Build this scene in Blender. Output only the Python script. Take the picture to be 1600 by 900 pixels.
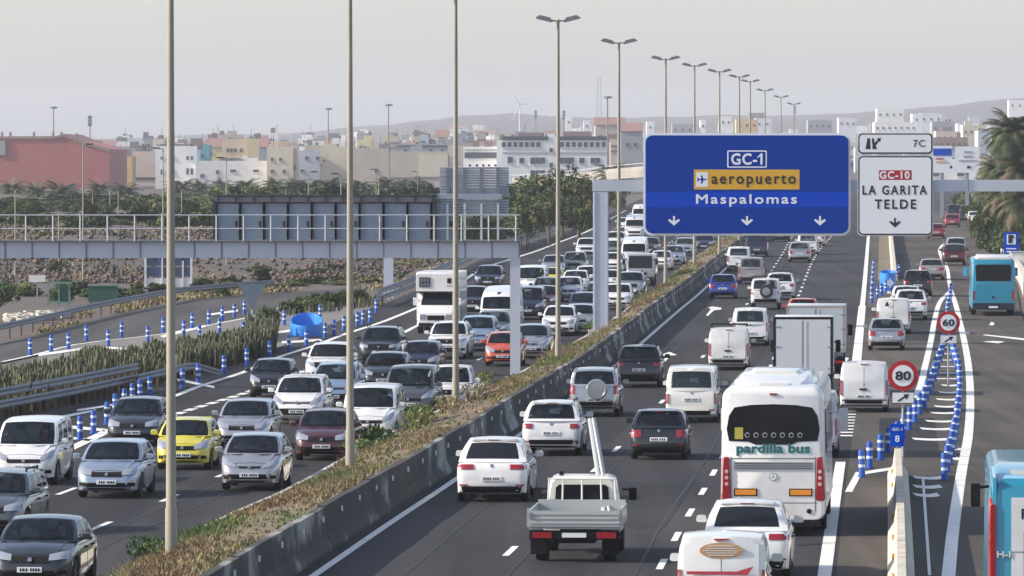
import bpy, bmesh, math, random
from mathutils import Vector, Matrix, noise
from mathutils.bvhtree import BVHTree
R = math.radians
scene = bpy.context.scene
for o in list(bpy.data.objects): bpy.data.objects.remove(o)
COL = scene.collection
rnd = random.Random(7)

# ------------------------------------------------------------------ camera
F = 9600.0            # focal length in photo pixels (1600 wide)
HZ = 250.0            # photo row of the true horizon
CAMZ = 9.0
PITCH = math.atan((450 - HZ) / F)
cam = bpy.data.cameras.new('camera'); cam.lens = 36 * F / 1600; cam.sensor_width = 36
cam.clip_start = 5; cam.clip_end = 40000
camo = bpy.data.objects.new('camera', cam); COL.objects.link(camo)
camo.location = (0, 0, CAMZ); camo.rotation_euler = (math.pi / 2 - PITCH, 0, 0)
scene.camera = camo

# ------------------------------------------------------------------ light
SUN_EL, SUN_TO = R(27), R(-97)      # sun stands to the left, a little behind the camera (azimuth from +Y, clockwise)
sun = bpy.data.lights.new('sun', 'SUN'); sun.energy = 4.3; sun.angle = R(0.6); sun.color = (1.0, 0.90, 0.76)
suno = bpy.data.objects.new('sun', sun); COL.objects.link(suno)
sd = Vector((math.sin(SUN_TO) * math.cos(SUN_EL), math.cos(SUN_TO) * math.cos(SUN_EL), math.sin(SUN_EL)))
suno.rotation_euler = sd.to_track_quat('Z', 'Y').to_euler(); suno.location = (0, 0, 60)
world = bpy.data.worlds.new('World'); scene.world = world; world.use_nodes = True
wn = world.node_tree; wn.nodes.clear()
wo = wn.nodes.new('ShaderNodeOutputWorld'); wb = wn.nodes.new('ShaderNodeBackground'); sk = wn.nodes.new('ShaderNodeTexSky')
sk.sky_type = 'NISHITA'; sk.sun_disc = False; sk.sun_elevation = SUN_EL; sk.sun_rotation = SUN_TO
sk.altitude = 0; sk.air_density = 1.0; sk.dust_density = 1.5; sk.ozone_density = 1.0
hs = wn.nodes.new('ShaderNodeHueSaturation'); hs.inputs['Saturation'].default_value = 0.75
tint = wn.nodes.new('ShaderNodeMix'); tint.data_type = 'RGBA'; tint.blend_type = 'MULTIPLY'; tint.inputs[0].default_value = 1.0
tint.inputs[7].default_value = (.955, .965, 1.04, 1)      # pale grey-blue winter haze
wn.links.new(sk.outputs[0], hs.inputs['Color']); wn.links.new(hs.outputs[0], tint.inputs[6]); wn.links.new(tint.outputs[2], wb.inputs[0])
wb.inputs[1].default_value = 0.15
wn.links.new(wb.outputs[0], wo.inputs[0])
scene.view_settings.view_transform = 'Standard'; scene.view_settings.look = 'None'
scene.view_settings.exposure = 0.71; scene.view_settings.gamma = 1.0
scene.view_settings.use_curve_mapping = False
scene.cycles.max_bounces = 6; scene.cycles.diffuse_bounces = 3; scene.cycles.glossy_bounces = 3
scene.cycles.transmission_bounces = 4; scene.cycles.transparent_max_bounces = 12; scene.cycles.volume_bounces = 0
scene.cycles.use_denoising = True
scene.cycles.sample_clamp_indirect = 8
HAZE = 0.000105

# ------------------------------------------------------------------ land profile and picture-to-ground helpers
def _lerp_table(tab, v):
    if v <= tab[0][0]: return tab[0][1]
    for (a, b), (c, d) in zip(tab, tab[1:]):
        if v <= c:
            t = (v - a) / (c - a); t = t * t * (3 - 2 * t) * 0.5 + t * 0.5
            return b + (d - b) * t
    return tab[-1][1]
RISE = [(0, 0), (250, 0), (370, .42), (480, .92), (600, 1.28), (800, 1.6), (1200, 1.8), (1600, 2.4)]
def rise(Y): return _lerp_table(RISE, Y)
def ray(px, py):
    cx, cy = (px - 800) / F, (450 - py) / F
    s, c = math.sin(PITCH), math.cos(PITCH)
    d = Vector((cx, c + cy * s, -s + cy * c))
    return d / d.y
def at(px, py, Y):
    d = ray(px, py); return Vector((d.x * Y, Y, CAMZ + d.z * Y))
def G(px, py, dz=0.0):
    d = ray(px, py); Y = 300.0
    for _ in range(60):
        Yn = (CAMZ - rise(Y) - dz) / max(-d.z, 1e-5); Y = 0.5 * (Y + Yn)
    return Vector((d.x * Y, Y, rise(Y) + dz))
def sc(Y): return F / Y
def xline(pts, dz=0.0):
    w = sorted([(p.y, p.x) for p in (G(a, b, dz) for a, b in pts)])
    def f(Y):
        n = len(w)
        if Y <= w[0][0]: i = 0
        elif Y >= w[-1][0]: i = n - 2
        else:
            i = max(k for k in range(n - 1) if w[k][0] <= Y)
        (a, b), (c, d) = w[i], w[i + 1]
        def slope(k):
            if k <= 0: return (w[1][1] - w[0][1]) / (w[1][0] - w[0][0])
            if k >= n - 1: return (w[-1][1] - w[-2][1]) / (w[-1][0] - w[-2][0])
            return (w[k + 1][1] - w[k - 1][1]) / (w[k + 1][0] - w[k - 1][0])
        if Y < a: return b + (Y - a) * slope(0)
        if Y > c: return d + (Y - c) * slope(n - 1)
        h = c - a; t = (Y - a) / h; m0, m1 = slope(i) * h, slope(i + 1) * h
        return (2*t**3 - 3*t*t + 1) * b + (t**3 - 2*t*t + t) * m0 + (-2*t**3 + 3*t*t) * d + (t**3 - t*t) * m1
    f.y0, f.y1 = w[0][0], w[-1][0]
    return f

# ------------------------------------------------------------------ materials
MATS = {}
def principled(name, color, rough=0.6, metal=0.0, spec=0.5, coat=0.0, noise_amt=0.0, noise_scale=5.0, bump=0.0, bump_scale=30.0,
               color2=None, emit=None, detail=6, obj_rand=0.0):
    if name in MATS: return MATS[name]
    m = bpy.data.materials.new(name); m.use_nodes = True; nt = m.node_tree
    b = nt.nodes['Principled BSDF']
    b.inputs['Base Color'].default_value = (*color, 1); b.inputs['Roughness'].default_value = rough
    b.inputs['Metallic'].default_value = metal; b.inputs['Specular IOR Level'].default_value = spec
    b.inputs['Coat Weight'].default_value = coat; b.inputs['Coat Roughness'].default_value = 0.06
    tc = None
    if noise_amt > 0 or bump > 0:
        tc = nt.nodes.new('ShaderNodeNewGeometry')
    if noise_amt > 0:
        n = nt.nodes.new('ShaderNodeTexNoise'); n.inputs['Scale'].default_value = noise_scale; n.inputs['Detail'].default_value = detail
        n.inputs['Roughness'].default_value = 0.65
        nt.links.new(tc.outputs['Position'], n.inputs['Vector'])
        r = nt.nodes.new('ShaderNodeMapRange'); r.inputs['From Min'].default_value = 0.3; r.inputs['From Max'].default_value = 0.7
        nt.links.new(n.outputs['Fac'], r.inputs['Value'])
        mx = nt.nodes.new('ShaderNodeMix'); mx.data_type = 'RGBA'
        c2 = color2 if color2 else tuple(c * (1 - noise_amt) for c in color)
        c1 = color if color2 else tuple(min(1, c * (1 + noise_amt * .6)) for c in color)
        mx.inputs[6].default_value = (*c2, 1); mx.inputs[7].default_value = (*c1, 1)
        nt.links.new(r.outputs[0], mx.inputs[0]); nt.links.new(mx.outputs[2], b.inputs['Base Color'])
    if bump > 0:
        n2 = nt.nodes.new('ShaderNodeTexNoise'); n2.inputs['Scale'].default_value = bump_scale; n2.inputs['Detail'].default_value = 4
        nt.links.new(tc.outputs['Position'], n2.inputs['Vector'])
        bp = nt.nodes.new('ShaderNodeBump'); bp.inputs['Strength'].default_value = bump; bp.inputs['Distance'].default_value = 0.05
        nt.links.new(n2.outputs['Fac'], bp.inputs['Height']); nt.links.new(bp.outputs[0], b.inputs['Normal'])
    if emit:
        b.inputs['Emission Color'].default_value = (*emit[0], 1); b.inputs['Emission Strength'].default_value = emit[1]
    MATS[name] = m
    return m

# ------------------------------------------------------------------ mesh builder
class MB:
    def __init__(s): s.v = []; s.f = []; s.m = []
    def add(s, vs, fs, mi=0):
        k = len(s.v); s.v += [tuple(p) for p in vs]
        for f in fs: s.f.append(tuple(i + k for i in f)); s.m.append(mi)
        return s
    def quad(s, a, b, c, d, mi=0): return s.add([a, b, c, d], [(0, 1, 2, 3)], mi)
    def box(s, c, d, mi=0, rz=0.0, taper=1.0):
        x, y, z = c; a, b, h = d[0] / 2, d[1] / 2, d[2] / 2; cs, sn = math.cos(rz), math.sin(rz)
        vs = []
        for k, zz in ((1, -h), (taper, h)):
            for sx, sy in ((-1, -1), (1, -1), (1, 1), (-1, 1)):
                px, py = sx * a * k, sy * b * k
                vs.append((x + px * cs - py * sn, y + px * sn + py * cs, z + zz))
        return s.add(vs, [(3, 2, 1, 0), (4, 5, 6, 7), (0, 1, 5, 4), (1, 2, 6, 5), (2, 3, 7, 6), (3, 0, 4, 7)], mi)
    def tube(s, p, q, r0, r1=None, n=8, mi=0, caps=True):
        p, q = Vector(p), Vector(q); r1 = r0 if r1 is None else r1
        a = (q - p).normalized(); u = a.orthogonal().normalized(); w = a.cross(u)
        vs = []
        for c, r in ((p, r0), (q, r1)):
            for i in range(n):
                t = 2 * math.pi * i / n; vs.append(c + (u * math.cos(t) + w * math.sin(t)) * r)
        fs = [(i, (i + 1) % n, n + (i + 1) % n, n + i) for i in range(n)]
        if caps: fs += [tuple(range(n - 1, -1, -1)), tuple(range(n, 2 * n))]
        return s.add(vs, fs, mi)
    def lathe(s, prof, n=16, c=(0, 0, 0), axis='z', mi=0):
        vs = []
        for r, h in prof:
            for i in range(n):
                t = 2 * math.pi * i / n; a, b = r * math.cos(t), r * math.sin(t)
                vs.append((c[0] + a, c[1] + b, c[2] + h) if axis == 'z' else (c[0] + h, c[1] + a, c[2] + b) if axis == 'x' else (c[0] + a, c[1] + h, c[2] - b))
        fs = []
        for k in range(len(prof) - 1):
            for i in range(n):
                j = (i + 1) % n; fs.append((k * n + i, k * n + j, (k + 1) * n + j, (k + 1) * n + i))
        fs.append(tuple(range(n - 1, -1, -1))); k = (len(prof) - 1) * n; fs.append(tuple(range(k, k + n)))
        return s.add(vs, fs, mi)
    def rings(s, rings, mi=0, caps=True, closed=True):
        n = len(rings[0]); vs = [p for r in rings for p in r]; fs = []
        for k in range(len(rings) - 1):
            for i in range(n if closed else n - 1):
                j = (i + 1) % n; fs.append((k * n + i, k * n + j, (k + 1) * n + j, (k + 1) * n + i))
        if caps:
            fs.append(tuple(range(n - 1, -1, -1))); k = (len(rings) - 1) * n; fs.append(tuple(range(k, k + n)))
        return s.add(vs, fs, mi)
    def rloft(s, st, mi=0, seg=3):
        """st: (y, hw_bottom, hw_top, z0, z1, r) rounded sections along y"""
        rs = []
        for y, wb_, wt, z0, z1, r in st:
            ring = []
            for (cx, cz, a0) in ((-1, 0, 180), (1, 0, 270), (1, 1, 0), (-1, 1, 90)):
                for k in range(seg + 1):
                    t = R(a0 + 90 * k / seg); w = wt if cz else wb_; z = z1 if cz else z0
                    x = cx * (w - r) + r * math.cos(t); zz = z + (-r if cz else r) + r * math.sin(t)
                    ring.append((x, y, zz))
            rs.append(ring)
        return s.rings(rs, mi)
    def mesh(s, name, mats, smooth=None):
        me = bpy.data.meshes.new(name); me.from_pydata(s.v, [], s.f)
        for m in mats: me.materials.append(m)
        if len(mats) > 1: me.polygons.foreach_set('material_index', s.m)
        if smooth is not None:
            me.polygons.foreach_set('use_smooth', [True] * len(me.polygons))
            me.set_sharp_from_angle(angle=R(smooth))
        me.update(); return me
    def build(s, name, mats, parent=None, smooth=None, loc=None):
        if not isinstance(mats, (list, tuple)): mats = [mats]
        return link(name, s.mesh(name, mats, smooth), parent, loc)
def link(name, data, parent=None, loc=None, rz=None):
    o = bpy.data.objects.new(name, data); COL.objects.link(o)
    if parent is not None: o.parent = parent
    if loc is not None: o.location = loc
    if rz is not None: o.rotation_euler = (0, 0, rz)
    return o
def tag(o, label=None, cat=None, group=None, kind=None):
    if label: o['label'] = label
    if cat: o['category'] = cat
    if group: o['group'] = group
    if kind: o['kind'] = kind
    return o
def thing(name, label, cat, loc=(0, 0, 0), rz=0.0, group=None):
    return tag(link(name, None, None, loc, rz), label, cat, group)
def children(o): return [c for c in bpy.data.objects if c.parent == o]
TREES = {}
def kit_of(root):
    """flat record of a built thing so that copies need no search"""
    def rec(o): return (o, [rec(c) for c in o.children])
    return rec(root)
def copy_kit(rec, parent=None):
    o, ch = rec; c = o.copy(); COL.objects.link(c); c.parent = parent
    for k in ch: copy_kit(k, c)
    return c
def text_mesh(s, name, mat, parent, center, width, height, rot=(math.pi / 2, 0, 0), bold=0.0, extrude=0.006, spacing=1.0):
    thick = bold * width / max(1, len(s)) * 1.6; bold = 0.0
    cu = bpy.data.curves.new(name, 'FONT'); cu.body = s; cu.size = 1.0; cu.align_x = 'CENTER'; cu.align_y = 'CENTER'
    cu.offset = bold; cu.extrude = extrude; cu.space_character = spacing; cu.resolution_u = 3
    tmp = bpy.data.objects.new(name, cu); COL.objects.link(tmp)
    dg = bpy.context.evaluated_depsgraph_get(); dg.update()
    me = bpy.data.meshes.new_from_object(tmp.evaluated_get(dg)); bpy.data.objects.remove(tmp)
    xs = [v.co.x for v in me.vertices]; ys = [v.co.y for v in me.vertices]
    cx, cy = (min(xs) + max(xs)) / 2, (min(ys) + max(ys)) / 2
    kx = width / (max(xs) - min(xs)); ky = height / (max(ys) - min(ys)) if height else kx
    for v in me.vertices: v.co.x = (v.co.x - cx) * kx; v.co.y = (v.co.y - cy) * ky
    if thick:
        bm = bmesh.new(); bm.from_mesh(me); src = bm.verts[:] + bm.edges[:] + bm.faces[:]
        for i, (dx, dy) in enumerate(((-1, .5), (1, -.5), (.5, 1), (-.5, -1))):
            r = bmesh.ops.duplicate(bm, geom=src); vs = [g for g in r['geom'] if isinstance(g, bmesh.types.BMVert)]
            bmesh.ops.translate(bm, verts=vs, vec=(dx * thick, dy * thick, .0012 * (i + 1)))
        bm.to_mesh(me); bm.free()
    me.materials.clear(); me.materials.append(mat); me.name = name
    o = link(name, me, parent, center); o.rotation_euler = rot
    return o
# ================================================================== ground, roads and markings
YS = [60 + 5 * i for i in range(130)] + [710 + 10 * i for i in range(90)] + [1610 + 40 * i for i in range(40)] + [3210 + 150 * i for i in range(45)]
def sm(a, b, v):
    t = max(0.0, min(1.0, (v - a) / (b - a))); return t * t * (3 - 2 * t)
SKY = [(-900, 232), (-300, 226), (0, 222), (200, 217), (330, 214), (420, 214), (500, 208), (560, 202), (610, 197), (640, 192), (700, 187), (738, 178),
       (770, 183), (800, 179), (840, 182), (920, 185), (1000, 184), (1100, 182), (1250, 181), (1330, 178), (1400, 175), (1480, 169), (1560, 160), (1700, 152), (2400, 150)]
def skyline(px):
    for (a, b), (c, d) in zip(SKY, SKY[1:]):
        if px <= c: return b + (d - b) * (px - a) / (c - a)
    return SKY[-1][1]
def T(X, Y):
    z = rise(Y)
    if Y > 1500:
        z = 2.3 + 6.0 * sm(1500, 2600, Y) + 9 * sm(2400, 4200, Y)
    if 400 < Y < 3000:
        z += 1.9 * sm(415, 500, Y) * sm(-9.5, -14, X) * (1 - sm(1100, 1500, Y))
        if Y < 700 and X < -9.5: z += 0.5 * noise.noise(Vector((X * .12, Y * .05, 0))) * sm(420, 450, Y) * sm(-10, -13, X)
    if Y > 4300:
        px = 800 + F * X / Y
        top = CAMZ + (HZ - skyline(px)) * 7000 / F
        n = 9 * noise.fractal(Vector((X / 350, Y / 500, 2)), 0.9, 2.0, 5) + 6 * noise.fractal(Vector((X / 90, Y / 300, 7)), 0.9, 2.0, 4)
        z += (top - z + n * .45) * sm(4300, 7000, Y) * (1 - sm(7200, 9800, Y) * .7)
    return z
ks = [-0.9 + 0.05 * i for i in range(14)] + [-0.2 + 0.004 * i for i in range(101)] + [0.25 + 0.05 * i for i in range(14)]
mb = MB(); nk = len(ks)
for Y in YS:
    w = max(Y, 350)
    for k in ks: mb.v.append((k * w, Y, T(k * w, Y) - 0.06))
for j in range(len(YS) - 1):
    for i in range(nk - 1):
        a = j * nk + i; mb.f.append((a, a + 1, a + nk + 1, a + nk)); mb.m.append(0)
# dry volcanic soil, scrub tints far away
def ground_mat():
    m = principled('dry_soil', (.105, .08, .062), .95, noise_amt=.5, noise_scale=.35, bump=.5, bump_scale=1.5, color2=(.058, .050, .045))
    return m
GM = ground_mat()
o = mb.build('ground', GM, smooth=60); tag(o, kind='structure')
# skirt of ground behind and below the camera
mb = MB(); mb.quad((-400, -300, -.06), (400, -300, -.06), (400, 60, -.06), (-400, 60, -.06)); tag(mb.build('ground', GM), kind='structure')

def ribbon(name, fl, fr, y0, y1, off, mat, parent=None, extra=()):
    ys = sorted(set([y0] + [y for y in YS if y0 < y < y1] + [y1] + list(extra)))
    b = MB()
    for y in ys:
        z = _zs(y) + off
        b.v.append((fl(y), y, z)); b.v.append((fr(y), y, z))
    for i in range(len(ys) - 1): b.f.append((2*i, 2*i + 1, 2*i + 3, 2*i + 2)); b.m.append(0)
    return b, ys
import bisect
def _zs(Y):
    """height of the road sheets: exactly what the ground sheet interpolates"""
    i = max(0, min(len(YS) - 2, bisect.bisect_right(YS, Y) - 1)); a, b = YS[i], YS[i + 1]
    t = (Y - a) / (b - a); return rise(a) + (rise(b) - rise(a)) * t

WL = xline([(490, 900), (600, 824), (711, 750), (950, 581), (990, 547), (1100, 452), (1137, 417), (1172, 386), (1216, 352), (1258, 328), (1290, 312)])
ML = xline([(170, 900), (300, 833), (367, 801), (443, 768), (500, 736), (627, 668), (724, 622), (826, 574), (900, 534), (955, 500), (1000, 468), (1040, 438), (1100, 393), (1166, 350), (1212, 326), (1250, 310)], .40)
WALL = lambda Y: WL(Y) - 0.72
RE = xline([(1288, 900), (1313, 725), (1334, 600), (1345, 500), (1352, 430), (1357, 370), (1362, 330)])
RB = xline([(1760, 900), (1660, 600), (1600, 500), (1585, 440), (1556, 400), (1540, 365), (1530, 340), (1515, 318)])
LB = xline([(-420, 900), (-180, 740), (-20, 660), (110, 625), (215, 601), (345, 578), (430, 545), (520, 505), (610, 470), (700, 430), (760, 402), (850, 372), (925, 345), (950, 333), (985, 318)])
ROADMAT = None
def asphalt(name, c, c2, streak=0.5):
    m = principled(name, c, .9, spec=.15)
    nt = m.node_tree; b = nt.nodes['Principled BSDF']; g = nt.nodes.new('ShaderNodeNewGeometry')
    def noise_n(scale, vec=None, det=4, stretch=None):
        mp = nt.nodes.new('ShaderNodeMapping'); nt.links.new(g.outputs['Position'], mp.inputs[0])
        if stretch: mp.inputs['Scale'].default_value = stretch; mp.inputs['Rotation'].default_value = (0, 0, R(3.6))
        n = nt.nodes.new('ShaderNodeTexNoise'); n.inputs['Scale'].default_value = scale; n.inputs['Detail'].default_value = det
        nt.links.new(mp.outputs[0], n.inputs['Vector']); return n
    n1 = noise_n(1.0, stretch=(.9, .012, 1)); n2 = noise_n(.05); n3 = noise_n(9.0, det=2)
    ad = nt.nodes.new('ShaderNodeMath'); ad.operation = 'ADD'; nt.links.new(n1.outputs[0], ad.inputs[0]); nt.links.new(n2.outputs[0], ad.inputs[1])
    ad2 = nt.nodes.new('ShaderNodeMath'); ad2.operation = 'MULTIPLY_ADD'; nt.links.new(n3.outputs[0], ad2.inputs[0]); ad2.inputs[1].default_value = .35; nt.links.new(ad.outputs[0], ad2.inputs[2])
    r = nt.nodes.new('ShaderNodeMapRange'); r.inputs['From Min'].default_value = .95; r.inputs['From Max'].default_value = 1.38
    nt.links.new(ad2.outputs[0], r.inputs['Value'])
    mx = nt.nodes.new('ShaderNodeMix'); mx.data_type = 'RGBA'; mx.inputs[6].default_value = (*c2, 1); mx.inputs[7].default_value = (*c, 1)
    nt.links.new(r.outputs[0], mx.inputs[0]); nt.links.new(mx.outputs[2], b.inputs['Base Color'])
    bp = nt.nodes.new('ShaderNodeBump'); bp.inputs['Strength'].default_value = .25; bp.inputs['Distance'].default_value = .01
    nt.links.new(n3.outputs[0], bp.inputs['Height']); nt.links.new(bp.outputs[0], b.inputs['Normal'])
    return m
ASPH = asphalt('asphalt', (.046, .045, .048), (.022, .022, .025))
TAN = asphalt('worn_asphalt', (.098, .085, .073), (.046, .041, .037))
b, _ = ribbon('road', LB, RB, 62, 1560, 0.0, ASPH); tag(b.build('motorway_road', ASPH), kind='structure')
# slip road and hatched area: paler, browner surface
SL = lambda Y: RE(Y) + .25
b, _ = ribbon('slip', SL, lambda Y: RB(Y) - .05, 62, 900, 0.004, TAN); tag(b.build('slip_road', TAN), kind='structure')
# ramp on the far left
RU = xline([(-300, 560), (-100, 545), (0, 537), (100, 511), (200, 486), (275, 471), (370, 461), (470, 454), (560, 449)])
RL = xline([(-300, 640), (-100, 592), (0, 566), (60, 553), (130, 535), (250, 521), (330, 506), (400, 492), (460, 474), (560, 456)])
def pxline_sheet(name, top, bot, off, mat, n=40):
    """sheet between two picture-traced ground lines, sampled along the picture's width"""
    b = MB()
    def ev(l, x):
        for (a, c), (d, e) in zip(l, l[1:]):
            if x <= d: return c + (e - c) * (x - a) / (d - a)
        return l[-1][1]
    x0, x1 = max(top[0][0], bot[0][0]), min(top[-1][0], bot[-1][0])
    rows = 6
    for i in range(n + 1):
        x = x0 + (x1 - x0) * i / n
        yb, yt = ev(bot, x), ev(top, x)
        for k in range(rows + 1):
            p = G(x, yb + (yt - yb) * k / rows); b.v.append((p.x, p.y, _zs(p.y) + off))
    for i in range(n):
        for k in range(rows):
            a = i * (rows + 1) + k; b.f.append((a, a + rows + 1, a + rows + 2, a + 1)); b.m.append(0)
    return tag(b.build(name, mat), kind='structure')
RAMPT = [(-300, 560), (-100, 548), (0, 537), (100, 511), (200, 486), (275, 471), (370, 461), (470, 455), (570, 449)]
RAMPB = [(-300, 650), (-100, 592), (0, 567), (60, 554), (130, 537), (250, 523), (330, 508), (400, 494), (460, 476), (570, 457)]
RAMP = asphalt('ramp_asphalt', (.085, .083, .08), (.055, .053, .053))
pxline_sheet('ramp_road', RAMPT, RAMPB, -.02, RAMP)
PAVE = principled('pale_paving', (.17, .155, .135), .9, noise_amt=.35, noise_scale=.8)
pxline_sheet('traffic_island', [(60, 553), (130, 537), (250, 523), (330, 508), (400, 494), (460, 476), (560, 470), (606, 472)],
             [(60, 580), (130, 560), (250, 545), (330, 530), (400, 562), (430, 550), (520, 512), (606, 480)], -.008, PAVE)

WHITE = principled('road_paint', (.72, .71, .66), .6, noise_amt=.28, noise_scale=3.0)
def tagm(o): return tag(o, kind='structure')
def line(fx, y0, y1, w, off=0.010, mat=None, name='road_marking', shift=0.0):
    b, _ = ribbon(name, lambda Y: fx(Y) + shift - w / 2, lambda Y: fx(Y) + shift + w / 2, y0, y1, off, WHITE)
    return tagm(b.build(name, mat or WHITE))
def dashes(fx, y0, y1, w, on, period, off=0.010, shift=0.0):
    B = MB(); y = y0
    while y < y1:
        b, _ = ribbon('', lambda Y: fx(Y) + shift - w / 2, lambda Y: fx(Y) + shift + w / 2, y, min(y + on, y1), off, WHITE)
        B.add(b.v, b.f); y += period
    return tagm(B.build('road_marking', WHITE))
Yof = lambda px, py: G(px, py).y
line(WL, 62, 1100, .20)
line(RE, 62, Yof(1313, 722), .30)
# ladder marking and wide line of the exit
lad = MB(); y = Yof(1325, 682)
while y < Yof(1335, 640):
    b, _ = ribbon('', lambda Y: RE(Y) - .25, lambda Y: RE(Y) + .25, y, y + .9, .010, WHITE); lad.add(b.v, b.f); y += 2.4
tagm(lad.build('road_marking', WHITE))
line(RE, Yof(1340, 590), Yof(1347, 478), .42)
line(RE, Yof(1347, 478), 1000, .30)
LAN = 3.6
DB = xline([(1030, 890), (1043, 865), (1066, 822), (1088, 785), (1110, 748), (1205, 570), (1248, 462), (1277, 395), (1300, 368), (1318, 330)])
DA = xline([(767, 890), (797, 862), (885, 778), (942, 722), (970, 695), (1070, 590), (1163, 480), (1205, 424), (1229, 385), (1262, 330)])
dashes(DB, Yof(1030, 890) , 1050, .16, 3.5, 12.5 * .8)
dashes(DA, Yof(797, 869) - 25, 1050, .16, 3.5, 12.5)
D1 = xline([(30, 877), (150, 825), (243, 788), (322, 753), (450, 699), (600, 631), (742, 565), (900, 482), (985, 425), (1040, 385), (1100, 335)])
L2 = xline([(-300, 840), (60, 722), (200, 677), (277, 647), (387, 613), (480, 578), (626, 522), (650, 510), (720, 482), (850, 425), (905, 395), (960, 358), (1010, 325)])
D0 = lambda Y: .5 * (D1(Y) + L2(Y))
dashes(D1, Yof(150, 829) - 50, 1000, .16, 3.5, 12.5)
dashes(D0, 140, 1000, .16, 3.5, 12.5)
line(ML, 100, 1000, .16, shift=-.45)
dashes(L2, Yof(200, 677), Yof(480, 578), .34, 2.0, 3.0)
line(L2, Yof(600, 532), Yof(655, 508), .25)
dashes(L2, Yof(660, 506), 1000, .16, 3.5, 12.5)
L1 = xline([(60, 728), (107, 704), (170, 674), (243, 632), (317, 602), (380, 582), (430, 560), (492, 540), (540, 522), (606, 500), (680, 468), (760, 418), (850, 388), (925, 358), (985, 325)])
line(L1, G(107, 704).y, 900, .28)
line(xline(RAMPB[2:]), G(0, 565).y, G(460, 476).y, .22, shift=-.15, off=.0)
TAR = principled('tar_seam', (.016, .016, .018), .7)
for fx, sh, y0, y1 in ((WL, 1.9, 90, 420), (DA, .45, 120, 500), (DB, -.5, 110, 450), (DB, 2.1, 100, 330), (RE, -1.3, 90, 380), (D1, .5, 140, 420), (ML, -2.2, 140, 380)):
    b, _ = ribbon('s', lambda Y: fx(Y) + sh - .03 + .05 * math.sin(Y * .11), lambda Y: fx(Y) + sh + .03 + .05 * math.sin(Y * .11), y0, y1, .007, TAR); tagm(b.build('tar_seam', TAR))
PATCH = asphalt('patched_asphalt', (.034, .034, .036), (.020, .020, .022))
for fx, a, c, y0, y1 in ((WL, 1.2, 3.2, 196, 221), (DA, .3, 2.6, 262, 300), (DB, -2.9, -.4, 150, 171), (DB, .5, 2.9, 205, 238), (RE, 1.1, 3.0, 190, 214), (D1, .6, 2.8, 178, 199), (D1, -2.9, -.5, 232, 262), (RE, 2.0, 4.8, 300, 345)):
    b, _ = ribbon('s', lambda Y: fx(Y) + a, lambda Y: fx(Y) + c, y0, y1, .0055, PATCH); tagm(b.build('road_patch', PATCH))
# curved nose of the left hatched area and its bars
def pxpoly(pts, off=.012, name='road_marking', mat=None):
    b = MB(); vs = []
    for p in pts:
        g = G(*p); vs.append((g.x, g.y, _zs(g.y) + off))
    b.add(vs, [tuple(range(len(vs)))]); return tagm(b.build(name, mat or WHITE))
for q in ([(98, 664), (168, 671), (168, 675), (98, 669)], [(105, 682), (150, 688), (150, 691), (105, 686)], [(96, 650), (150, 640), (150, 643), (96, 654)],
          [(120, 640), (200, 628), (200, 631), (120, 643)], [(100, 702), (107, 704), (168, 676), (162, 672)],
          [(270, 590), (335, 604), (335, 607), (270, 594)], [(440, 533), (500, 530), (505, 533), (440, 537)],
          [(250, 525), (320, 508), (322, 511), (255, 528)], [(60, 553), (150, 541), (215, 545), (215, 548), (150, 544), (60, 557)],
          [(330, 490), (372, 484), (372, 487), (330, 493)], [(420, 521), (497, 507), (497, 510), (420, 525)]):
    pxpoly(q)
# direction arrows bending right, in the left lane of the far carriageway
for q in ([(1103, 493), (1106, 494), (1116, 485), (1127, 484), (1127, 481), (1113, 479), (1106, 481), (1111, 483)],
          [(1034, 565), (1040, 565), (1048, 556), (1058, 555), (1046, 550), (1032, 555), (1042, 557)],
          [(1315, 566), (1322, 566), (1327, 560), (1318, 558), (1316, 562)], [(1545, 508), (1552, 509), (1554, 505), (1549, 503)],
          [(1500, 520), (1515, 522), (1515, 520), (1502, 518)], [(1535, 524), (1600, 532), (1600, 529), (1540, 523)], [(1535, 534), (1560, 537), (1570, 534), (1552, 533)]):
    pxpoly(q)
# the hatched wedge on the right with its white bars
LG = xline([(1326, 769), (1345, 735), (1376, 700), (1432, 618), (1446, 570), (1455, 530), (1461, 497), (1470, 470), (1485, 455)])
RG = xline([(1482, 900), (1489, 830), (1502, 740), (1513, 680), (1516, 620), (1513, 570), (1506, 530), (1499, 500), (1493, 475), (1486, 455)])
line(LG, Yof(1326, 769), Yof(1340, 738), .20)
line(LG, Yof(1430, 622), Yof(1485, 455), .28)
line(RG, 100, Yof(1486, 455), .30)
line(xline([(1486, 455), (1483, 440), (1480, 420), (1470, 400), (1468, 390), (1475, 380)]), Yof(1486, 455), Yof(1475, 382), .25)
ROWL = [(1347, 746), (1359, 732), (1376, 719), (1388, 707), (1402, 697), (1411, 684), (1421, 672), (1430, 660), (1437, 648), (1444, 638), (1448, 627), (1452, 616), (1456, 606), (1460, 596), (1463, 586), (1466, 576), (1469, 566), (1472, 557), (1474, 548)]
ROWR = [(1476, 751), (1480, 738), (1484, 726), (1487, 714), (1490, 702), (1492, 690), (1494, 678), (1495, 666), (1497, 655), (1498, 644), (1499, 633), (1500, 622), (1500, 612), (1499, 602), (1498, 592), (1496, 582), (1494, 573), (1491, 564), (1488, 555), (1485, 547)]
xl, xr = xline(ROWL), xline(ROWR)
bars = MB()
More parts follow.
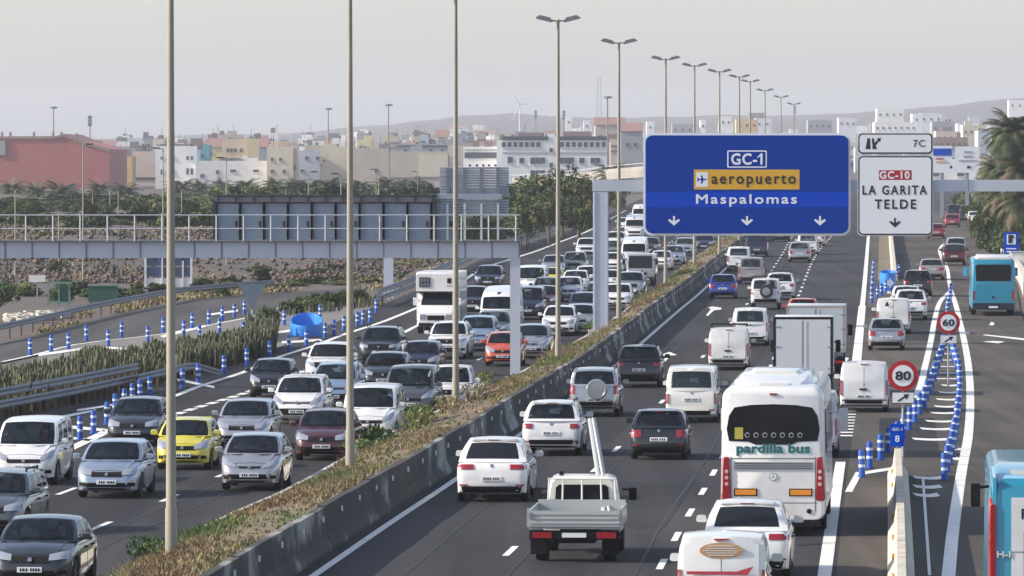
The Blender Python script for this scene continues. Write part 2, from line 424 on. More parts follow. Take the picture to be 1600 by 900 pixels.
for py in (602, 613, 624, 635, 645, 658, 670, 686, 701, 716, 733, 746, 760, 773):
    Y = Yof(1450, py); n = 5; a, c = xl(Y) + (.35 if py < 700 else 2.3), xr(Y) - .05
    if py > 740: a = c - 1.0 * (c - xline([(1430, 900), (1428, 740)])(Y))
    top = []; bot = []
    for i in range(n + 1):
        t = i / n; x = a + (c - a) * t; sag = -.7 * math.sin(math.pi * t)
        top.append((x, Y + sag + .75, _zs(Y) + .014)); bot.append((x, Y + sag - .75, _zs(Y) + .014))
    k = len(bars.v); bars.v += bot + top
    for i in range(n): bars.f.append((k + i, k + i + 1, k + n + 2 + i, k + n + 1 + i)); bars.m.append(0)
for py in (508, 516, 525, 534, 543, 553, 563, 573, 583, 592):
    Y = Yof(1470, py); a, c = LG(Y) + .5, RG(Y) - .5
    bars.quad((a, Y - .6, _zs(Y) + .014), (c, Y - .6, _zs(Y) + .014), (c, Y + .4, _zs(Y) + .014), (a, Y + .4, _zs(Y) + .014))
tagm(bars.build('road_marking', WHITE))
for q in ([(1335, 740), (1398, 730), (1402, 734), (1338, 744)], [(1440, 745), (1450, 900), (1455, 900), (1444, 745)]):
    pxpoly(q, off=.018)

# ================================================================== median: soil, kerb, concrete barrier
CONC = principled('concrete', (.46, .44, .39), .9, noise_amt=.35, noise_scale=1.3, bump=.3, bump_scale=12)
def stained_concrete():
    m = principled('stained_concrete', (.24, .23, .215), .92)
    nt = m.node_tree; b = nt.nodes['Principled BSDF']; g = nt.nodes.new('ShaderNodeNewGeometry')
    def nz(sx, sy, sz, s, d=5):
        mp = nt.nodes.new('ShaderNodeMapping'); mp.inputs['Scale'].default_value = (sx, sy, sz); nt.links.new(g.outputs['Position'], mp.inputs[0])
        n = nt.nodes.new('ShaderNodeTexNoise'); n.inputs['Scale'].default_value = s; n.inputs['Detail'].default_value = d; nt.links.new(mp.outputs[0], n.inputs[0]); return n
    n1 = nz(1, .16, .35, 1.5); n2 = nz(1, 1, 1, .12, 3); n3 = nz(1, 1, 1, 6)
    a = nt.nodes.new('ShaderNodeMath'); a.operation = 'MULTIPLY_ADD'; nt.links.new(n1.outputs[0], a.inputs[0]); a.inputs[1].default_value = 1.2; nt.links.new(n2.outputs[0], a.inputs[2])
    r = nt.nodes.new('ShaderNodeValToRGB'); e = r.color_ramp.elements; e[0].position = .38; e[0].color = (.035, .034, .033, 1); e[1].position = .62; e[1].color = (.36, .35, .32, 1)
    el = e.new(.50); el.color = (.065, .062, .058, 1)
    mr = nt.nodes.new('ShaderNodeMapRange'); mr.inputs['From Min'].default_value = .6; mr.inputs['From Max'].default_value = 1.7
    nt.links.new(a.outputs[0], mr.inputs[0]); nt.links.new(mr.outputs[0], r.inputs[0])
    mx = nt.nodes.new('ShaderNodeMix'); mx.data_type = 'RGBA'; mx.blend_type = 'MULTIPLY'; mx.inputs[0].default_value = .5
    nt.links.new(r.outputs[0], mx.inputs[6]); nt.links.new(n3.outputs['Fac'], mx.inputs[7]); nt.links.new(mx.outputs[2], b.inputs['Base Color'])
    return m
STAIN = stained_concrete()
SOIL = principled('median_soil', (.19, .135, .085), .95, noise_amt=.5, noise_scale=1.6, color2=(.10, .075, .05), bump=.8, bump_scale=5)
MY0, MY1 = 100, 1060
b = MB(); ys = [y for y in YS if MY0 <= y <= MY1]
def soil_z(Y, t):    # t 0 at the kerb, 1 at the barrier
    return _zs(Y) + .30 + .52 * t + .10 * math.sin(math.pi * t)
for Y in ys:
    for k in range(7):
        t = k / 6; x = ML(Y) + .1 + (WALL(Y) - .22 - ML(Y)) * t
        nn = 0 if k in (0, 6) else .13 * noise.noise(Vector((x * .8, Y * .35, 3)))
        b.v.append((x, Y, soil_z(Y, t) + nn))
for j in range(len(ys) - 1):
    for i in range(6): a = j * 7 + i; b.f.append((a, a + 1, a + 8, a + 7)); b.m.append(0)
tagm(b.build('median_soil', SOIL, smooth=50))
def wall_run(name, fx, y0, y1, prof, seglen, mat, root, gap=.03, part='barrier_segment', wob=0.0):
    y = y0; n = 0
    while y < y1 - .5:
        ye = min(y1, y + seglen - gap); b = MB(); m = 3; rings = []
        dz = wob * (rnd.random() - .5)
        for i in range(m + 1):
            yy = y + (ye - y) * i / m
            rings.append([(fx(yy) + px, yy, _zs(yy) + pz + (dz if pz > .3 else 0)) for px, pz in prof])
        b.rings(rings); b.build(part, mat, root); y += seglen; n += 1
JERSEY = [(-.24, -.05), (.30, -.05), (.30, .08), (.14, .33), (.09, 1.0), (-.09, 1.0), (-.24, .6)]
root = thing('concrete_barrier', 'long dark stained concrete barrier between the dry median strip and the right carriageway', 'barrier', (0, 0, 0))
wall_run('w', WALL, MY0, 700, JERSEY, 6.0, STAIN, root, wob=.05)
wall_run('w', WALL, 700, MY1, JERSEY, 30.0, STAIN, root)
WDISC = principled('white_reflector', (.75, .76, .78), .35)
rb = MB(); rb.box((0, 0, 0), (.05, .10, .13)); rmesh = rb.mesh('reflector', [WDISC])
y = 118
while y < 480:
    o = link('reflector', rmesh, root, (WALL(y) + .145, y, _zs(y) + .74)); y += 4.6
root = thing('concrete_kerb', 'low pale concrete kerb along the left edge of the planted median', 'kerb')
wall_run('k', ML, MY0, 640, [(-.10, -.05), (.10, -.05), (.10, .30), (.06, .40), (-.06, .40), (-.10, .30)], 8.0, CONC, root, part='kerb_segment', wob=.06)
wall_run('k', ML, 640, MY1, [(-.10, -.05), (.10, -.05), (.10, .42), (-.10, .42)], 40.0, CONC, root, part='kerb_segment')
# the pale divider at the lower right
DIV = xline([(1409, 900), (1407, 800), (1403, 700)], .80)
CREAM = principled('pale_concrete', (.52, .47, .38), .9, noise_amt=.3, noise_scale=1.6, bump=.3, bump_scale=10)
ye = G(1403, 700, .8).y
root = thing('concrete_divider', 'pale concrete divider with orange reflectors ending at the blue posted island', 'barrier')
wall_run('d', DIV, 100, ye, [(-.30, -.05), (.30, -.05), (.29, .10), (.15, .32), (.09, .80), (-.09, .80), (-.15, .32), (-.29, .10)], 3.0, CREAM, root)
ORR = principled('orange_reflector', (.55, .28, .05), .4)
rb = MB(); rb.box((0, 0, 0), (.06, .22, .13)); rmesh = rb.mesh('reflector', [ORR])
for py in (750, 772, 822, 857, 888, 920):
    Y = Yof(1385, py + 6); link('reflector', rmesh, root, (DIV(Y) - .165, Y, _zs(Y) + .34))
# narrow pale concrete strip wall of the upper fork
FK = xline([(1398, 425), (1396, 400), (1393, 370), (1391, 345)], .6)
root = thing('concrete_divider', 'pale low concrete divider between motorway and slip road below the white sign', 'barrier')
wall_run('d', FK, G(1398, 425, .6).y, 980, [(-.25, -.05), (.25, -.05), (.12, .6), (-.12, .6)], 12.0, CREAM, root)
FKG = lambda Y: FK(Y) - 0.28
bb, _ = ribbon('s', lambda Y: FKG(Y) - .9, FKG, G(1398, 425, .6).y, 900, .012, PAVE)
tagm(bb.build('verge', principled('dry_verge', (.15, .12, .075), .95, noise_amt=.5, noise_scale=.8)))

# ------------------------------------------------------------------ dry plants on the median (uncountable)
TUFT = [principled('straw', (.26, .205, .105), .9, noise_amt=.3), principled('rust_weed', (.17, .11, .06), .9, noise_amt=.3),
        principled('olive_weed', (.135, .15, .05), .9, noise_amt=.3), principled('green_weed', (.07, .13, .035), .9, noise_amt=.3),
        principled('pale_straw', (.29, .25, .17), .9, noise_amt=.3)]
def tufts(b, x, y, z, h, n, rad, mi, w=.02):
    for _ in range(n):
        a = rnd.random() * 6.283; r = rad * rnd.random(); bx, by = x + r * math.cos(a), y + r * math.sin(a)
        l = h * (.5 + rnd.random() * .7); a2 = rnd.random() * 6.283; t = l * (.3 + 1.0 * rnd.random())
        tx, ty = bx + t * math.cos(a2), by + t * math.sin(a2); ux, uy = -math.sin(a2) * w, math.cos(a2) * w
        if rnd.random() < .5:
            b.add([(bx - ux, by - uy, z - .03), (bx + ux, by + uy, z - .03), (tx, ty, z + l)], [(0, 1, 2)], mi)
        else:
            m_ = ((bx + tx) / 2, (by + ty) / 2)
            b.add([(bx, by, z), (m_[0] + ux * 2.2, m_[1] + uy * 2.2, z + l * .6), (tx, ty, z + l), (m_[0] - ux * 2.2, m_[1] - uy * 2.2, z + l * .55)], [(0, 1, 2, 3)], mi)
b = MB()
def density(Y): return 26 if Y < 190 else 15 if Y < 280 else 7 if Y < 420 else 2.2 if Y < 650 else .8
Y = MY0 + 5.0
while Y < 950:
    step = 2.0; W_ = WALL(Y) - ML(Y) - .35
    for _ in range(int(density(Y) * W_ * step)):
        t = rnd.random(); yy = Y + rnd.random() * step; x = ML(yy) + .12 + W_ * t
        nz = noise.noise(Vector((x * .5, yy * .09, 0))); nz2 = noise.noise(Vector((x * .3, yy * .05, 9)))
        if nz2 < -.12 and rnd.random() < .8: continue
        q = nz + rnd.gauss(0, .22); mi = 3 if q > .55 else 2 if q > .08 else 1 if q < -.34 else 0 if rnd.random() < .75 else 4
        k = max(1, Y / 260)
        tufts(b, x, yy, soil_z(yy, t), (.07 + .26 * max(0, nz2 + .3)) * (1 + .15 * k) * (1.2 if mi == 3 else 1), 8, .17 * k, mi, w=.010 * k)
    Y += step
# a few tall green shrubs seen on the strip
for px, py, h, mi in ((585, 688, .95, 3), (655, 672, 1.1, 2), (700, 645, 1.0, 0), (560, 700, .5, 3), (655, 655, .9, 3), (230, 868, .7, 3), (745, 630, 1.2, 4), (760, 600, .9, 2), (930, 515, .7, 3)):
    g = G(px, py, .5); h *= .65
    for _ in range(60): tufts(b, g.x + rnd.gauss(0, .25), g.y + rnd.gauss(0, .9), g.z + rnd.random() * h * .7, h * .22, 7, .12, mi if rnd.random() < .8 else 2, .018)
tag(b.build('median_weeds', TUFT), kind='stuff')
# ================================================================== vehicles
def paint(name, c, metal=0.0, rough=.38, coat=.8):
    m = principled('paint_' + name, c, rough, metal=metal, coat=coat); return m
PAINT = {
 'white': principled('paint_white', (.66, .66, .655), .38, coat=.8, noise_amt=.12, noise_scale=1.6), 'warm_white': paint('warm_white', (.66, .65, .60)), 'silver': paint('silver', (.36, .37, .39), .6, .30),
 'silver_blue': paint('silver_blue', (.27, .33, .41), .5, .30), 'grey': paint('grey', (.085, .095, .105), .5), 'dark_grey': paint('dark_grey', (.020, .024, .028), .4),
 'black': paint('black', (.006, .0065, .008)), 'navy': paint('navy', (.008, .014, .045), .3), 'blue': paint('blue', (.012, .05, .27), .3),
 'pale_blue': paint('pale_blue', (.20, .29, .40), .4), 'teal': paint('teal', (.020, .055, .075), .3), 'yellow': paint('yellow', (.52, .46, .045)),
 'dark_red': paint('dark_red', (.055, .006, .012), .2), 'red': paint('red', (.22, .016, .03)), 'orange': paint('orange', (.42, .07, .035)),
 'green_grey': paint('green_grey', (.14, .18, .165), .3), 'beige_silver': paint('beige_silver', (.30, .27, .25), .5), 'turquoise': paint('turquoise', (.010, .20, .31)),
 'light_turquoise': paint('light_turquoise', (.03, .34, .52)), 'dropside_grey': paint('dropside_grey', (.37, .39, .39), .1, .5, .2)}
RUB = principled('tyre_rubber', (.016, .016, .017), .85)
RIMM = principled('rim_metal', (.42, .43, .45), .35, metal=.7)
PLAS = principled('black_plastic', (.007, .007, .008), .7, spec=.2)
SEAM = principled('panel_gap', (.02, .02, .022), .8)
CLOTH = principled('seat_cloth', (.12, .12, .13), .9)
DASH = principled('dashboard_plastic', (.018, .018, .02), .7)
LAMPW = principled('headlight_lens', (.36, .39, .43), .10, metal=.4, coat=1.0)
LAMPR = principled('red_lens', (.26, .008, .014), .2, coat=1.0)
LAMPO = principled('amber_lens', (.70, .25, .02), .25, coat=.8)
PLATEW = principled('number_plate_white', (.68, .70, .72), .4)
CHROME = principled('bright_trim', (.45, .46, .48), .25, metal=.9)
def glass_mat():
    m = bpy.data.materials.new('tinted_glass'); m.use_nodes = True; nt = m.node_tree; nt.nodes.clear()
    o = nt.nodes.new('ShaderNodeOutputMaterial'); t = nt.nodes.new('ShaderNodeBsdfTransparent'); t.inputs[0].default_value = (.46, .52, .53, 1)
    g = nt.nodes.new('ShaderNodeBsdfGlossy'); g.inputs['Roughness'].default_value = .04; g.inputs[0].default_value = (.85, .92, 1.0, 1)
    f = nt.nodes.new('ShaderNodeFresnel'); f.inputs[0].default_value = 1.5
    a = nt.nodes.new('ShaderNodeMath'); a.operation = 'MULTIPLY_ADD'; a.inputs[1].default_value = .62; a.inputs[2].default_value = .015
    x = nt.nodes.new('ShaderNodeMixShader'); nt.links.new(f.outputs[0], a.inputs[0]); nt.links.new(a.outputs[0], x.inputs[0])
    nt.links.new(t.outputs[0], x.inputs[1]); nt.links.new(g.outputs[0], x.inputs[2]); nt.links.new(x.outputs[0], o.inputs[0]); return m
GLASS = glass_mat()
DGLASS = principled('dark_glass', (.010, .012, .015), .08, spec=.35)

def tri_interp(tab, v):
    if v <= tab[0][0]: return tab[0][1]
    for (a, b), (c, d) in zip(tab, tab[1:]):
        if v <= c: return b + (d - b) * (v - a) / (c - a)
    return tab[-1][1]

class Car:
    """builds the shared meshes of one kind of road vehicle; +Y is forwards"""
    def __init__(s, L, W, H, belt, A, B, C_, D, hood, tail, r=.32, axles=None, clear=.20, wr=.74, round_front=.62, round_rear=.78, windows=((.06, .46), (.50, .88)),
                 rearwin=(.08, .12, .92, .86), screen=(.05, .05, .95, .95), style=None, boxy=False, panel=False, extra=None, zbelt_r=None, roofglass=False):
        s.L, s.W, s.H, s.belt = L, W, H, belt; s.A, s.B, s.C, s.D = A, B, C_, D; s.r = r; s.clear = clear
        s.hood, s.tail, s.wr, s.rf, s.rr = hood, tail, wr * W / 2, round_front, round_rear
        s.ax = axles or (L / 2 - .82, -L / 2 + .78); s.windows = windows; s.rearwin = rearwin; s.screen = screen; s.boxy = boxy; s.panel = panel
        s.style = style or {}; s.extra = extra; s.zr = zbelt_r or belt; s.parts = None
    def halfw(s, y):
        h, W = s.L / 2, s.W / 2
        e = .25 if s.boxy else 1.0
        f = tri_interp([(-h, s.rr), (-h + .05, s.rr + (1 - s.rr) * .45), (-h + .16, .95), (-h + .5 , .985), (-h + .9, 1.0), (h - 1.25, 1.0), (h - .75, .975), (h - .38, .93), (h - .18, s.rf + (1 - s.rf) * .62), (h - .06, s.rf + (1 - s.rf) * .32), (h, s.rf)], y)
        return W * f
    def deck(s, y):
        h = s.L / 2
        pts = [(-h + a, z) for a, z in s.tail] + [(s.D[0], s.zr), (s.A[0], s.belt)] + [(h - a, z) for a, z in s.hood]
        return tri_interp(sorted(pts), y)
    def shell(s):
        h = s.L / 2; b = MB()
        ys = {-h, -h + .02, -h + .05, -h + .10, -h + .16, -h + .3, -h + .5, h - .5, h - .38, h - .27, h - .18, h - .11, h - .06, h - .025, h, s.A[0], s.D[0], 0, s.A[0] * .5}
        for a in s.ax:
            for k in range(-4, 5): ys.add(a + (s.r + .06) * math.sin(k * math.pi / 8) * .999)
        ys |= {-h + a for a, z in s.tail} | {h - a for a, z in s.hood}
        ys = sorted(y for y in ys if -h <= y <= h); ys = [y for i, y in enumerate(ys) if i == 0 or y - ys[i - 1] > .012]
        rs = []
        for y in ys:
            w = s.halfw(y); zt = s.deck(y); e = min(1, min(y + h, h - y) / .12)
            zb = s.clear + (1 - e) * .10; zo = zb
            for a in s.ax:
                d = abs(y - a); ra = s.r + .06
                if d < ra: zo = max(zo, s.r + math.sqrt(max(0, ra * ra - d * d)) * .96)
            zt = max(zt, zb + .2); zo = min(zo, zt - .14)
            zm = max(zo + .03, zb + .52 * (zt - zb))
            half = [(0, max(zb, zo - .0 if zo > zb + .1 else zb)), (w * .86, zo), (w * .975, zo + .02), (w * 1.0, zm), (w * .985, zt - .10 if zt - .10 > zm else zm + .01), (w * .93, zt - .025), (w * .80, zt), (0, zt + .035 * (1 if y > s.A[0] else .3))]
            ring = [(x, y, z) for x, z in half] + [(-x, y, z) for x, z in half[-2:0:-1]]
            rs.append(ring)
        b.rings(rs)
        return b
    # greenhouse patches ---------------------------------------------------
    def gp(s, kind):
        wb, wr = s.W / 2 * .925, s.wr; (Ay, Az), (By, Bz), (Cy, Cz), (Dy, Dz) = s.A, s.B, s.C, s.D
        bul = .035; crown = .045; n = len
        def edge_front(v): return (wb + (wr - wb) * v + bul * math.sin(math.pi * v), Ay + (By - Ay) * v, Az + (Bz - Az) * v + .02 * math.sin(math.pi * v))
        def edge_rear(v): return (wb + (wr - wb) * v + bul * math.sin(math.pi * v), Dy + (Cy - Dy) * v, Dz + (Cz - Dz) * v + .02 * math.sin(math.pi * v))
        def side(u, v, sg):
            f, r_ = edge_front(v), edge_rear(v); y = f[1] + (r_[1] - f[1]) * u; z = f[2] + (r_[2] - f[2]) * u + (s.H - .035 - max(Bz, Cz)) * v * math.sin(math.pi * u)
            return (sg * (f[0] + (r_[0] - f[0]) * u + .012 * math.sin(math.pi * u)), y, z)
        def front(u, v, _=0):
            e = edge_front(v); q = 1 - (2 * u - 1) ** 2; return ((2 * u - 1) * e[0], e[1] + (.20 - .12 * v) * q * (.4 if s.boxy else 1), e[2] + crown * v * q)
        def rear(u, v, _=0):
            e = edge_rear(v); q = 1 - (2 * u - 1) ** 2; return ((2 * u - 1) * e[0], e[1] - (.07 - .03 * v) * q, e[2] + crown * v * q)
        def roof(u, v, _=0):
            q = 1 - (2 * u - 1) ** 2; l = side(v, 1, 1)
            y = l[1] + ((.08 * (1 - v)) * (.4 if s.boxy else 1) - .04 * v) * q
            return ((2 * u - 1) * l[0], y, l[2] + crown * q)
        return {'side': side, 'front': front, 'rear': rear, 'roof': roof}[kind]
    def patch(s, fn, holes, body, nu=8, nv=4, sg=1, flip=False):
        us = sorted(set([i / nu for i in range(nu + 1)] + [a for h_ in holes for a in (h_[0], h_[2])]))
        vs = sorted(set([i / nv for i in range(nv + 1)] + [a for h_ in holes for a in (h_[1], h_[3])]))
        def sub(us, vs, keep, B):
            k = len(B.v)
            for v in vs:
                for u in us: B.v.append(fn(u, v, sg))
            for j in range(len(vs) - 1):
                for i in range(len(us) - 1):
                    cu, cv = (us[i] + us[i + 1]) / 2, (vs[j] + vs[j + 1]) / 2
                    if keep(cu, cv):
                        a = k + j * len(us) + i; f = (a, a + 1, a + len(us) + 1, a + len(us)); B.f.append(f[::-1] if flip else f); B.m.append(0)
        inside = lambda u, v: any(h_[0] < u < h_[2] and h_[1] < v < h_[3] for h_ in holes)
        sub(us, vs, lambda u, v: not inside(u, v), body)
        out = []
        for h_ in holes:
            g = MB(); a = [u for u in us if h_[0] - 1e-6 <= u <= h_[2] + 1e-6]; c = [v for v in vs if h_[1] - 1e-6 <= v <= h_[3] + 1e-6]
            sub(a, c, lambda u, v: True, g); out.append(g)
        return out
    def decal(s, quad, n, m, face, off=.010, mi=0, b=None, back=.02, rim=None):
        """quad: 4 (p,q) corners; face 'front','rear' use (x,z), 'right','left' use (y,z), 'top' uses (x,y); projected on the shell"""
        b = b or MB(); P = []
        dirs = {'front': Vector((0, -1, 0)), 'rear': Vector((0, 1, 0)), 'right': Vector((-1, 0, 0)), 'left': Vector((1, 0, 0)), 'top': Vector((0, 0, -1))}
        d = dirs[face]
        for j in range(m + 1):
            for i in range(n + 1):
                u, v = i / n, j / m
                p = [(quad[0][k] * (1 - u) + quad[1][k] * u) * (1 - v) + (quad[3][k] * (1 - u) + quad[2][k] * u) * v for k in (0, 1)]
                o = Vector((p[0], 0, p[1])) if face in ('front', 'rear') else Vector((0, p[0], p[1])) if face in ('right', 'left') else Vector((p[0], p[1], 0))
                o = o - d * 20; loc, nr, ix, ds = s.bvh.ray_cast(o, d)
                if loc is None: P.append(None); continue
                if nr.dot(d) > 0: nr = -nr
                P.append((loc, nr))
        # holes: fall back to nearest hit's depth
        good = [q for q in P if q]
        if not good: return b
        fb = good[0]
        pts = []
        for idx, q in enumerate(P):
            if q is None:
                j, i = divmod(idx, n + 1); u, v = i / n, j / m
                p = [(quad[0][k] * (1 - u) + quad[1][k] * u) * (1 - v) + (quad[3][k] * (1 - u) + quad[2][k] * u) * v for k in (0, 1)]
                near = min(good, key=lambda g_: abs((g_[0].x if face in ('front', 'rear', 'top') else g_[0].y) - p[0]) + abs((g_[0].y if face == 'top' else g_[0].z) - p[1]))
                pts.append((near[0].copy(), near[1]))
            else: pts.append(q)
        o_ = [tuple(l + nr * off - d * off * .5) for l, nr in pts]; k = len(b.v); b.v += o_
        N = n + 1
        flip = face in ('front', 'right')
        for j in range(m):
            for i in range(n):
                a = k + j * N + i; f = (a, a + 1, a + N + 1, a + N); b.f.append(f[::-1] if flip else f); b.m.append(mi)
        # skirt back to the body
        loop = [i for i in range(N)] + [j * N + n for j in range(1, m + 1)] + [m * N + i for i in range(n - 1, -1, -1)] + [j * N for j in range(m - 1, 0, -1)]
        kk = len(b.v); b.v += [tuple(Vector(pts[i][0]) + d * back) for i in loop]
        for t in range(len(loop)):
            t2 = (t + 1) % len(loop); f = (k + loop[t], kk + t, kk + t2, k + loop[t2]); b.f.append(f[::-1] if flip else f); b.m.append(rim if rim is not None else mi)
        return b
    def make(s):
        """returns list of (name, mesh, material key or None, offset, level) ; level 0 always, 1 only when large in the picture"""
        out = []; body = s.shell(); st = s.style; W2 = s.W / 2; h = s.L / 2
        side = s.gp('side'); wv0, wv1 = st.get('winv', (.10, .86))
        holes = [(a, wv0, c, wv1) for a, c in s.windows]
        gs = []
        for sg in (1, -1): gs += [('window', g) for g in s.patch(side, holes, body, sg=sg, flip=(sg == 1), nu=10)]
        gs += [('windscreen', g) for g in s.patch(s.gp('front'), [s.screen], body, flip=True)]
        if s.rearwin:
            rw = s.rearwin if isinstance(s.rearwin[0], tuple) else (s.rearwin,)
            gs += [('rear_window', g) for g in s.patch(s.gp('rear'), list(rw), body)]
        else: s.patch(s.gp('rear'), [], body)
        s.patch(s.gp('roof'), [], body, nu=6, nv=8)
        bm = bmesh.new()
        vs = [bm.verts.new(v) for v in body.v]
        for f in body.f:
            try: bm.faces.new([vs[i] for i in f])
            except ValueError: pass
        bmesh.ops.remove_doubles(bm, verts=bm.verts[:], dist=.002)
        ed = [e for e in bm.edges if len(e.link_faces) == 2 and e.verts[0].co.z > s.belt + .02 and e.verts[1].co.z > s.belt + .02 and e.calc_face_angle(0) > R(38)]
        bmesh.ops.bevel(bm, geom=ed, offset=.05, segments=2, affect='EDGES', profile=.6, clamp_overlap=True)
        bmesh.ops.recalc_face_normals(bm, faces=bm.faces[:])
        me = bpy.data.meshes.new('body'); bm.to_mesh(me); s.bvh = BVHTree.FromBMesh(bm); bm.free()
        me.materials.append(PAINT['white']); me.polygons.foreach_set('use_smooth', [True] * len(me.polygons)); me.set_sharp_from_angle(angle=R(42))
        out.append(('body', me, 'P', None, 0))
        for nme, g in gs: out.append((nme, g.mesh(nme, [st.get('glass', GLASS) if nme != 'windscreen' else GLASS], 60), None, None, 0))
        # cabin
        c = MB(); c.box((0, (s.A[0] + s.D[0]) / 2, s.belt + .012), (s.W * .88, s.A[0] - s.D[0] - .1, .02)); c.box((0, s.A[0] - .22, s.belt + .05), (s.W * .80, .3, .10)); out.append(('dashboard', c.mesh('dashboard', [DASH]), None, None, 0))
        sy = s.A[0] - 1.25
        if not s.panel or True:
            for x in (-.36, .36):
                c = MB(); c.rloft([(-.12, .24, .19, s.belt - .3, s.belt + .22 * (s.H - s.belt) / .5, .06), (-.02, .24, .19, s.belt - .3, s.belt + .24 * (s.H - s.belt) / .5, .06)])
                zz = s.belt + .30 * (s.H - s.belt) / .5; c.rloft([(-.14, .13, .12, zz - .08, zz + .09, .05), (-.03, .13, .12, zz - .08, zz + .09, .05)])
                out.append(('seat', c.mesh('seat', [CLOTH], 60), None, (x, sy, 0), 1))
        if not s.panel and s.L > 3.2:
            c = MB(); c.rloft([(sy - 1.0, .62, .60, s.belt - .2, s.belt + .12, .06), (sy - .88, .62, .60, s.belt - .2, s.belt + .14, .06)])
            for x in (-.4, .4): c.rloft([(sy - 1.02, .12, .11, s.belt + .13, s.belt + .27, .04), (sy - .93, .12, .11, s.belt + .13, s.belt + .27, .04)]) if False else c.box((x, sy - .97, s.belt + .2), (.24, .08, .16))
            out.append(('rear_seat', c.mesh('rear_seat', [CLOTH], 60), None, None, 1))
        # wheels
        tm = MB(); r = s.r; tm.lathe([(r * .62, -.10), (r * .93, -.10), (r, -.06), (r, .06), (r * .93, .10), (r * .62, .10)], 20, axis='x'); tm = tm.mesh('tyre', [RUB], 40)
        rm = MB(); rm.lathe([(r * .66, .06), (r * .66, .09), (r * .55, .075), (r * .22, .085), (r * .2, .10), (.01, .10)], 16, axis='x')
        for k in range(5):
            a = k * 2 * math.pi / 5; rm.box((.09, math.cos(a) * r * .38, math.sin(a) * r * .38), (.02, .05 if abs(math.sin(a)) > .7 else .16, .16 if abs(math.sin(a)) > .7 else .05))
        rm = rm.mesh('rim', [RIMM], 40)
        for a in s.ax:
            for sg in (1, -1):
                out.append(('wheel', (tm, rm), None, (sg * (s.halfw(a) - .12), a, r), 0))
        def D(nm, quads, face, mat, off=.012, n=4, m=2, lvl=0, rim=None, extra=None):
            for q in quads:
                dd = s.decal(q, n, m, face, off, rim=rim)
                if dd.f: out.append((nm, dd.mesh(nm, mat if isinstance(mat, list) else [mat], 50), 'P' if isinstance(mat, list) else None, None, lvl))
        def mirror(q): return [q, [(-x, z) for x, z in (q[1], q[0], q[3], q[2])]]
        def plate(face, pz, off):
            dd = s.decal([(-.26, pz - .055), (.26, pz - .055), (.26, pz + .055), (-.26, pz + .055)], 4, 1, face, off)
            if not dd.f: return
            yy = (max if face == 'front' else min)(v[1] for v in dd.v); sg = 1 if face == 'front' else -1
            for i, x in enumerate((-.20, -.145, -.09, -.035, .06, .12, .18)):
                k = len(dd.v); a, c_ = x - .018, x + .018; zs_ = (pz - .033, pz + .033)
                dd.add([(a, yy + sg * .006, zs_[0]), (c_, yy + sg * .006, zs_[0]), (c_, yy + sg * .006, zs_[1]), (a, yy + sg * .006, zs_[1])], [(0, 1, 2, 3) if sg < 0 else (3, 2, 1, 0)], 1)
            out.append(('number_plate', dd.mesh('number_plate', [PLATEW, PLAS], 50), None, None, 0))
        # front
        zb = st.get('ground', .26); hz = st.get('head', (.46, .86, .62, .74, .64, .84))   # x0,x1 (share of W/2), inner lo/hi, outer lo/hi
        hq = [(hz[0] * W2, hz[2]), (hz[1] * W2, hz[4]), (hz[1] * W2, hz[5]), (hz[0] * W2, hz[3])]
        D('headlight', mirror(hq), 'front', LAMPW, .016, 5, 3)
        gr = st.get('grille', (.46, .58, .70))
        if gr: D('grille', [[(-gr[0] * W2, gr[1]), (gr[0] * W2, gr[1]), (gr[0] * W2 * 1.08, gr[2]), (-gr[0] * W2 * 1.08, gr[2])]], 'front', PLAS, .010, 6, 2)
        it = st.get('intake', (.68, .54, .24, .42))
        if it: D('air_intake', [[(-it[1] * W2, it[2]), (it[1] * W2, it[2]), (it[0] * W2, it[3]), (-it[0] * W2, it[3])]], 'front', PLAS, .010, 8, 2)
        pz = st.get('fplate', .44)
        plate('front', pz, .03)
        if st.get('badge', True): 
            bz = (gr[1] + gr[2]) / 2 if gr else .65
            D('badge', [[(-.04, bz - .035), (.04, bz - .035), (.04, bz + .035), (-.04, bz + .035)]], 'front', CHROME, .03, 2, 2, 1)
        fg = st.get('fog', (.66, .84, .33, .43))
        if fg: D('fog_light', mirror([(fg[0] * W2, fg[2]), (fg[1] * W2, fg[2]), (fg[1] * W2, fg[3]), (fg[0] * W2, fg[3])]), 'front', st.get('fogmat', PLAS), .010, 3, 1, 1)
        if s.hood and s.A[0] < h - .4:
            y0, y1 = s.A[0] + .06, h - .16; D('bonnet', [[(-.74 * W2, y0), (.74 * W2, y0), (.60 * W2, y1), (-.60 * W2, y1)]], 'top', [PAINT['white'], SEAM], .008, 8, 5, 1, rim=1)
            wy = s.A[0] + .12; wp = MB()
            for x in (-.05, .38): wp.tube((x, wy + .02, s.belt + .05), (x - .48, wy - .14 , s.belt + .10), .012, n=4)
            out.append(('wiper', wp.mesh('wiper', [PLAS]), None, None, 1))
        # rear
        tl = st.get('tail', (.60, .93, .68, .90))
        q = [(tl[0] * W2, tl[2]), (tl[1] * W2, tl[2]), (tl[1] * W2, tl[3]), (tl[0] * W2, tl[3])]
        D('taillight', mirror(q), 'rear', st.get('tailmat', LAMPR), .016, 4, 3)
        rb_ = st.get('rbump', (.80, .24, .40))
        if rb_: D('bumper', [[(-rb_[0] * W2, rb_[1]), (rb_[0] * W2, rb_[1]), (rb_[0] * W2 * 1.06, rb_[2]), (-rb_[0] * W2 * 1.06, rb_[2])]], 'rear', PLAS, .014, 8, 2)
        pz = st.get('rplate', .62)
        plate('rear', pz, .016)
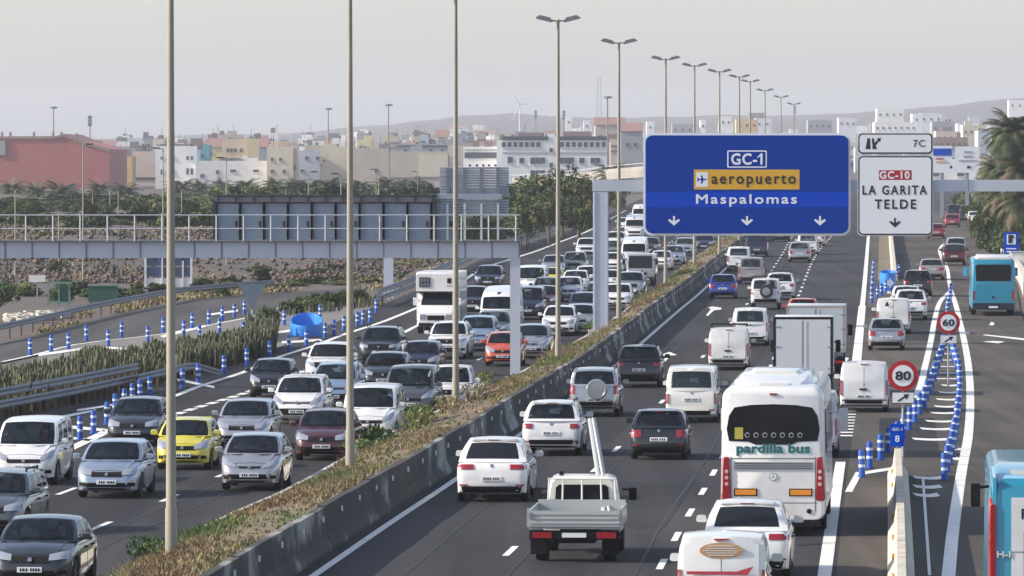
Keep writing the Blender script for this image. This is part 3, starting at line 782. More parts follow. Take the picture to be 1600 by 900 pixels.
        D('badge', [[(-.04, s.zr - .12), (.04, s.zr - .12), (.04, s.zr - .05), (-.04, s.zr - .05)]], 'rear', CHROME, .012, 2, 1, 1)
        if st.get('reflectors', True): D('reflector', mirror([(.66 * W2, .43), (.88 * W2, .43), (.88 * W2, .47), (.66 * W2, .47)]), 'rear', LAMPR, .008, 3, 1, 1)
        # doors and handles
        for face, sg in (('right', 1), ('left', -1)):
            y1 = s.A[0] + .02; yw = s.A[0] - s.D[0]
            spl = st.get('doors', (.0, .42, .80))
            for a, c_ in zip(spl, spl[1:]):
                ya, yc = y1 - a * yw - .03, y1 - c_ * yw + .03
                dm = s.decal([(yc, s.clear + .16), (ya, s.clear + .16), (ya, s.belt - .06), (yc, s.belt - .06)] if True else None, 3, 3, face, .006, rim=1)
                if dm.f: out.append(('door', dm.mesh('door', [PAINT['white'], SEAM], 50), 'P', None, 1, ('door_handle', s.decal([(yc + .06, s.belt - .17), (yc + .26, s.belt - .17), (yc + .26, s.belt - .13), (yc + .06, s.belt - .13)], 2, 1, face, .03).mesh('door_handle', [PLAS]))))
            # mirrors
            mm = MB(); x = sg * (W2 + .10); y = s.A[0] - .30; z = s.belt + .10
            mm.rloft([(y - .05, .115, .105, z - .075, z + .085, .05), (y + .07, .085, .08, z - .05, z + .06, .04)]); mm.v = [(px + x, py, pz) for px, py, pz in mm.v]
            mm.tube((sg * (W2 - .07), y + .04, z - .05), (x, y + .03, z - .03), .025, n=5)
            out.append(('mirror', mm.mesh('mirror', [st.get('mirror', PAINT['white'])], 50), 'P' if 'mirror' not in st else None, None, 0))
        if s.extra: s.extra(s, out)
        s.parts = out
        return s
def place_car(car, key, name, label, cat, loc, rz, group, big=True, scale=(1, 1, 1), sub=None):
    if car.parts is None: car.make()
    root = thing(name, label, cat, loc, rz, group); root.scale = scale
    pm = PAINT[key] if key in PAINT else key
    for p in car.parts:
        nm, me, mk, off, lvl = p[:5]
        if lvl and not big: continue
        if isinstance(me, tuple):
            w = link(nm, me[0], root, off); rmo = link('rim', me[1], w)

            if off[0] < 0: w.rotation_euler = (0, 0, math.pi)
            continue
        o = link(nm, me, root, off)
        if mk == 'P':
            o.material_slots[0].link = 'OBJECT'; o.material_slots[0].material = pm
        if len(p) > 5: link(p[5][0], p[5][1], o)
    placed_cars.append((car, root))
    return root
placed_cars = []

# ---- kinds --------------------------------------------------------------
def add_rack(s, out, bars=2, lvl=0):
    for k in range(bars):
        b = MB(); y = s.B[0] - .35 - k * 1.0; b.box((0, y, s.H + .10), (s.wr * 2 + .05, .05, .04))
        for sg in (-1, 1): b.box((sg * s.wr, y, s.H + .045), (.05, .06, .10))
        out.append(('rack_bar', b.mesh('rack_bar', [PLAS]), None, None, lvl))
def add_rails(s, out):
    for sg in (-1, 1):
        b = MB(); b.tube((sg * (s.wr - .03), s.B[0] - .1, s.H + .03), (sg * (s.wr - .03), s.C[0] + .2, s.H + .02), .022, n=6)
        for y in (s.B[0] - .15, s.C[0] + .25): b.box((sg * (s.wr - .03), y, s.H - .005), (.04, .08, .07))
        out.append(('roof_rail', b.mesh('roof_rail', [PLAS]), None, None, 1))
def add_spoiler(s, out):
    b = MB(); b.rloft([(s.C[0] - .14, s.wr * .86, s.wr * .82, s.C[1] - .005, s.C[1] + .035, .015), (s.C[0] + .05, s.wr * .95, s.wr * .92, s.C[1] - .02, s.C[1] + .05, .02)])
    out.append(('spoiler', b.mesh('spoiler', [PAINT['white']], 50), 'P', None, 1))
    b = MB(); b.box((0, s.C[0] - .15, s.C[1] + .018), (.30, .02, .02)); out.append(('brake_light', b.mesh('brake_light', [LAMPR]), None, None, 1))
def add_spare(s, out):
    b = MB(); h = s.L / 2; z = .98
    b.lathe([(.33, .02), (.36, -.01), (.36, -.13), (.345, -.16), (.30, -.165), (.29, -.155), (.03, -.16)], 28, c=(.10, -h, z), axis='y', mi=0)
    out.append(('spare_wheel_cover', b.mesh('spare_wheel_cover', [s.style.get('spare', PAINT['silver'])], 25), None, None, 0))
def add_jeep_spare(s, out):
    b = MB(); h = s.L / 2
    b.lathe([(.22, .02), (.34, .02), (.38, -.05), (.38, -.19), (.34, -.23), (.24, -.23)], 24, c=(.05, -h, 1.05), axis='y'); out.append(('spare_wheel', b.mesh('spare_wheel', [RUB], 45), None, None, 0))
    b = MB(); b.lathe([(.24, -.20), (.23, -.24), (.02, -.245)], 20, c=(.05, -h, 1.05), axis='y'); out.append(('spare_wheel_cover', b.mesh('spare_wheel_cover', [PAINT['silver']], 45), None, None, 0))
HOODH = [(.9, .93), (.45, .84), (.20, .74), (.09, .66), (.03, .58), (0, .50)]
TAILH = [(0, .58), (.03, .70), (.09, .84), (.16, .93)]
HATCH = Car(4.1, 1.76, 1.49, .96, (.98, .97), (.22, 1.41), (-1.38, 1.42), (-1.93, .96), HOODH, TAILH, extra=add_spoiler)
SMALL = Car(3.5, 1.65, 1.47, .95, (1.02, .96), (.34, 1.39), (-1.15, 1.40), (-1.62, .95), [(.6, .90), (.35, .82), (.14, .72), (.06, .62), (0, .50)], [(0, .58), (.03, .72), (.08, .86), (.13, .95)],
            r=.29, style=dict(head=(.42, .88, .60, .72, .66, .88), intake=(.66, .50, .26, .44), tail=(.66, .93, .66, .96)), extra=add_spoiler)
YARIS = Car(3.85, 1.70, 1.51, .98, (1.12, .98), (.30, 1.43), (-1.25, 1.43), (-1.80, .97), [(.6, .90), (.3, .80), (.14, .72), (.06, .62), (0, .50)], TAILH,
            r=.30, style=dict(head=(.44, .90, .62, .70, .72, .90), grille=(.34, .62, .67), intake=(.70, .48, .26, .46)), extra=add_spoiler)
SEDAN = Car(4.5, 1.80, 1.45, .95, (1.00, .96), (.22, 1.37), (-.95, 1.38), (-1.62, .97), HOODH, [(0, .60), (.04, .78), (.12, .90), (.3, .95)], zbelt_r=.97,
            style=dict(head=(.44, .88, .62, .74, .66, .82), tail=(.52, .92, .66, .86), rplate=.72), windows=((.07, .44), (.48, .80)), rearwin=(.07, .10, .93, .90))
ESTATE = Car(4.6, 1.80, 1.50, .96, (1.05, .97), (.28, 1.42), (-1.85, 1.42), (-2.18, .96), HOODH, TAILH, windows=((.05, .34), (.37, .64), (.68, .93)), extra=lambda s, o: (add_rails(s, o), add_spoiler(s, o)))
MPV = Car(4.3, 1.80, 1.62, 1.02, (1.25, 1.02), (.40, 1.53), (-1.62, 1.54), (-2.02, 1.00), [(.55, .95), (.28, .84), (.14, .74), (.06, .64), (0, .50)], TAILH,
          windows=((.05, .36), (.40, .68), (.72, .93)), style=dict(head=(.50, .90, .66, .76, .78, .98), grille=(.50, .70, .75), intake=(.66, .52, .32, .54), fog=(.74, .88, .30, .38)), extra=add_spoiler)
SUV = Car(4.45, 1.85, 1.66, 1.06, (1.00, 1.07), (.35, 1.57), (-1.55, 1.58), (-2.08, 1.06), [(.9, 1.03), (.4, .98), (.16, .90), (.07, .80), (.02, .70), (0, .52)], [(0, .62), (.03, .80), (.09, .96), (.16, 1.04)],
          r=.36, clear=.24, style=dict(head=(.50, .90, .76, .88, .80, .94), grille=(.48, .70, .90), intake=(.62, .55, .34, .52), fplate=.58, fog=(.68, .86, .40, .50), tail=(.62, .94, .84, .98), rbump=(.84, .28, .50), rplate=.70),
          extra=lambda s, o: (add_rails(s, o), add_spoiler(s, o)))
SUVC = Car(4.68, 1.93, 1.66, 1.04, (1.05, 1.05), (.30, 1.56), (-1.30, 1.58), (-2.10, 1.04), [(.9, 1.00), (.4, .92), (.16, .82), (.07, .74), (.02, .66), (0, .52)], [(0, .60), (.03, .78), (.10, .96), (.20, 1.03)],
           r=.37, clear=.22, wr=.70, style=dict(tail=(.50, .94, .86, .98), rbump=(.78, .26, .42), rplate=.62, glass=DGLASS), rearwin=(.10, .14, .90, .84), extra=add_spoiler)
OFFR = Car(4.2, 1.80, 1.72, 1.06, (.80, 1.08), (.32, 1.62), (-1.75, 1.63), (-1.98, 1.06), [(.9, 1.04), (.35, .99), (.12, .92), (.05, .82), (0, .60)], [(0, .66), (.03, .86), (.08, 1.05)],
           r=.37, clear=.28, wr=.80, style=dict(tail=(.76, .97, .80, 1.10), rbump=(.90, .34, .54), rplate=.60, grille=(.5, .72, .90), fplate=.55), rearwin=(.08, .14, .92, .88), extra=lambda s, o: (add_rails(s, o), add_spare(s, o)))
JEEP = Car(3.9, 1.75, 1.80, 1.12, (.70, 1.12), (.38, 1.72), (-1.75, 1.73), (-1.86, 1.12), [(.9, 1.08), (.35, 1.04), (.12, .98), (.05, .86), (0, .60)], [(0, .70), (.03, .95), (.06, 1.10)],
           r=.40, clear=.36, wr=.84, boxy=True, style=dict(tail=(.84, .97, .86, 1.04), rbump=(.94, .44, .62), rplate=.66), rearwin=(.08, .10, .92, .88), extra=lambda s, o: (add_rack(s, o), add_jeep_spare(s, o)))
PICK = Car(5.0, 1.78, 1.66, 1.02, (1.30, 1.03), (.72, 1.58), (-.55, 1.60), (-.78, 1.03), [(.9, 1.00), (.35, .95), (.12, .86), (.05, .76), (0, .55)], [(0, .95), (.03, 1.02)],
           r=.36, clear=.30, style=dict(head=(.56, .92, .70, .86, .70, .90), grille=(.50, .66, .84), tail=(.82, .97, .66, .98), fplate=.48), windows=((.08, .50), (.56, .92)))
VAN1 = Car(4.3, 1.80, 1.82, 1.08, (1.38, 1.08), (.72, 1.70), (-1.98, 1.74), (-2.08, 1.02), [(.55, 1.00), (.28, .90), (.13, .80), (.05, .68), (0, .52)], [(0, .62), (.02, .80), (.05, 1.00)],
           r=.32, wr=.82, round_rear=.88, windows=((.05, .28), (.34, .60), (.66, .92)), rearwin=(.12, .16, .88, .84),
           style=dict(head=(.52, .90, .68, .78, .76, .98), grille=(.50, .62, .72), intake=(.62, .54, .30, .46), tail=(.84, .98, .70, 1.12), rbump=(.88, .26, .44), rplate=.60, fplate=.50))
def panel_doors(s, out):
    """two plain rear doors with hinges and a handle on a windowless van back"""
    W2 = s.W / 2
    for sg in (-1, 1):
        a, c_ = (.012, .80 * W2) if sg > 0 else (-.80 * W2, -.012)
        dm = s.decal([(a, .50), (c_, .50), (c_, s.C[1] - .10), (a, s.C[1] - .10)], 3, 6, 'rear', .012, rim=1)
        out.append(('rear_door', dm.mesh('rear_door', [PAINT['white'], SEAM], 50), 'P', None, 0))
    hb = s.decal([(-.16, .80), (.10, .80), (.10, .86), (-.16, .86)], 2, 1, 'rear', .035); out.append(('door_handle', hb.mesh('door_handle', [PLAS]), None, None, 0))
    lb = s.decal([(-.14, s.C[1] - .03), (.14, s.C[1] - .03), (.14, s.C[1] + .00), (-.14, s.C[1] + .00)], 2, 1, 'rear', .02); out.append(('brake_light', lb.mesh('brake_light', [LAMPR]), None, None, 1))
VANP = Car(4.3, 1.80, 1.82, 1.08, (1.38, 1.08), (.72, 1.70), (-2.00, 1.74), (-2.09, 1.02), [(.55, 1.00), (.28, .90), (.13, .80), (.05, .68), (0, .52)], [(0, .62), (.02, .80), (.05, 1.00)],
           r=.32, wr=.84, round_rear=.90, windows=((.05, .28),), rearwin=None, panel=True,
           style=dict(head=(.52, .90, .68, .78, .76, .98), grille=(.50, .62, .72), intake=(.62, .54, .30, .46), tail=(.86, .985, .62, 1.15), rbump=(.90, .26, .46), rplate=.58, fplate=.50), extra=panel_doors)
VANPR = Car(4.3, 1.80, 1.82, 1.08, (1.38, 1.08), (.72, 1.70), (-2.00, 1.74), (-2.09, 1.02), [(.55, 1.00), (.28, .90), (.13, .80), (.05, .68), (0, .52)], [(0, .62), (.02, .80), (.05, 1.00)],
           r=.32, wr=.84, round_rear=.90, windows=((.05, .28),), rearwin=None, panel=True,
           style=dict(tail=(.86, .985, .62, 1.15), rbump=(.90, .26, .46), rplate=.58), extra=lambda s, o: (panel_doors(s, o), add_rack(s, o)))
BUS1 = Car(4.8, 1.84, 1.94, 1.12, (1.95, 1.13), (1.30, 1.82), (-2.20, 1.84), (-2.30, 1.08), [(.28, 1.04), (.14, .92), (.06, .80), (.02, .66), (0, .50)], [(0, .60), (.02, .86), (.05, 1.05)],
           r=.33, wr=.84, round_rear=.88, windows=((.04, .22), (.27, .56), (.62, .94)), rearwin=(.10, .14, .90, .84), style=dict(tail=(.84, .97, .66, 1.00), rbump=(.9, .28, .42), rplate=.80, head=(.5, .9, .66, .84, .68, .86), grille=(.46, .68, .84)))
TRAN = Car(5.5, 2.0, 2.45, 1.25, (2.05, 1.26), (1.30, 2.10), (-2.55, 2.36), (-2.70, 1.10), [(.55, 1.12), (.28, 1.00), (.13, .86), (.05, .72), (0, .52)], [(0, .62), (.02, .90), (.04, 1.08)],
           r=.35, clear=.26, wr=.84, round_rear=.9, windows=((.03, .22),), rearwin=None, panel=True, screen=(.05, .05, .95, .72),
           style=dict(head=(.60, .92, .78, .92, .82, 1.10), grille=(.55, .62, .82), intake=(.55, .5, .32, .46), tail=(.86, .985, .70, 1.3), fplate=.50, winv=(.10, .62)), extra=panel_doors)
MINIB = Car(5.2, 1.9, 2.05, 1.18, (2.0, 1.19), (1.30, 1.90), (-2.40, 1.97), (-2.54, 1.10), [(.5, 1.08), (.25, .96), (.12, .84), (.05, .70), (0, .52)], [(0, .62), (.02, .86), (.04, 1.05)],
            r=.34, clear=.24, wr=.84, round_rear=.9, windows=((.03, .22), (.26, .56), (.60, .94)), rearwin=(.1, .15, .9, .8),
            style=dict(head=(.58, .92, .74, .88, .80, 1.02), grille=(.5, .60, .78), tail=(.86, .985, .70, 1.2), winv=(.10, .74)))
# ------------------------------------------------------------------ heavier vehicles, each built once
BLUEGREEN = principled('dark_teal_print', (.01, .13, .13), .5)
GREYP = principled('grey_panel', (.32, .33, .36), .6)
def wheels(root, ax, W, r, w=.26, dual=False):
    tm = MB(); tm.lathe([(r * .6, -w / 2), (r * .95, -w / 2), (r, -w / 4), (r, w / 4), (r * .95, w / 2), (r * .6, w / 2)], 20, axis='x'); tm = tm.mesh('tyre', [RUB], 40)
    rm = MB(); rm.lathe([(r * .62, w * .3), (r * .60, w * .5), (r * .3, w * .3), (r * .25, w * .5), (.02, w * .5)], 16, axis='x'); rm = rm.mesh('rim', [RIMM], 40)
    for y in ax:
        for sg in (1, -1):
            o = link('wheel', tm, root, (sg * (W / 2 - w / 2 - .03), y, r)); 
            if sg < 0: o.rotation_euler = (0, 0, math.pi)
            link('rim', rm, o)
def rb(root, name, st, mat, smooth=40, seg=3, parent=None):
    b = MB(); b.rloft(st, seg=seg); return b.build(name, mat, parent or root, smooth)
def bx(root, name, c, d, mat, bev=0):
    b = MB(); b.box(c, d); return b.build(name, mat, root)
def mirror_on(root, x, y, z, mat=PLAS, h=.22, w=.10):
    b = MB(); b.rloft([(y - .05, w, w, z - h, z + h, .04), (y + .08, w * .8, w * .8, z - h * .8, z + h * .8, .04)]); b.v = [(px + x, py, pz) for px, py, pz in b.v]
    b.tube((x - math.copysign(.25, x), y + .1, z + h * .7), (x, y + .05, z + h * .6), .03, n=5); b.build('mirror', mat, root, 50)

def glass_panel(root, name, pts, mat=DGLASS, thick=.03, axis=(0, -1, 0)):
    b = MB(); n = len(pts); a = Vector(axis) * thick
    vs = [Vector(p) for p in pts]; vs2 = [v + a for v in vs]
    b.add(vs + vs2, [tuple(range(n)), tuple(range(2 * n - 1, n - 1, -1))] + [(i, n + i, n + (i + 1) % n, (i + 1) % n) for i in range(n)])
    return b.build(name, mat, root)

# ---- white touring coach seen from behind --------------------------------
def coach(loc, rz):
    root = thing('touring_coach', 'white touring coach with dark rear window and teal lettering', 'coach', loc, rz)
    W, L = 2.52, 12.0; h = W / 2; y0, y1 = 0.0, L; PW = PAINT['white']
    st = [(y0, h * .92, h * .88, .40, 3.38, .16), (y0 + .05, h * .975, h * .94, .38, 3.50, .22), (y0 + .16, h, h * .97, .36, 3.57, .28), (y0 + .6, h, h * .96, .32, 3.60, .32), (y1 - .9, h, h * .96, .30, 3.58, .30), (y1 - .3, h * .97, h * .92, .30, 3.30, .25), (y1, h * .85, h * .8, .36, 3.0, .25)]
    rb(root, 'body', st, PW, 35, 4)
    wheels(root, (2.9, 9.3), W, .50, .30)
    # rear window: wide dark trapezoid
    zs = [(-.98, 2.02), (-.55, 2.00), (-.40, 1.93), (.40, 1.93), (.55, 2.00), (.98, 2.02), (1.03, 2.30), (.98, 2.62), (.86, 2.82), (.5, 2.88), (0, 2.90), (-.5, 2.88), (-.86, 2.82), (-.98, 2.62), (-1.03, 2.30)]
    rw = glass_panel(root, 'rear_window', [(x * 1.08, .035, z + .26) for x, z in zs], DGLASS, .045)
    frost = principled('white_window_print', (.50, .50, .52), .5)
    for i in range(7):
        x = -.62 + .21 * i; b = MB(); b.lathe([(.060, 0), (.060, .006)], 14, c=(x, -.013, 2.42), axis='y'); b.lathe([(.045, -.004), (.045, .003)], 10, c=(x, -.018, 2.42), axis='y', mi=1); b.build('window_sticker', [frost, DGLASS], rw)
    yl = principled('yellow_window_sign', (.42, .36, .06), .6); bx(rw, 'window_sign', (-.82, -.014, 2.46), (.20, .012, .28), yl)
    text_mesh('pardilla bus', 'lettering', BLUEGREEN, root, (0, -.006, 2.07), 1.74, .28, bold=.05)
    bx(root, 'grille', (0, -.004, 1.68), (1.90, .03, .20), GREYP)
    for k in range(3): bx(root, 'grille_bar', (0, -.024, 1.63 + k * .055), (1.86, .012, .012), PLAS)
    e = MB(); e.lathe([(.10, 0), (.10, .012)], 20, c=(0, -.012, 1.42), axis='y'); e.lathe([(.082, -.003), (.082, .008)], 20, c=(0, -.018, 1.42), axis='y', mi=1)
    for k in range(3):
        a = R(90 + 120 * k); e.quad((.012 * math.sin(a), -.022, 1.42 - .012 * math.cos(a)), (.085 * math.cos(a), -.022, 1.42 + .085 * math.sin(a)), (-.012 * math.sin(a), -.022, 1.42 + .012 * math.cos(a)), (0, -.022, 1.42))
    e.build('emblem', [CHROME, PW], root, 40)
    for sg in (-1, 1):
        b = MB(); xs = sg * h * .885
        b.rloft([(-.035, .085, .065, .86, 1.88, .05), (.12, .13, .115, .78, 1.96, .08)]); b.v = [(x + xs, y, z) for x, y, z in b.v]; tlm = b.build('taillight', LAMPR, root, 40)
        for z in (1.55, 1.40, 1.25):
            c = MB(); c.lathe([(.045, 0), (.045, .012)], 12, c=(xs, -.045, z), axis='y'); c.build('lamp_bulb', principled('clear_lens', (.60, .42, .40), .2, coat=1), tlm)
        bx(root, 'seam', (sg * h * .80, .004, 1.25), (.015, .02, 1.3), SEAM)
        bx(root, 'amber_marker_plate', (sg * .66, .002, 1.05), (.56, .03, .18), PLAS); bx(root, 'amber_reflector', (sg * .66, -.016, 1.05), (.50, .02, .13), LAMPO)
        b = MB(); b.rloft([(-.02, .15, .13, 3.24, 3.33, .03), (.1, .17, .15, 3.22, 3.37, .04)]); b.v = [(x + sg * .98, y + .03, z - .02) for x, y, z in b.v]; b.build('marker_light', LAMPR, root, 40)
        mirror_on(root, sg * 1.52, 11.9, 2.3, PW, .3, .12)
    bx(root, 'seam', (0, .002, 1.86), (2.0, .02, .014), SEAM); bx(root, 'seam', (0, .002, .80), (2.1, .02, .012), SEAM)
    bx(root, 'bumper', (0, .05, .30), (2.25, .3, .12), PLAS)
    b = MB(); b.lathe([(.06, 0), (.06, .05)], 12, c=(.86, -.02, .60), axis='y'); b.build('towing_cap', PLAS, root)
    bx(root, 'brake_light', (0, .0, 3.40), (.18, .06, .04), LAMPR)
    # side windows, one strip of panes each side
    for sg in (-1, 1):
        for k in range(6):
            ya = 1.2 + k * 1.62; b = MB(); x0, x1 = sg * (h + .004), sg * (h * .975 + .006)
            b.add([(x0, ya, 1.95), (x0, ya + 1.55, 1.95), (x1, ya + 1.55, 3.0), (x1, ya, 3.0), (x0 - sg * .03, ya, 1.95), (x0 - sg * .03, ya + 1.55, 1.95), (x1 - sg * .03, ya + 1.55, 3.0), (x1 - sg * .03, ya, 3.0)],
                  [(0, 1, 2, 3), (7, 6, 5, 4), (0, 4, 5, 1), (1, 5, 6, 2), (2, 6, 7, 3), (3, 7, 4, 0)]); b.build('window', DGLASS, root)
    # raised roof fairing and cooler
    st = [(1.0, .85, .62, 3.50, 3.60, .02), (1.5, .95, .82, 3.50, 3.72, .08), (2.2, 1.0, .88, 3.50, 3.80, .12), (6.5, 1.0, .88, 3.50, 3.82, .12), (7.6, .95, .75, 3.50, 3.70, .08), (8.2, .8, .6, 3.50, 3.60, .02)]
    rb(root, 'roof_fairing', st, PW, 40, 4)
    rb(root, 'air_conditioner', [(2.4, .60, .52, 3.74, 3.86, .05), (2.6, .66, .60, 3.74, 3.90, .06), (4.6, .66, .60, 3.74, 3.90, .06), (4.9, .60, .5, 3.74, 3.86, .05)], PAINT['warm_white'], 40)
    bx(root, 'roof_hatch', (0, .75, 3.62), (.7, .6, .05), PAINT['warm_white'])
    return root

def city_bus(loc, rz, label, white_roof, W=2.5, L=12.0, H=3.15, closeup=False):
    root = thing('turquoise_bus', label, 'bus', loc, rz, 'turquoise buses on the slip road'); h = W / 2; TQ = PAINT['turquoise']
    st = [(0, h * .93, h * .90, .42, H - .22, .14), (.06, h * .98, h * .95, .38, H - .10, .18), (.2, h, h * .97, .34, H - .03, .2), (L - .5, h, h * .97, .34, H, .2), (L, h * .9, h * .86, .4, H - .2, .2)]
    rb(root, 'body', st, TQ, 35, 4); wheels(root, (3.1, 9.2), W, .48, .28)
    if not closeup:
        glass_panel(root, 'rear_window', [(x, .02, z) for x, z in ((-.95, 1.95), (.95, 1.95), (1.0, 2.75), (.9, 2.86), (-.9, 2.86), (-1.0, 2.75))], DGLASS, .04)
        bx(root, 'engine_cover', (0, .01, 1.25), (1.9, .04, 1.0), PAINT['turquoise']); bx(root, 'bumper', (0, .03, .55), (2.3, .12, .34), PAINT['navy'])
        bx(root, 'number_plate', (0, -.045, .50), (.5, .02, .11), PLATEW); bx(root, 'badge', (0, -.02, 1.05), (.12, .02, .12), PLAS)
        for sg in (-1, 1): bx(root, 'taillight', (sg * 1.08, .02, 1.15), (.12, .06, .5), LAMPR)
        for sg in (-1, 1): mirror_on(root, sg * 1.45, L - .2, 2.3, PAINT['light_turquoise'], .25, .1)
        rb(root, 'roof_pod', [(.1, .95, .85, H - .06, H + .06, .04), (.4, 1.0, .92, H - .06, H + .16, .08), (4.5, 1.0, .92, H - .06, H + .18, .08), (5.0, .9, .8, H - .06, H + .04, .04)], PAINT['white'], 40)
    else:
        bx(root, 'rear_panel', (.10, -.004, 2.25), (1.9, .03, 1.0), PAINT['white'])
        glass_panel(root, 'rear_window', [(x, -.02, z) for x, z in ((-.62, .95), (1.0, .95), (1.0, 2.10), (-.62, 2.10))], DGLASS, .03)
        bx(root, 'rear_panel', (.1, -.003, 1.30), (1.9, .02, .86), PAINT['white'])
        text_mesh('P', 'lettering', PAINT['navy'], root, (-.60, -.026, 2.45), .12, .18, bold=.03)
        text_mesh('H-I', 'lettering', PAINT['white'], root, (-.99, -.02, 1.70), .24, .11, bold=.03)
        for sg in (-1, 1):
            b = MB(); b.rloft([(-.03, .05, .05, .7, 2.62, .04), (.14, .10, .085, .6, 2.74, .06)]); b.v = [(x + sg * 1.185, y, z) for x, y, z in b.v]; b.build('taillight', LAMPR, root, 40)
            mirror_on(root, sg * 1.50, .9 if sg > 5 else 1.4, 2.72, PLAS, .22, .09)
            rb(root, 'side_fin', [(-.02, .05, .03, 1.0, H + .02, .02), (2.6, .06, .04, 1.0, H + .1, .02)], PAINT['light_turquoise']).location.x = sg * 1.16
        b = MB(); b.rloft([(.1, 1.12, 1.05, H - .22, H - .0, .06), (.5, 1.12, 1.0, H - .2, H + .04, .08)]); b.build('roof_edge', PAINT['light_turquoise'], root, 40)
        bx(root, 'roof_panel', (0, 1.6, H + .02), (1.7, 2.0, .04), PAINT['grey'])
        rb(root, 'air_conditioner', [(.9, .62, .52, H + .03, H + .24, .05), (1.1, .72, .62, H + .03, H + .36, .10), (3.2, .72, .62, H + .03, H + .38, .1), (3.4, .62, .5, H + .03, H + .24, .05)], PAINT['white'], 40, parent=root).location.x = .25
        bx(root, 'air_conditioner_trim', (.25, .95, H + .10), (1.0, .05, .06), PAINT['grey'])
    return root

def box_truck(loc, rz, label, boxmat, W=2.2, Hb=3.05, L=6.2, trim=None, front=False, group='trucks in traffic', detail=True, floor=.78):
    root = thing('box_truck', label, 'truck', loc, rz, group); h = W / 2
    yb = L - 1.9
    rb(root, 'cargo_box', [(0, h, h, floor, Hb, .03), (yb - .15, h, h, floor, Hb, .03)], boxmat, 40, 2)
    b = MB()
    for x0, x1, z0, z1 in ((-h, h, Hb - .07, Hb + .02), (-h, h, floor - .05, floor + .04), (-h - .01, -h + .07, floor, Hb), (h - .07, h + .01, floor, Hb)):
        b.box(((x0 + x1) / 2, -.02, (z0 + z1) / 2), (x1 - x0, .06, z1 - z0))
    b.build('rear_frame', trim or PLAS, root)
    for sg in (-1, 1):
        d = bx(root, 'rear_door', (sg * (h - .08) / 2, -.02, (floor + Hb) / 2), (h - .11, .05, Hb - floor - .16), boxmat)
        for z in (floor + .3, (floor + Hb) / 2, Hb - .35): bx(d, 'hinge', (sg * (h - .14), -.055, z), (.16, .03, .035), RIMM)
        t = MB(); t.tube((sg * .10, -.06, floor + .06), (sg * .10, -.06, Hb - .12), .007, n=5); t.build('door_bar', RIMM, d)
    bx(root, 'chassis', (0, yb / 2, .62), (W * .5, yb, .22), PLAS); bx(root, 'bumper', (0, .12, .48), (W * .94, .12, .14), PLAS)
    for sg in (-1, 1): bx(root, 'taillight', (sg * (h - .28), .02, .60), (.34, .08, .12), LAMPR); bx(root, 'mudguard', (sg * (h - .25), .9, .45), (.40, .03, .5), PLAS)
    bx(root, 'number_plate', (0, .0, .60), (.5, .02, .11), PLATEW)
    wheels(root, (1.3, L - .85), W * .97, .40, .32)
    rb(root, 'cab', [(yb, h * .88, h * .84, .45, 2.15, .08), (L - .5, h * .9, h * .8, .42, 2.2, .12), (L - .12, h * .9, h * .78, .40, 1.5, .10), (L, h * .84, h * .76, .42, 1.25, .10)], PAINT['white'], 35)
    for sg in (-1, 1): mirror_on(root, sg * (h + .14), L - .55, 1.75, PLAS, .24, .10)
    return root

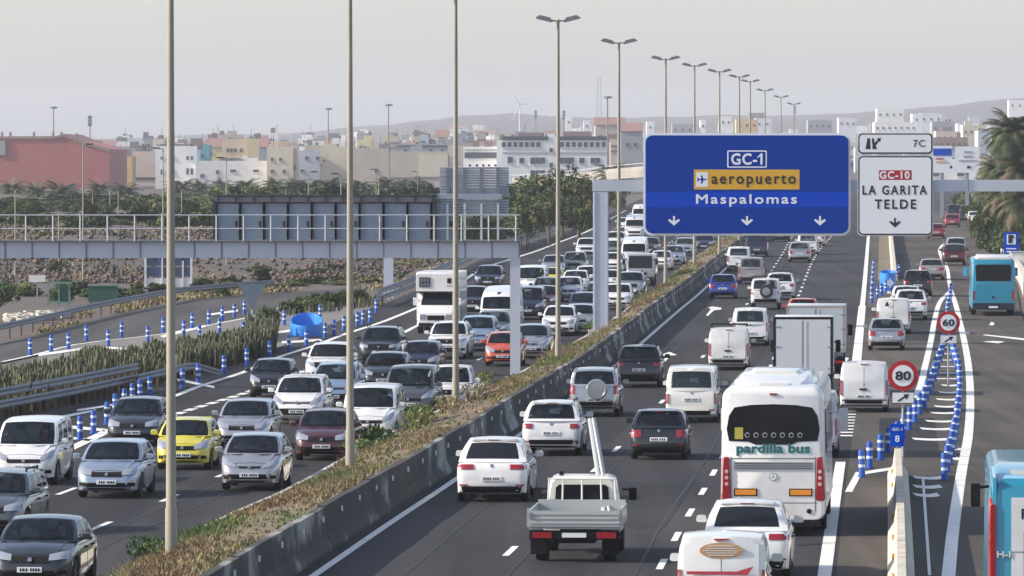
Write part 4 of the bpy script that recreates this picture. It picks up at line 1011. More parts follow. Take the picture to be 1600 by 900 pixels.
def camper(loc, rz):
    root = thing('box_van_with_overcab', 'tall white box truck whose body reaches over its cab, facing the viewer', 'truck', loc, rz, 'trucks in traffic')
    W, L = 2.2, 6.6; h = W / 2; PW = PAINT['white']
    # local +Y is forward
    rb(root, 'cargo_box', [(-L / 2, h, h, .62, 3.10, .05), (L / 2 - 1.6, h, h, .62, 3.10, .05)], PW, 40, 2)
    rb(root, 'overcab_body', [(L / 2 - 1.62, h - .005, h - .005, 2.06, 3.095, .05), (L / 2 - .95, h * .99, h * .98, 2.08, 3.07, .08), (L / 2 - .75, h * .96, h * .95, 2.12, 3.0, .10)], PW, 40)
    bx(root, 'overcab_trim', (0, L / 2 - 1.18, 2.07), (W * .95, .90, .05), PLAS)
    g = thing_part = bx(root, 'cargo_window', (.62, L / 2 - .74, 2.58), (.56, .04, .50), PLAS)
    for i in range(3):
        for j in range(2): bx(g, 'pane', (.45 + i * .17, L / 2 - .715, 2.46 + j * .23), (.14, .02, .19), principled('blue_grey_pane', (.12, .14, .17), .2))
    bx(root, 'dark_emblem', (-.62, L / 2 - .735, 2.66), (.20, .02, .26), PLAS); bx(root, 'lettering_strip', (-.62, L / 2 - .738, 2.40), (.34, .015, .05), GREYP)
    yb = L / 2 - 1.6
    cab = rb(root, 'cab', [(yb, h * .90, h * .86, .42, 2.05, .06), (yb + .45, h * .90, h * .84, .40, 2.05, .10), (yb + 1.0, h * .90, h * .84, .38, 1.42, .10), (yb + 1.35, h * .90, h * .82, .36, 1.20, .10), (yb + 1.58, h * .86, h * .78, .36, 1.05, .10), (yb + 1.62, h * .80, h * .74, .38, .95, .08)], PW, 30)
    # windscreen lies on the sloping front of the cab
    b = MB(); y0, z0, y1, z1 = yb + .985, 1.455, yb + .48, 2.015
    b.add([(-.80, y0 + .03, z0), (.80, y0 + .03, z0), (.72, y1 + .03, z1), (-.72, y1 + .03, z1), (-.80, y0, z0 - .02), (.80, y0, z0 - .02), (.72, y1, z1 - .02), (-.72, y1, z1 - .02)],
          [(3, 2, 1, 0), (4, 5, 6, 7), (0, 1, 5, 4), (1, 2, 6, 5), (2, 3, 7, 6), (3, 0, 4, 7)]); b.build('windscreen', DGLASS, root)
    yf = L / 2 + .02
    bx(root, 'grille', (0, yf, .80), (.86, .04, .24), PLAS); bx(root, 'bumper', (0, yf - .03, .46), (1.74, .10, .16), PLAS); bx(root, 'number_plate', (0, yf + .03, .58), (.5, .02, .11), PLATEW)
    for sg in (-1, 1):
        bx(root, 'headlight', (sg * .66, yf - .01, .84), (.30, .05, .26), LAMPW); mirror_on(root, sg * 1.12, yb + .8, 1.6, PAINT['white'], .2, .10)
    wheels(root, (L / 2 - .95, -L / 2 + 1.3), W * .92, .36, .26)
    return root

def dropside(loc, rz):
    """white dropside truck with a long ladder-like lifting beam seen from behind"""
    root = thing('dropside_truck', 'white dropside truck with a metal beam sticking up over its cab, low in the picture', 'truck', loc, rz, 'trucks in traffic')
    DG = PAINT['dropside_grey']; h = 1.02; Lb = 3.2; fl = .98
    bx(root, 'load_bed', (0, Lb / 2, fl - .04), (2.04, Lb, .08), principled('bed_boards', (.30, .30, .28), .8, noise_amt=.3))
    bx(root, 'toolbox', (.42, .55, fl + .09), (.5, .35, .18), PLAS); bx(root, 'sack', (-.45, 1.3, fl + .08), (.5, .7, .16), principled('sacking', (.30, .27, .22), .9))
    tg = bx(root, 'tailgate', (0, 0, fl + .20), (2.06, .05, .42), DG)
    for z in (fl + .08, fl + .2, fl + .32): bx(tg, 'rib', (0, -.032, z), (2.0, .018, .025), DG)
    for x in (-1.0, 1.0): bx(tg, 'latch', (x, -.04, fl + .3), (.07, .05, .14), RIMM)
    for sg in (-1, 1):
        sd_ = bx(root, 'side_board', (sg * 1.01, Lb / 2, fl + .20), (.04, Lb, .42), DG)
        bx(sd_, 'post', (sg * 1.03, .06, fl + .22), (.06, .06, .50), RIMM)
    # head board and bars behind the cab
    hb = bx(root, 'head_board', (0, Lb, fl + .25), (2.0, .05, .5), DG)
    for x in (-.78, -.45, 0, .45, .78):
        t = MB(); t.tube((x, Lb, fl + .3), (x * .96, Lb, fl + 1.06), .022, n=6); t.build('bar', PAINT['warm_white'], hb)
    t = MB(); t.tube((-.78, Lb, fl + 1.06), (.78, Lb, fl + 1.06), .025, n=6); t.build('bar', PAINT['warm_white'], hb)
    # cab
    y = Lb + .12
    cab = rb(root, 'cab', [(y, .86, .70, .55, 2.02, .16), (y + .06, .90, .74, .52, 2.10, .18), (y + .9, .91, .76, .50, 2.12, .18), (y + 1.35, .90, .74, .50, 2.02, .16), (y + 1.75, .88, .72, .50, 1.35, .12), (y + 1.9, .84, .7, .52, 1.05, .1)], PAINT['warm_white'], 35, 4)
    glass_panel(root, 'rear_window', [(x, y - .0, z) for x, z in ((-.62, 1.36), (.62, 1.36), (.60, 1.80), (.52, 1.88), (-.52, 1.88), (-.60, 1.80))], DGLASS, .03)
    bx(root, 'beacon', (-.5, y + .5, 2.16), (.1, .1, .1), PLAS)
    # long lifting beam from bed corner up and forward over the cab
    b = MB(); p0 = Vector((.62, Lb - .3, fl + .1)); p1 = Vector((.06, Lb + 3.4, 3.5))
    d = (p1 - p0).normalized(); u = d.cross(Vector((0, 1, 0))).normalized()
    b.tube(p0 - u * .05, p1 - u * .03, .055, n=6); b.tube(p0 + u * .09, p1 + u * .06, .055, n=6)
    beam = b.build('lifting_beam', PAINT['dropside_grey'], root, 60); beam['kind'] = 'stuff'
    for k in range(12):
        q = p0 + (p1 - p0) * (k + .5) / 12; t = MB(); t.tube(q - u * .05, q + u * .06, .02, n=5); t.build('rung', RIMM, root)
    for sg in (-1, 1):
        bx(root, 'taillight', (sg * .72, .04, .74), (.44, .08, .16), LAMPR); bx(root, 'mudguard', (sg * .80, .75, .62), (.38, .9, .03), PLAS); bx(root, 'mud_flap', (sg * .80, .28, .42), (.38, .03, .42), PLAS)
        mirror_on(root, sg * 1.10, y + 1.3, 1.55, PLAS, .17, .09)
    bx(root, 'light_bar', (0, .06, .74), (2.0, .06, .24), PLAS); bx(root, 'number_plate', (0, -.01, .74), (.54, .03, .12), PLATEW)
    bx(root, 'chassis', (0, 2.4, .62), (.9, 4.6, .2), PLAS); wheels(root, (.95, y + 1.25), 1.86, .34, .28)
    root.scale = (1, 1, .84)
    for w in root.children:
        if w.name.startswith('wheel'): w.scale = (1, 1, 1 / .84); w.location.z = .34 / .84
    return root

def flatbed_front(loc, rz, label, group='trucks in traffic', cabm='silver', boxy=True):
    """small truck facing the camera: cab in front of a low box body"""
    root = thing('light_truck', label, 'truck', loc, rz, group); L = 5.6; h = .98
    rb(root, 'cargo_box', [(-L / 2, h, h, .75, 2.1, .03), (L / 2 - 1.9, h, h, .75, 2.1, .03)], PAINT['white'], 40, 2)
    y = L / 2 - 1.8
    rb(root, 'cab', [(y, h * .93, h * .88, .42, 2.08, .08), (y + 1.1, h * .94, h * .86, .40, 2.10, .12), (y + 1.55, h * .94, h * .88, .38, 1.18, .10), (y + 1.75, h * .92, h * .88, .38, 1.08, .08), (y + 1.8, h * .88, h * .84, .4, 1.02, .06)], PAINT[cabm], 30)
    b = MB(); ya, za, yb_, zb = y + 1.55, 1.22, y + 1.16, 1.99
    b.add([(-.80, ya + .03, za), (.80, ya + .03, za), (.76, yb_ + .04, zb), (-.76, yb_ + .04, zb), (-.80, ya, za - .03), (.80, ya, za - .03), (.76, yb_, zb - .03), (-.76, yb_, zb - .03)],
          [(3, 2, 1, 0), (4, 5, 6, 7), (0, 1, 5, 4), (1, 2, 6, 5), (2, 3, 7, 6), (3, 0, 4, 7)]); b.build('windscreen', DGLASS, root)
    yf = y + 1.81
    bx(root, 'grille', (0, yf, .82), (.9, .03, .16), PLAS); bx(root, 'bumper', (0, yf, .50), (1.8, .08, .18), PLAS); bx(root, 'number_plate', (0, yf + .05, .52), (.5, .02, .11), PLATEW)
    for sg in (-1, 1):
        bx(root, 'headlight', (sg * .70, yf - .01, .74), (.28, .05, .18), LAMPW); mirror_on(root, sg * 1.10, y + 1.35, 1.6, PLAS, .2, .09)
    wheels(root, (L / 2 - .9, -L / 2 + 1.2), 1.92, .36, .26)
    return root
# ------------------------------------------------------------------ who drives where
def heading(p):
    """bearing of the road at a point: along the nearest traced line"""
    f = WL if p.x > WL(p.y) - 1 else ML
    if p.x > RE(p.y) + 1.0: f = RE
    return math.atan((f(p.y + 14) - f(p.y - 14)) / 28)
def solveR(px, py, h):
    d = ray(px, py); Y = 300.0
    for _ in range(80):
        z = CAMZ + d.z * Y - h - rise(Y)
        Y = Y * .5 + .5 * max(100, min(1500, (CAMZ - h - rise(Y)) / max(1e-5, -d.z)))
    return Vector((d.x * Y, Y, rise(Y)))
def spot(px, mode, py, h, L, oncoming):
    p = G(px, py) if mode == 'G' else solveR(px, py, h)
    a = heading(p)
    c = Vector((p.x + math.sin(a) * L / 2, p.y + math.cos(a) * L / 2, 0)); c.z = _zs(c.y) + .004
    return c, (math.pi - a if oncoming else -a)
GL, GRR, GS = 'oncoming vehicles on the left carriageway', 'vehicles driving away on the right carriageway', 'vehicles on the slip road'
def V(kind, key, px, mode, py, name, label, cat, on, group=None, sx=1.0):
    c, rz = spot(px, mode, py, kind.H, kind.L, on)
    Y = c.y
    return place_car(kind, key, name, label, cat, c, rz, group or (GL if on else GRR), big=(F / Y > 22), scale=(sx, 1, 1))
# oncoming, nearest first
ON = [
 (SEDAN, 'dark_grey', 46, 'R', 815, 'dark_saloon_car', 'dark grey car at the bottom left corner, headlights facing the viewer', 'car'),
 (ESTATE, 'grey', -22, 'R', 742, 'grey_estate_car', 'grey car cut off by the left edge, behind the dark grey corner car', 'car'),
 (VAN1, 'white', 36, 'R', 656, 'white_people_carrier', 'white people carrier with roof bars at the left edge of the road', 'car'),
 (HATCH, 'silver_blue', 166, 'R', 692, 'pale_blue_hatchback', 'silvery blue hatchback alone beside the nearest thick lamp post', 'car'),
 (HATCH, 'dark_grey', 206, 'R', 624, 'dark_hatchback', 'charcoal hatchback passing the blue posts at the nose of the left island', 'car'),
 (SMALL, 'yellow', 284, 'R', 656, 'yellow_small_car', 'bright yellow small car partly behind the nearest lamp post', 'car'),
 (HATCH, 'silver', 377, 'R', 627, 'silver_hatchback', 'silver hatchback just right of the bright yellow small car', 'car'),
 (YARIS, 'silver', 389, 'R', 681, 'silver_hatchback', 'silver small hatchback below and in front of the other silver one, centre left', 'car'),
 (HATCH, 'dark_red', 502, 'R', 643, 'dark_red_car', 'dark red hatchback left of the second lamp post', 'car'),
 (MPV, 'white', 463, 'R', 589, 'white_family_car', 'white family car with wide trapezoid grille behind the dark red hatchback', 'car'),
 (SMALL, 'black', 420, 'R', 562, 'black_small_car', 'black small car with round headlights close to the left solid line', 'car'),
 (MPV, 'pale_blue', 519, 'R', 569, 'pale_blue_car', 'pale blue car half hidden by the second lamp post', 'car'),
 (SUV, 'white', 509, 'R', 537, 'white_off_roader', 'white off-roader with dark roof bars behind the pale blue car', 'car'),
 (VAN1, 'white', 574, 'R', 603, 'white_van', 'white small van just right of the second lamp post by the median', 'van'),
 (SUV, 'black', 591, 'R', 512, 'black_off_roader', 'black off-roader with lit chrome lamps, front of the middle row below the tall box truck', 'car'),
 (HATCH, 'dark_grey', 598, 'R', 552, 'dark_hatchback', 'dark green-grey hatchback between the black off-roader and the grey people carrier', 'car'),
 (SMALL, 'navy', 655, 'R', 534, 'round_light_small_car', 'dark blue small car with round headlights left of the third lamp post', 'car'),
 (VAN1, 'grey', 637, 'R', 573, 'grey_people_carrier', 'grey people carrier between the white small van and the third lamp post', 'car'),
 (PICK, 'white', 697, 'R', 573, 'white_pickup', 'white pickup behind the third lamp post next to the median weeds', 'pickup'),
 (SUV, 'white', 698, 'R', 504, 'white_off_roader', 'white boxy off-roader with black grille behind the third lamp post', 'car'),
 (SMALL, 'orange', 785, 'R', 520, 'orange_small_car', 'orange-red small car left of the thin grey gantry column', 'car'),
 (YARIS, 'silver', 829, 'R', 508, 'silver_hatchback', 'silver hatchback just right of the thin grey gantry column', 'car'),
 (MPV, 'pale_blue', 743, 'R', 495, 'pale_blue_car', 'pale blue car in front of the white high-roof van, above the orange car', 'car'),
 (HATCH, 'teal', 768, 'R', 487, 'dark_teal_car', 'dark teal car squeezed under the nose of the white high-roof van', 'car'),
 (TRAN, 'white', 778, 'R', 448, 'white_high_roof_van', 'white high-roof van directly left of the thin grey gantry column', 'van'),
 (VAN1, 'navy', 823, 'R', 448, 'dark_blue_van', 'dark blue van directly right of the thin grey gantry column', 'van'),
 (SUV, 'dark_grey', 738, 'R', 448, 'dark_grey_off_roader', 'dark grey off-roader between the tall box truck and the white high-roof van', 'car'),
 (SUV, 'navy', 762, 'R', 415, 'dark_blue_off_roader', 'dark blue off-roader alone in the outer lane near the green shrubs', 'car'),
 (HATCH, 'dark_red', 848, 'R', 447, 'dark_red_car', 'dark red car just behind and right of the dark blue van', 'car'),
 (ESTATE, 'teal', 853, 'R', 434, 'dark_teal_car', 'dark teal car behind the dark red car, left of the fourth lamp post', 'car'),
 (MINIB, 'white', 829, 'R', 415, 'white_minibus', 'white minibus above the dark blue van', 'minibus'),
 (SMALL, 'yellow', 860, 'R', 418, 'yellow_small_car', 'small yellow car far off, only its bonnet seen over the dark teal car', 'car'),
 (HATCH, 'silver', 864, 'R', 399, 'silver_car', 'silver car at the outer edge of the far queue, behind the yellow one', 'car'),
 (PICK, 'green_grey', 897, 'R', 394, 'grey_green_pickup', 'grey-green pickup far up the queue', 'pickup'),
 (SUV, 'white', 916, 'R', 372, 'white_off_roader', 'white off-roader far up the outer lane just left of the thick gantry column', 'car'),
 (HATCH, 'white', 887, 'R', 433, 'white_hatchback', 'front one of three white cars in line right of the fourth lamp post', 'car'),
 (HATCH, 'white', 898, 'R', 423, 'white_hatchback', 'middle one of three white cars in line right of the fourth lamp post', 'car'),
 (SUV, 'white', 918, 'R', 416, 'white_off_roader', 'rear one of three white cars in line, cut by the thick gantry column', 'car'),
 (ESTATE, 'navy', 912, 'R', 458, 'dark_blue_estate_car', 'dark blue estate car left of the thick gantry column', 'car'),
 (SMALL, 'silver', 905, 'R', 476, 'silver_small_car', 'small silver car between the white hatchback and the thick gantry column', 'car'),
 (HATCH, 'white', 872, 'R', 479, 'white_hatchback', 'white hatchback right behind the fourth lamp post, nearest the weeds', 'car'),
 (HATCH, 'white', 964, 'R', 444, 'white_hatchback', 'nearest white car right of the thick gantry column, beside the kerb', 'car'),
 (SUV, 'silver', 984, 'R', 425, 'silver_off_roader', 'silver off-roader in front of the light truck with the big grey cab', 'car'),
 (HATCH, 'white', 951, 'R', 422, 'white_hatchback', 'white car glimpsed between the thick gantry column and the fifth lamp post', 'car'),
 (HATCH, 'white', 957, 'R', 395, 'white_hatchback', 'higher up white car between the thick gantry column and the fifth lamp post', 'car'),
 (HATCH, 'green_grey', 956, 'R', 376, 'grey_green_car', 'grey-green car far up between the thick gantry column and the fifth lamp post', 'car'),
 (SUV, 'white', 961, 'R', 362, 'white_off_roader', 'farthest white car between the thick gantry column and the fifth lamp post', 'car'),
 (TRAN, 'white', 990, 'R', 370, 'white_van', 'white van behind the light truck with the big grey cab', 'van'),
 (TRAN, 'white', 991, 'R', 335, 'white_van', 'white van beside the left edge of the large blue sign', 'van'),
 (TRAN, 'warm_white', 1000, 'R', 319, 'pale_van', 'pale van farthest up, half behind the left edge of the blue sign', 'van'),
 (HATCH, 'dark_red', 1014, 'R', 371, 'dark_red_car', 'dark red car just under the lower left corner of the blue sign', 'car'),
 (HATCH, 'silver_blue', 1052, 'R', 384, 'pale_car', 'pale blue-silver car beside the sixth lamp post', 'car'),
 (ESTATE, 'silver', 1070, 'R', 372, 'silver_estate_car', 'silver estate car right behind the pale blue-silver one, under the blue sign', 'car'),
 (SMALL, 'white', 1033, 'R', 392, 'white_small_car', 'small white car hidden behind the sixth lamp post', 'car'),
 (HATCH, 'navy', 1100, 'R', 366, 'dark_blue_car', 'dark blue car just under the blue sign, last before the kerb', 'car'),
 (HATCH, 'white', 976, 'R', 340, 'white_hatchback', 'tiny white car left of the vans by the blue sign edge', 'car'),
]
for k, c, px, m, py, nm, lb, ct in ON: V(k, c, px, m, py, nm, lb, ct, True)
p, rz = spot(681, 'R', 426, 3.1, 6.6, True); camper(p, rz)
p, rz = spot(1000, 'R', 398, 2.1, 5.6, True); flatbed_front(p, rz, 'light truck with a big grey cab and white body beside the sixth lamp post')

OFFC = [
 (SUVC, 'white', 768, 'G', 785, 'white_coupe_off_roader', 'white sloping-roof off-roader nearest the concrete barrier, left of the dropside truck', 'car'),
 (SUV, 'white', 861, 'G', 713, 'white_off_roader', 'white off-roader with red lamps right ahead of the sloping-roof one', 'car'),
 (OFFR, 'silver', 928, 'G', 652, 'silver_off_roader', 'silver off-roader with a covered spare wheel on its back', 'car'),
 (SUV, 'black', 998, 'G', 606, 'black_off_roader', 'black off-roader ahead of the silver one with spare wheel', 'car'),
 (HATCH, 'dark_grey', 1029, 'G', 719, 'dark_grey_hatchback', 'dark grey hatchback in the middle lane left of the coach', 'car'),
 (BUS1, 'warm_white', 1080, 'G', 661, 'white_minibus', 'off-white older minibus left of the coach roof', 'minibus'),
 (VANPR, 'white', 1138, 'G', 579, 'white_van', 'white panel van with a roof rack left of the grey-white box truck', 'van'),
 (VAN1, 'white', 1172, 'G', 541, 'white_van', 'white small van with a rear window ahead of the roof rack van', 'van'),
 (JEEP, 'white', 1196, 'G', 484, 'white_jeep', 'white boxy off-roader with an exposed spare wheel', 'car'),
 (SUV, 'white', 1219, 'G', 469, 'white_off_roader', 'white rounded off-roader just right of the one with the spare wheel', 'car'),
 (HATCH, 'blue', 1129, 'G', 467, 'blue_hatchback', 'bright blue hatchback in the left lane by the barrier', 'car'),
 (VAN1, 'beige_silver', 1173, 'G', 444, 'beige_van', 'beige-silver small van ahead of the bright blue hatchback', 'van'),
 (VAN1, 'white', 1154, 'G', 424, 'white_van', 'white small van half behind the beige-silver one', 'van'),
 (MINIB, 'navy', 1182, 'G', 402, 'dark_van', 'dark van cut by the lower edge of the blue sign', 'van'),
 (ESTATE, 'dark_grey', 1220, 'G', 378, 'dark_grey_car', 'dark grey car just under the blue sign in the middle lane', 'car'),
 (MPV, 'silver', 1249, 'G', 410, 'silver_people_carrier', 'silver people carrier with a bluish rear window under the sign', 'car'),
 (VAN1, 'white', 1262, 'G', 398, 'white_van', 'white van right behind the silver people carrier under the sign', 'van'),
 (HATCH, 'white', 1274, 'G', 385, 'white_hatchback', 'farthest white car under the right half of the blue sign', 'car'),
 (HATCH, 'orange', 1254, 'R', 467, 'orange_car', 'orange car peeking over the grey box truck', 'car'),
 (SUVC, 'white', 1166, 'R', 786, 'white_off_roader', 'white off-roader with dark rear window between the coach and the delivery van', 'car'),
 (VANP, 'white', 1127, 'R', 836, 'white_delivery_van', 'white delivery van with an oval logo cut off by the bottom edge', 'van'),
 (MINIB, 'silver', 1262, 'G', 716, 'silver_van', 'silver van mostly hidden along the right flank of the coach', 'van'),
 (VANP, 'white', 1350, 'G', 645, 'white_van', 'white panel van left of the round 80 sign', 'van'),
]
placed = {}
for k, c, px, m, py, nm, lb, ct in OFFC: placed[lb] = V(k, c, px, m, py, nm, lb, ct, False)
SLIP = [
 (HATCH, 'silver', 1385, 'G', 548, 'silver_hatchback', 'silver hatchback alone on the slip road above the 80 sign', 'car'),
 (VANP, 'white', 1396, 'R', 466, 'white_van', 'white panel van with a dark blue emblem ahead of the silver hatchback', 'van'),
 (SUV, 'white', 1423, 'G', 501, 'white_off_roader', 'white off-roader right of the panel van with the emblem', 'car'),
 (HATCH, 'white', 1416, 'R', 447, 'white_hatchback', 'white car behind the off-roader, near the blue crash drum', 'car'),
 (SUV, 'black', 1434, 'G', 464, 'black_off_roader', 'black off-roader on the slip road beside the blue crash drum', 'car'),
 (SEDAN, 'beige_silver', 1456, 'G', 438, 'beige_saloon_car', 'beige-silver saloon left of the turquoise bus roof', 'car'),
 (SUV, 'dark_red', 1491, 'G', 415, 'dark_red_off_roader', 'very dark red off-roader ahead of the beige saloon', 'car'),
 (MPV, 'silver', 1494, 'R', 371, 'silver_people_carrier', 'silver people carrier right ahead of the very dark red off-roader', 'car'),
 (HATCH, 'red', 1463, 'G', 373, 'red_hatchback', 'red car at the lower right corner of the white sign', 'car'),
 (HATCH, 'red', 1488, 'G', 355, 'red_hatchback', 'red car farther up the slip road, in front of the dark van', 'car'),
 (MINIB, 'navy', 1491, 'G', 345, 'dark_van', 'dark van at the top of the slip road behind the red car', 'van'),
 (MINIB, 'dark_grey', 1511, 'G', 347, 'grey_van', 'dark grey van next to the roadside bushes at the top of the slip road', 'van'),
 (HATCH, 'white', 1523, 'G', 350, 'white_hatchback', 'white car farthest up the slip road by the bushes', 'car'),
]
for k, c, px, m, py, nm, lb, ct in SLIP: placed[lb] = V(k, c, px, m, py, nm, lb, ct, False, GS)
def rear_spot(px, py, mode='G', h=0):
    p = G(px, py) if mode == 'G' else solveR(px, py, h); p.z = _zs(p.y) + .004; return p, -heading(p)
p, rz = rear_spot(1208, 838); coach(p, rz)
p, rz = rear_spot(897, 880); dropside(p, rz)
p, rz = rear_spot(1255, 619); box_truck(p, rz, 'grey-white box truck with two hinged rear doors ahead of the coach', PAINT['silver_blue'] if False else principled('box_white', (.52, .54, .57), .5), W=2.25, Hb=3.0, L=6.0)
p, rz = rear_spot(1275, 588); box_truck(p, rz, 'second box truck with a reddish top edge, right behind the grey-white one', principled('tarp_grey', (.42, .47, .50), .6), W=2.45, Hb=2.92, L=7.0, trim=principled('rust_trim', (.35, .30, .28), .6), floor=1.05)
p, rz = rear_spot(1552, 494); city_bus(p, rz, 'small turquoise bus with dark rear window driving up the slip road', True, W=2.45, L=9, H=3.2)
p, rz = rear_spot(1652, 1010); city_bus(p, -R(3.8), 'turquoise and white bus cut off by the lower right corner', True, closeup=True, H=3.1)
# delivery van print
dv = placed['white delivery van with an oval logo cut off by the bottom edge']
LOGO = principled('brown_print', (.42, .25, .12), .5); RP = principled('red_print', (.42, .04, .07), .5)
b = MB(); pts = [(.42 * math.cos(t * .2618), .155 * math.sin(t * .2618)) for t in range(24)]
b.add([(x, -2.19, 1.42 + z) for x, z in pts] + [(x, -2.15, 1.42 + z) for x, z in pts], [tuple(range(24))] + [(i, 24 + i, 24 + (i + 1) % 24, (i + 1) % 24) for i in range(24)])
o = b.build('oval_logo', LOGO, dv); o.rotation_euler = (R(-2.5), 0, 0)
for k in range(5): bx(o, 'logo_stripe', (0, -2.196, 1.33 + k * .045), (.70 - abs(k - 2) * .1, .01, .014), PAINT['white'])
b = MB(); b.add([(-.66, -2.17, 1.06), (.50, -2.17, 1.05), (.62, -2.17, 1.22), (.30, -2.17, 1.12), (-.66, -2.17, 1.12)], [(0, 1, 2, 3, 4)]); b.add([(-.66, -2.10, 1.06), (.50, -2.10, 1.05), (.62, -2.10, 1.22), (.30, -2.10, 1.12), (-.66, -2.10, 1.12)], [(4, 3, 2, 1, 0)]); b.build('red_swoosh', RP, dv)
ev = placed['white panel van with a dark blue emblem ahead of the silver hatchback']
b = MB(); b.add([(-.42, -2.17, 1.40), (-.22, -2.17, 1.40), (-.24, -2.17, 1.52), (-.32, -2.17, 1.66), (-.40, -2.17, 1.52)], [(0, 1, 2, 3, 4)]); b.build('blue_emblem', PAINT['navy'], ev)
# ================================================================== posts, signs, gantries, lamps, rails
BLUEP = principled('blue_plastic', (.012, .075, .36), .45); BANDW = principled('white_band', (.50, .60, .74), .4)
GALV = principled('galvanised_steel', (.33, .35, .38), .5, metal=.4, noise_amt=.12, noise_scale=1.5)
GALVD = principled('dull_steel', (.20, .21, .23), .6, metal=.3, noise_amt=.2, noise_scale=2)
RUST = principled('rusty_steel', (.13, .07, .045), .9, noise_amt=.3)
POLE = principled('lamp_post_paint', (.26, .24, .19), .6, noise_amt=.12, noise_scale=.7)
DARK = principled('dark_steel', (.035, .037, .04), .6)
# blue posts with two white bands
pb = MB(); pb.lathe([(.13, 0), (.13, .03), (.095, .05), (.092, .70), (.085, .76), (.04, .78)], 12); PB = pb.mesh('flexible_post', [BLUEP], 40)
bands = []
for z0, z1 in ((.28, .36), (.52, .60)):
    q = MB(); q.lathe([(.096, z0), (.096, z1)], 12); bands.append(q.mesh('reflective_band', [BANDW], 40))
ORD = 'first second third fourth fifth sixth seventh eighth ninth tenth eleventh twelfth thirteenth fourteenth fifteenth sixteenth seventeenth eighteenth nineteenth twentieth twenty-first twenty-second'.split()
seen_posts = {}
def post(px, py, label, group):
    k = seen_posts[group] = seen_posts.get(group, 0) + 1
    if 'loosely' not in label: label = label.replace('blue and white post', ORD[k - 1] + ' blue post' + (' from the left' if 'left island' in label or 'ramp' in label else ' from the viewer'))
    g = G(px, py); o = link('flexible_post', PB, None, (g.x, g.y, _zs(g.y) + .01)); tag(o, label, 'traffic post', group); o.rotation_euler = (rnd.gauss(0, .012), rnd.gauss(0, .02), rnd.random() * 3)
    for m in bands: link('reflective_band', m, o)
for p in ROWL[4:]: post(*p, 'blue and white post in the left line of the striped wedge', 'posts left of the striped wedge')
for p in ROWR: post(*p, 'blue and white post in the right line of the striped wedge', 'posts right of the striped wedge')
for p in ROWL[:4]: post(*p, 'blue and white post in the short row left of the pale divider end', 'posts left of the divider end')
for p in ((1480, 496), (1481, 488), (1483, 481), (1484, 474), (1485, 468), (1486, 462)): post(*p, 'blue and white post at the wedge tip behind the 60 sign', 'posts at the wedge tip')
for p in ((1362, 473), (1362, 464), (1363, 455), (1363, 446), (1364, 438), (1364, 430), (1365, 422)): post(*p, 'blue and white post in the straight row left of the blue crash drum', 'posts left of the far drum')
for p in ((1371, 467), (1377, 462), (1384, 457), (1391, 451), (1397, 445), (1402, 438), (1405, 430)): post(*p, 'blue and white post in the row slanting past the blue crash drum', 'posts in front of the far drum')
for p in ((125, 688), (146, 678), (167, 664), (180, 650), (194, 641), (207, 632), (219, 626), (234, 620), (285, 606), (310, 598), (350, 584), (386, 572), (421, 560), (452, 549), (479, 540), (508, 529), (522, 524), (537, 517), (558, 510), (567, 507), (578, 504), (588, 489)):
    post(*p, 'blue and white post along the right edge of the left island', 'posts along the left island edge')
for p in ((47, 555), (80, 549), (107, 546), (135, 533), (169, 541), (190, 527), (231, 535), (255, 520), (287, 525), (300, 513), (326, 507), (347, 501), (366, 496), (382, 491)):
    post(*p, 'blue and white post along the ramp behind the spiky plants', 'posts along the ramp')
for p in ((312, 533), (343, 521), (380, 527), (418, 521), (444, 508), (500, 499)): post(*p, 'blue and white post standing loosely on the pale island near the blue tub', 'loose posts on the left island')

def drum(px, py, w, h0, h1, label, arrow=False):
    g = G(px, py); root = thing('crash_drum', label, 'crash cushion', (g.x, g.y + w / 2, _zs(g.y) + .01), 0); n = 32; b = MB(); r = w / 2
    mat = principled('bright_blue_plastic', (.02, .20, .62), .4)
    rings = []
    for rr, k in ((r, 0), (r * 1.02, .5), (r, 1), (r * .93, 1), (r * .90, .1)):
        ring = []
        for i in range(n):
            t = 2 * math.pi * i / n; hh = h0 + (h1 - h0) * (.5 + .5 * math.sin(t)) ** 1.3
            ring.append((rr * math.cos(t), rr * math.sin(t) * 1.25, hh * k))
        rings.append(ring)
    b.rings(rings, caps=True); b.build('shell', mat, root, 45)
    q = MB(); q.rings([[((r * 1.035) * math.cos(2 * math.pi * i / n), (r * 1.035) * 1.25 * math.sin(2 * math.pi * i / n), z) for i in range(n)] for z in (h0 * .62, h0 * .72)]); q.build('rim_band', mat, root, 45)
    if arrow:
        q = MB(); pts = [(-.28, .25), (.05, .25), (.05, .05), (.38, .42), (.05, .80), (.05, .60), (-.28, .60)]
        q.add([(x, -r * 1.30, z + .1) for x, z in pts], [tuple(range(7))]); q.add([(x, -r * 1.26, z + .1) for x, z in pts], [tuple(range(6, -1, -1))]); q.build('white_arrow', BANDW, root)
    return root
drum(478, 526, 1.62, .55, 1.15, 'open blue plastic crash tub on the left island with slanting rim')
drum(1388, 455, 1.05, 1.15, 1.35, 'blue and white crash drum in the fork ahead of the black off-roader', True)

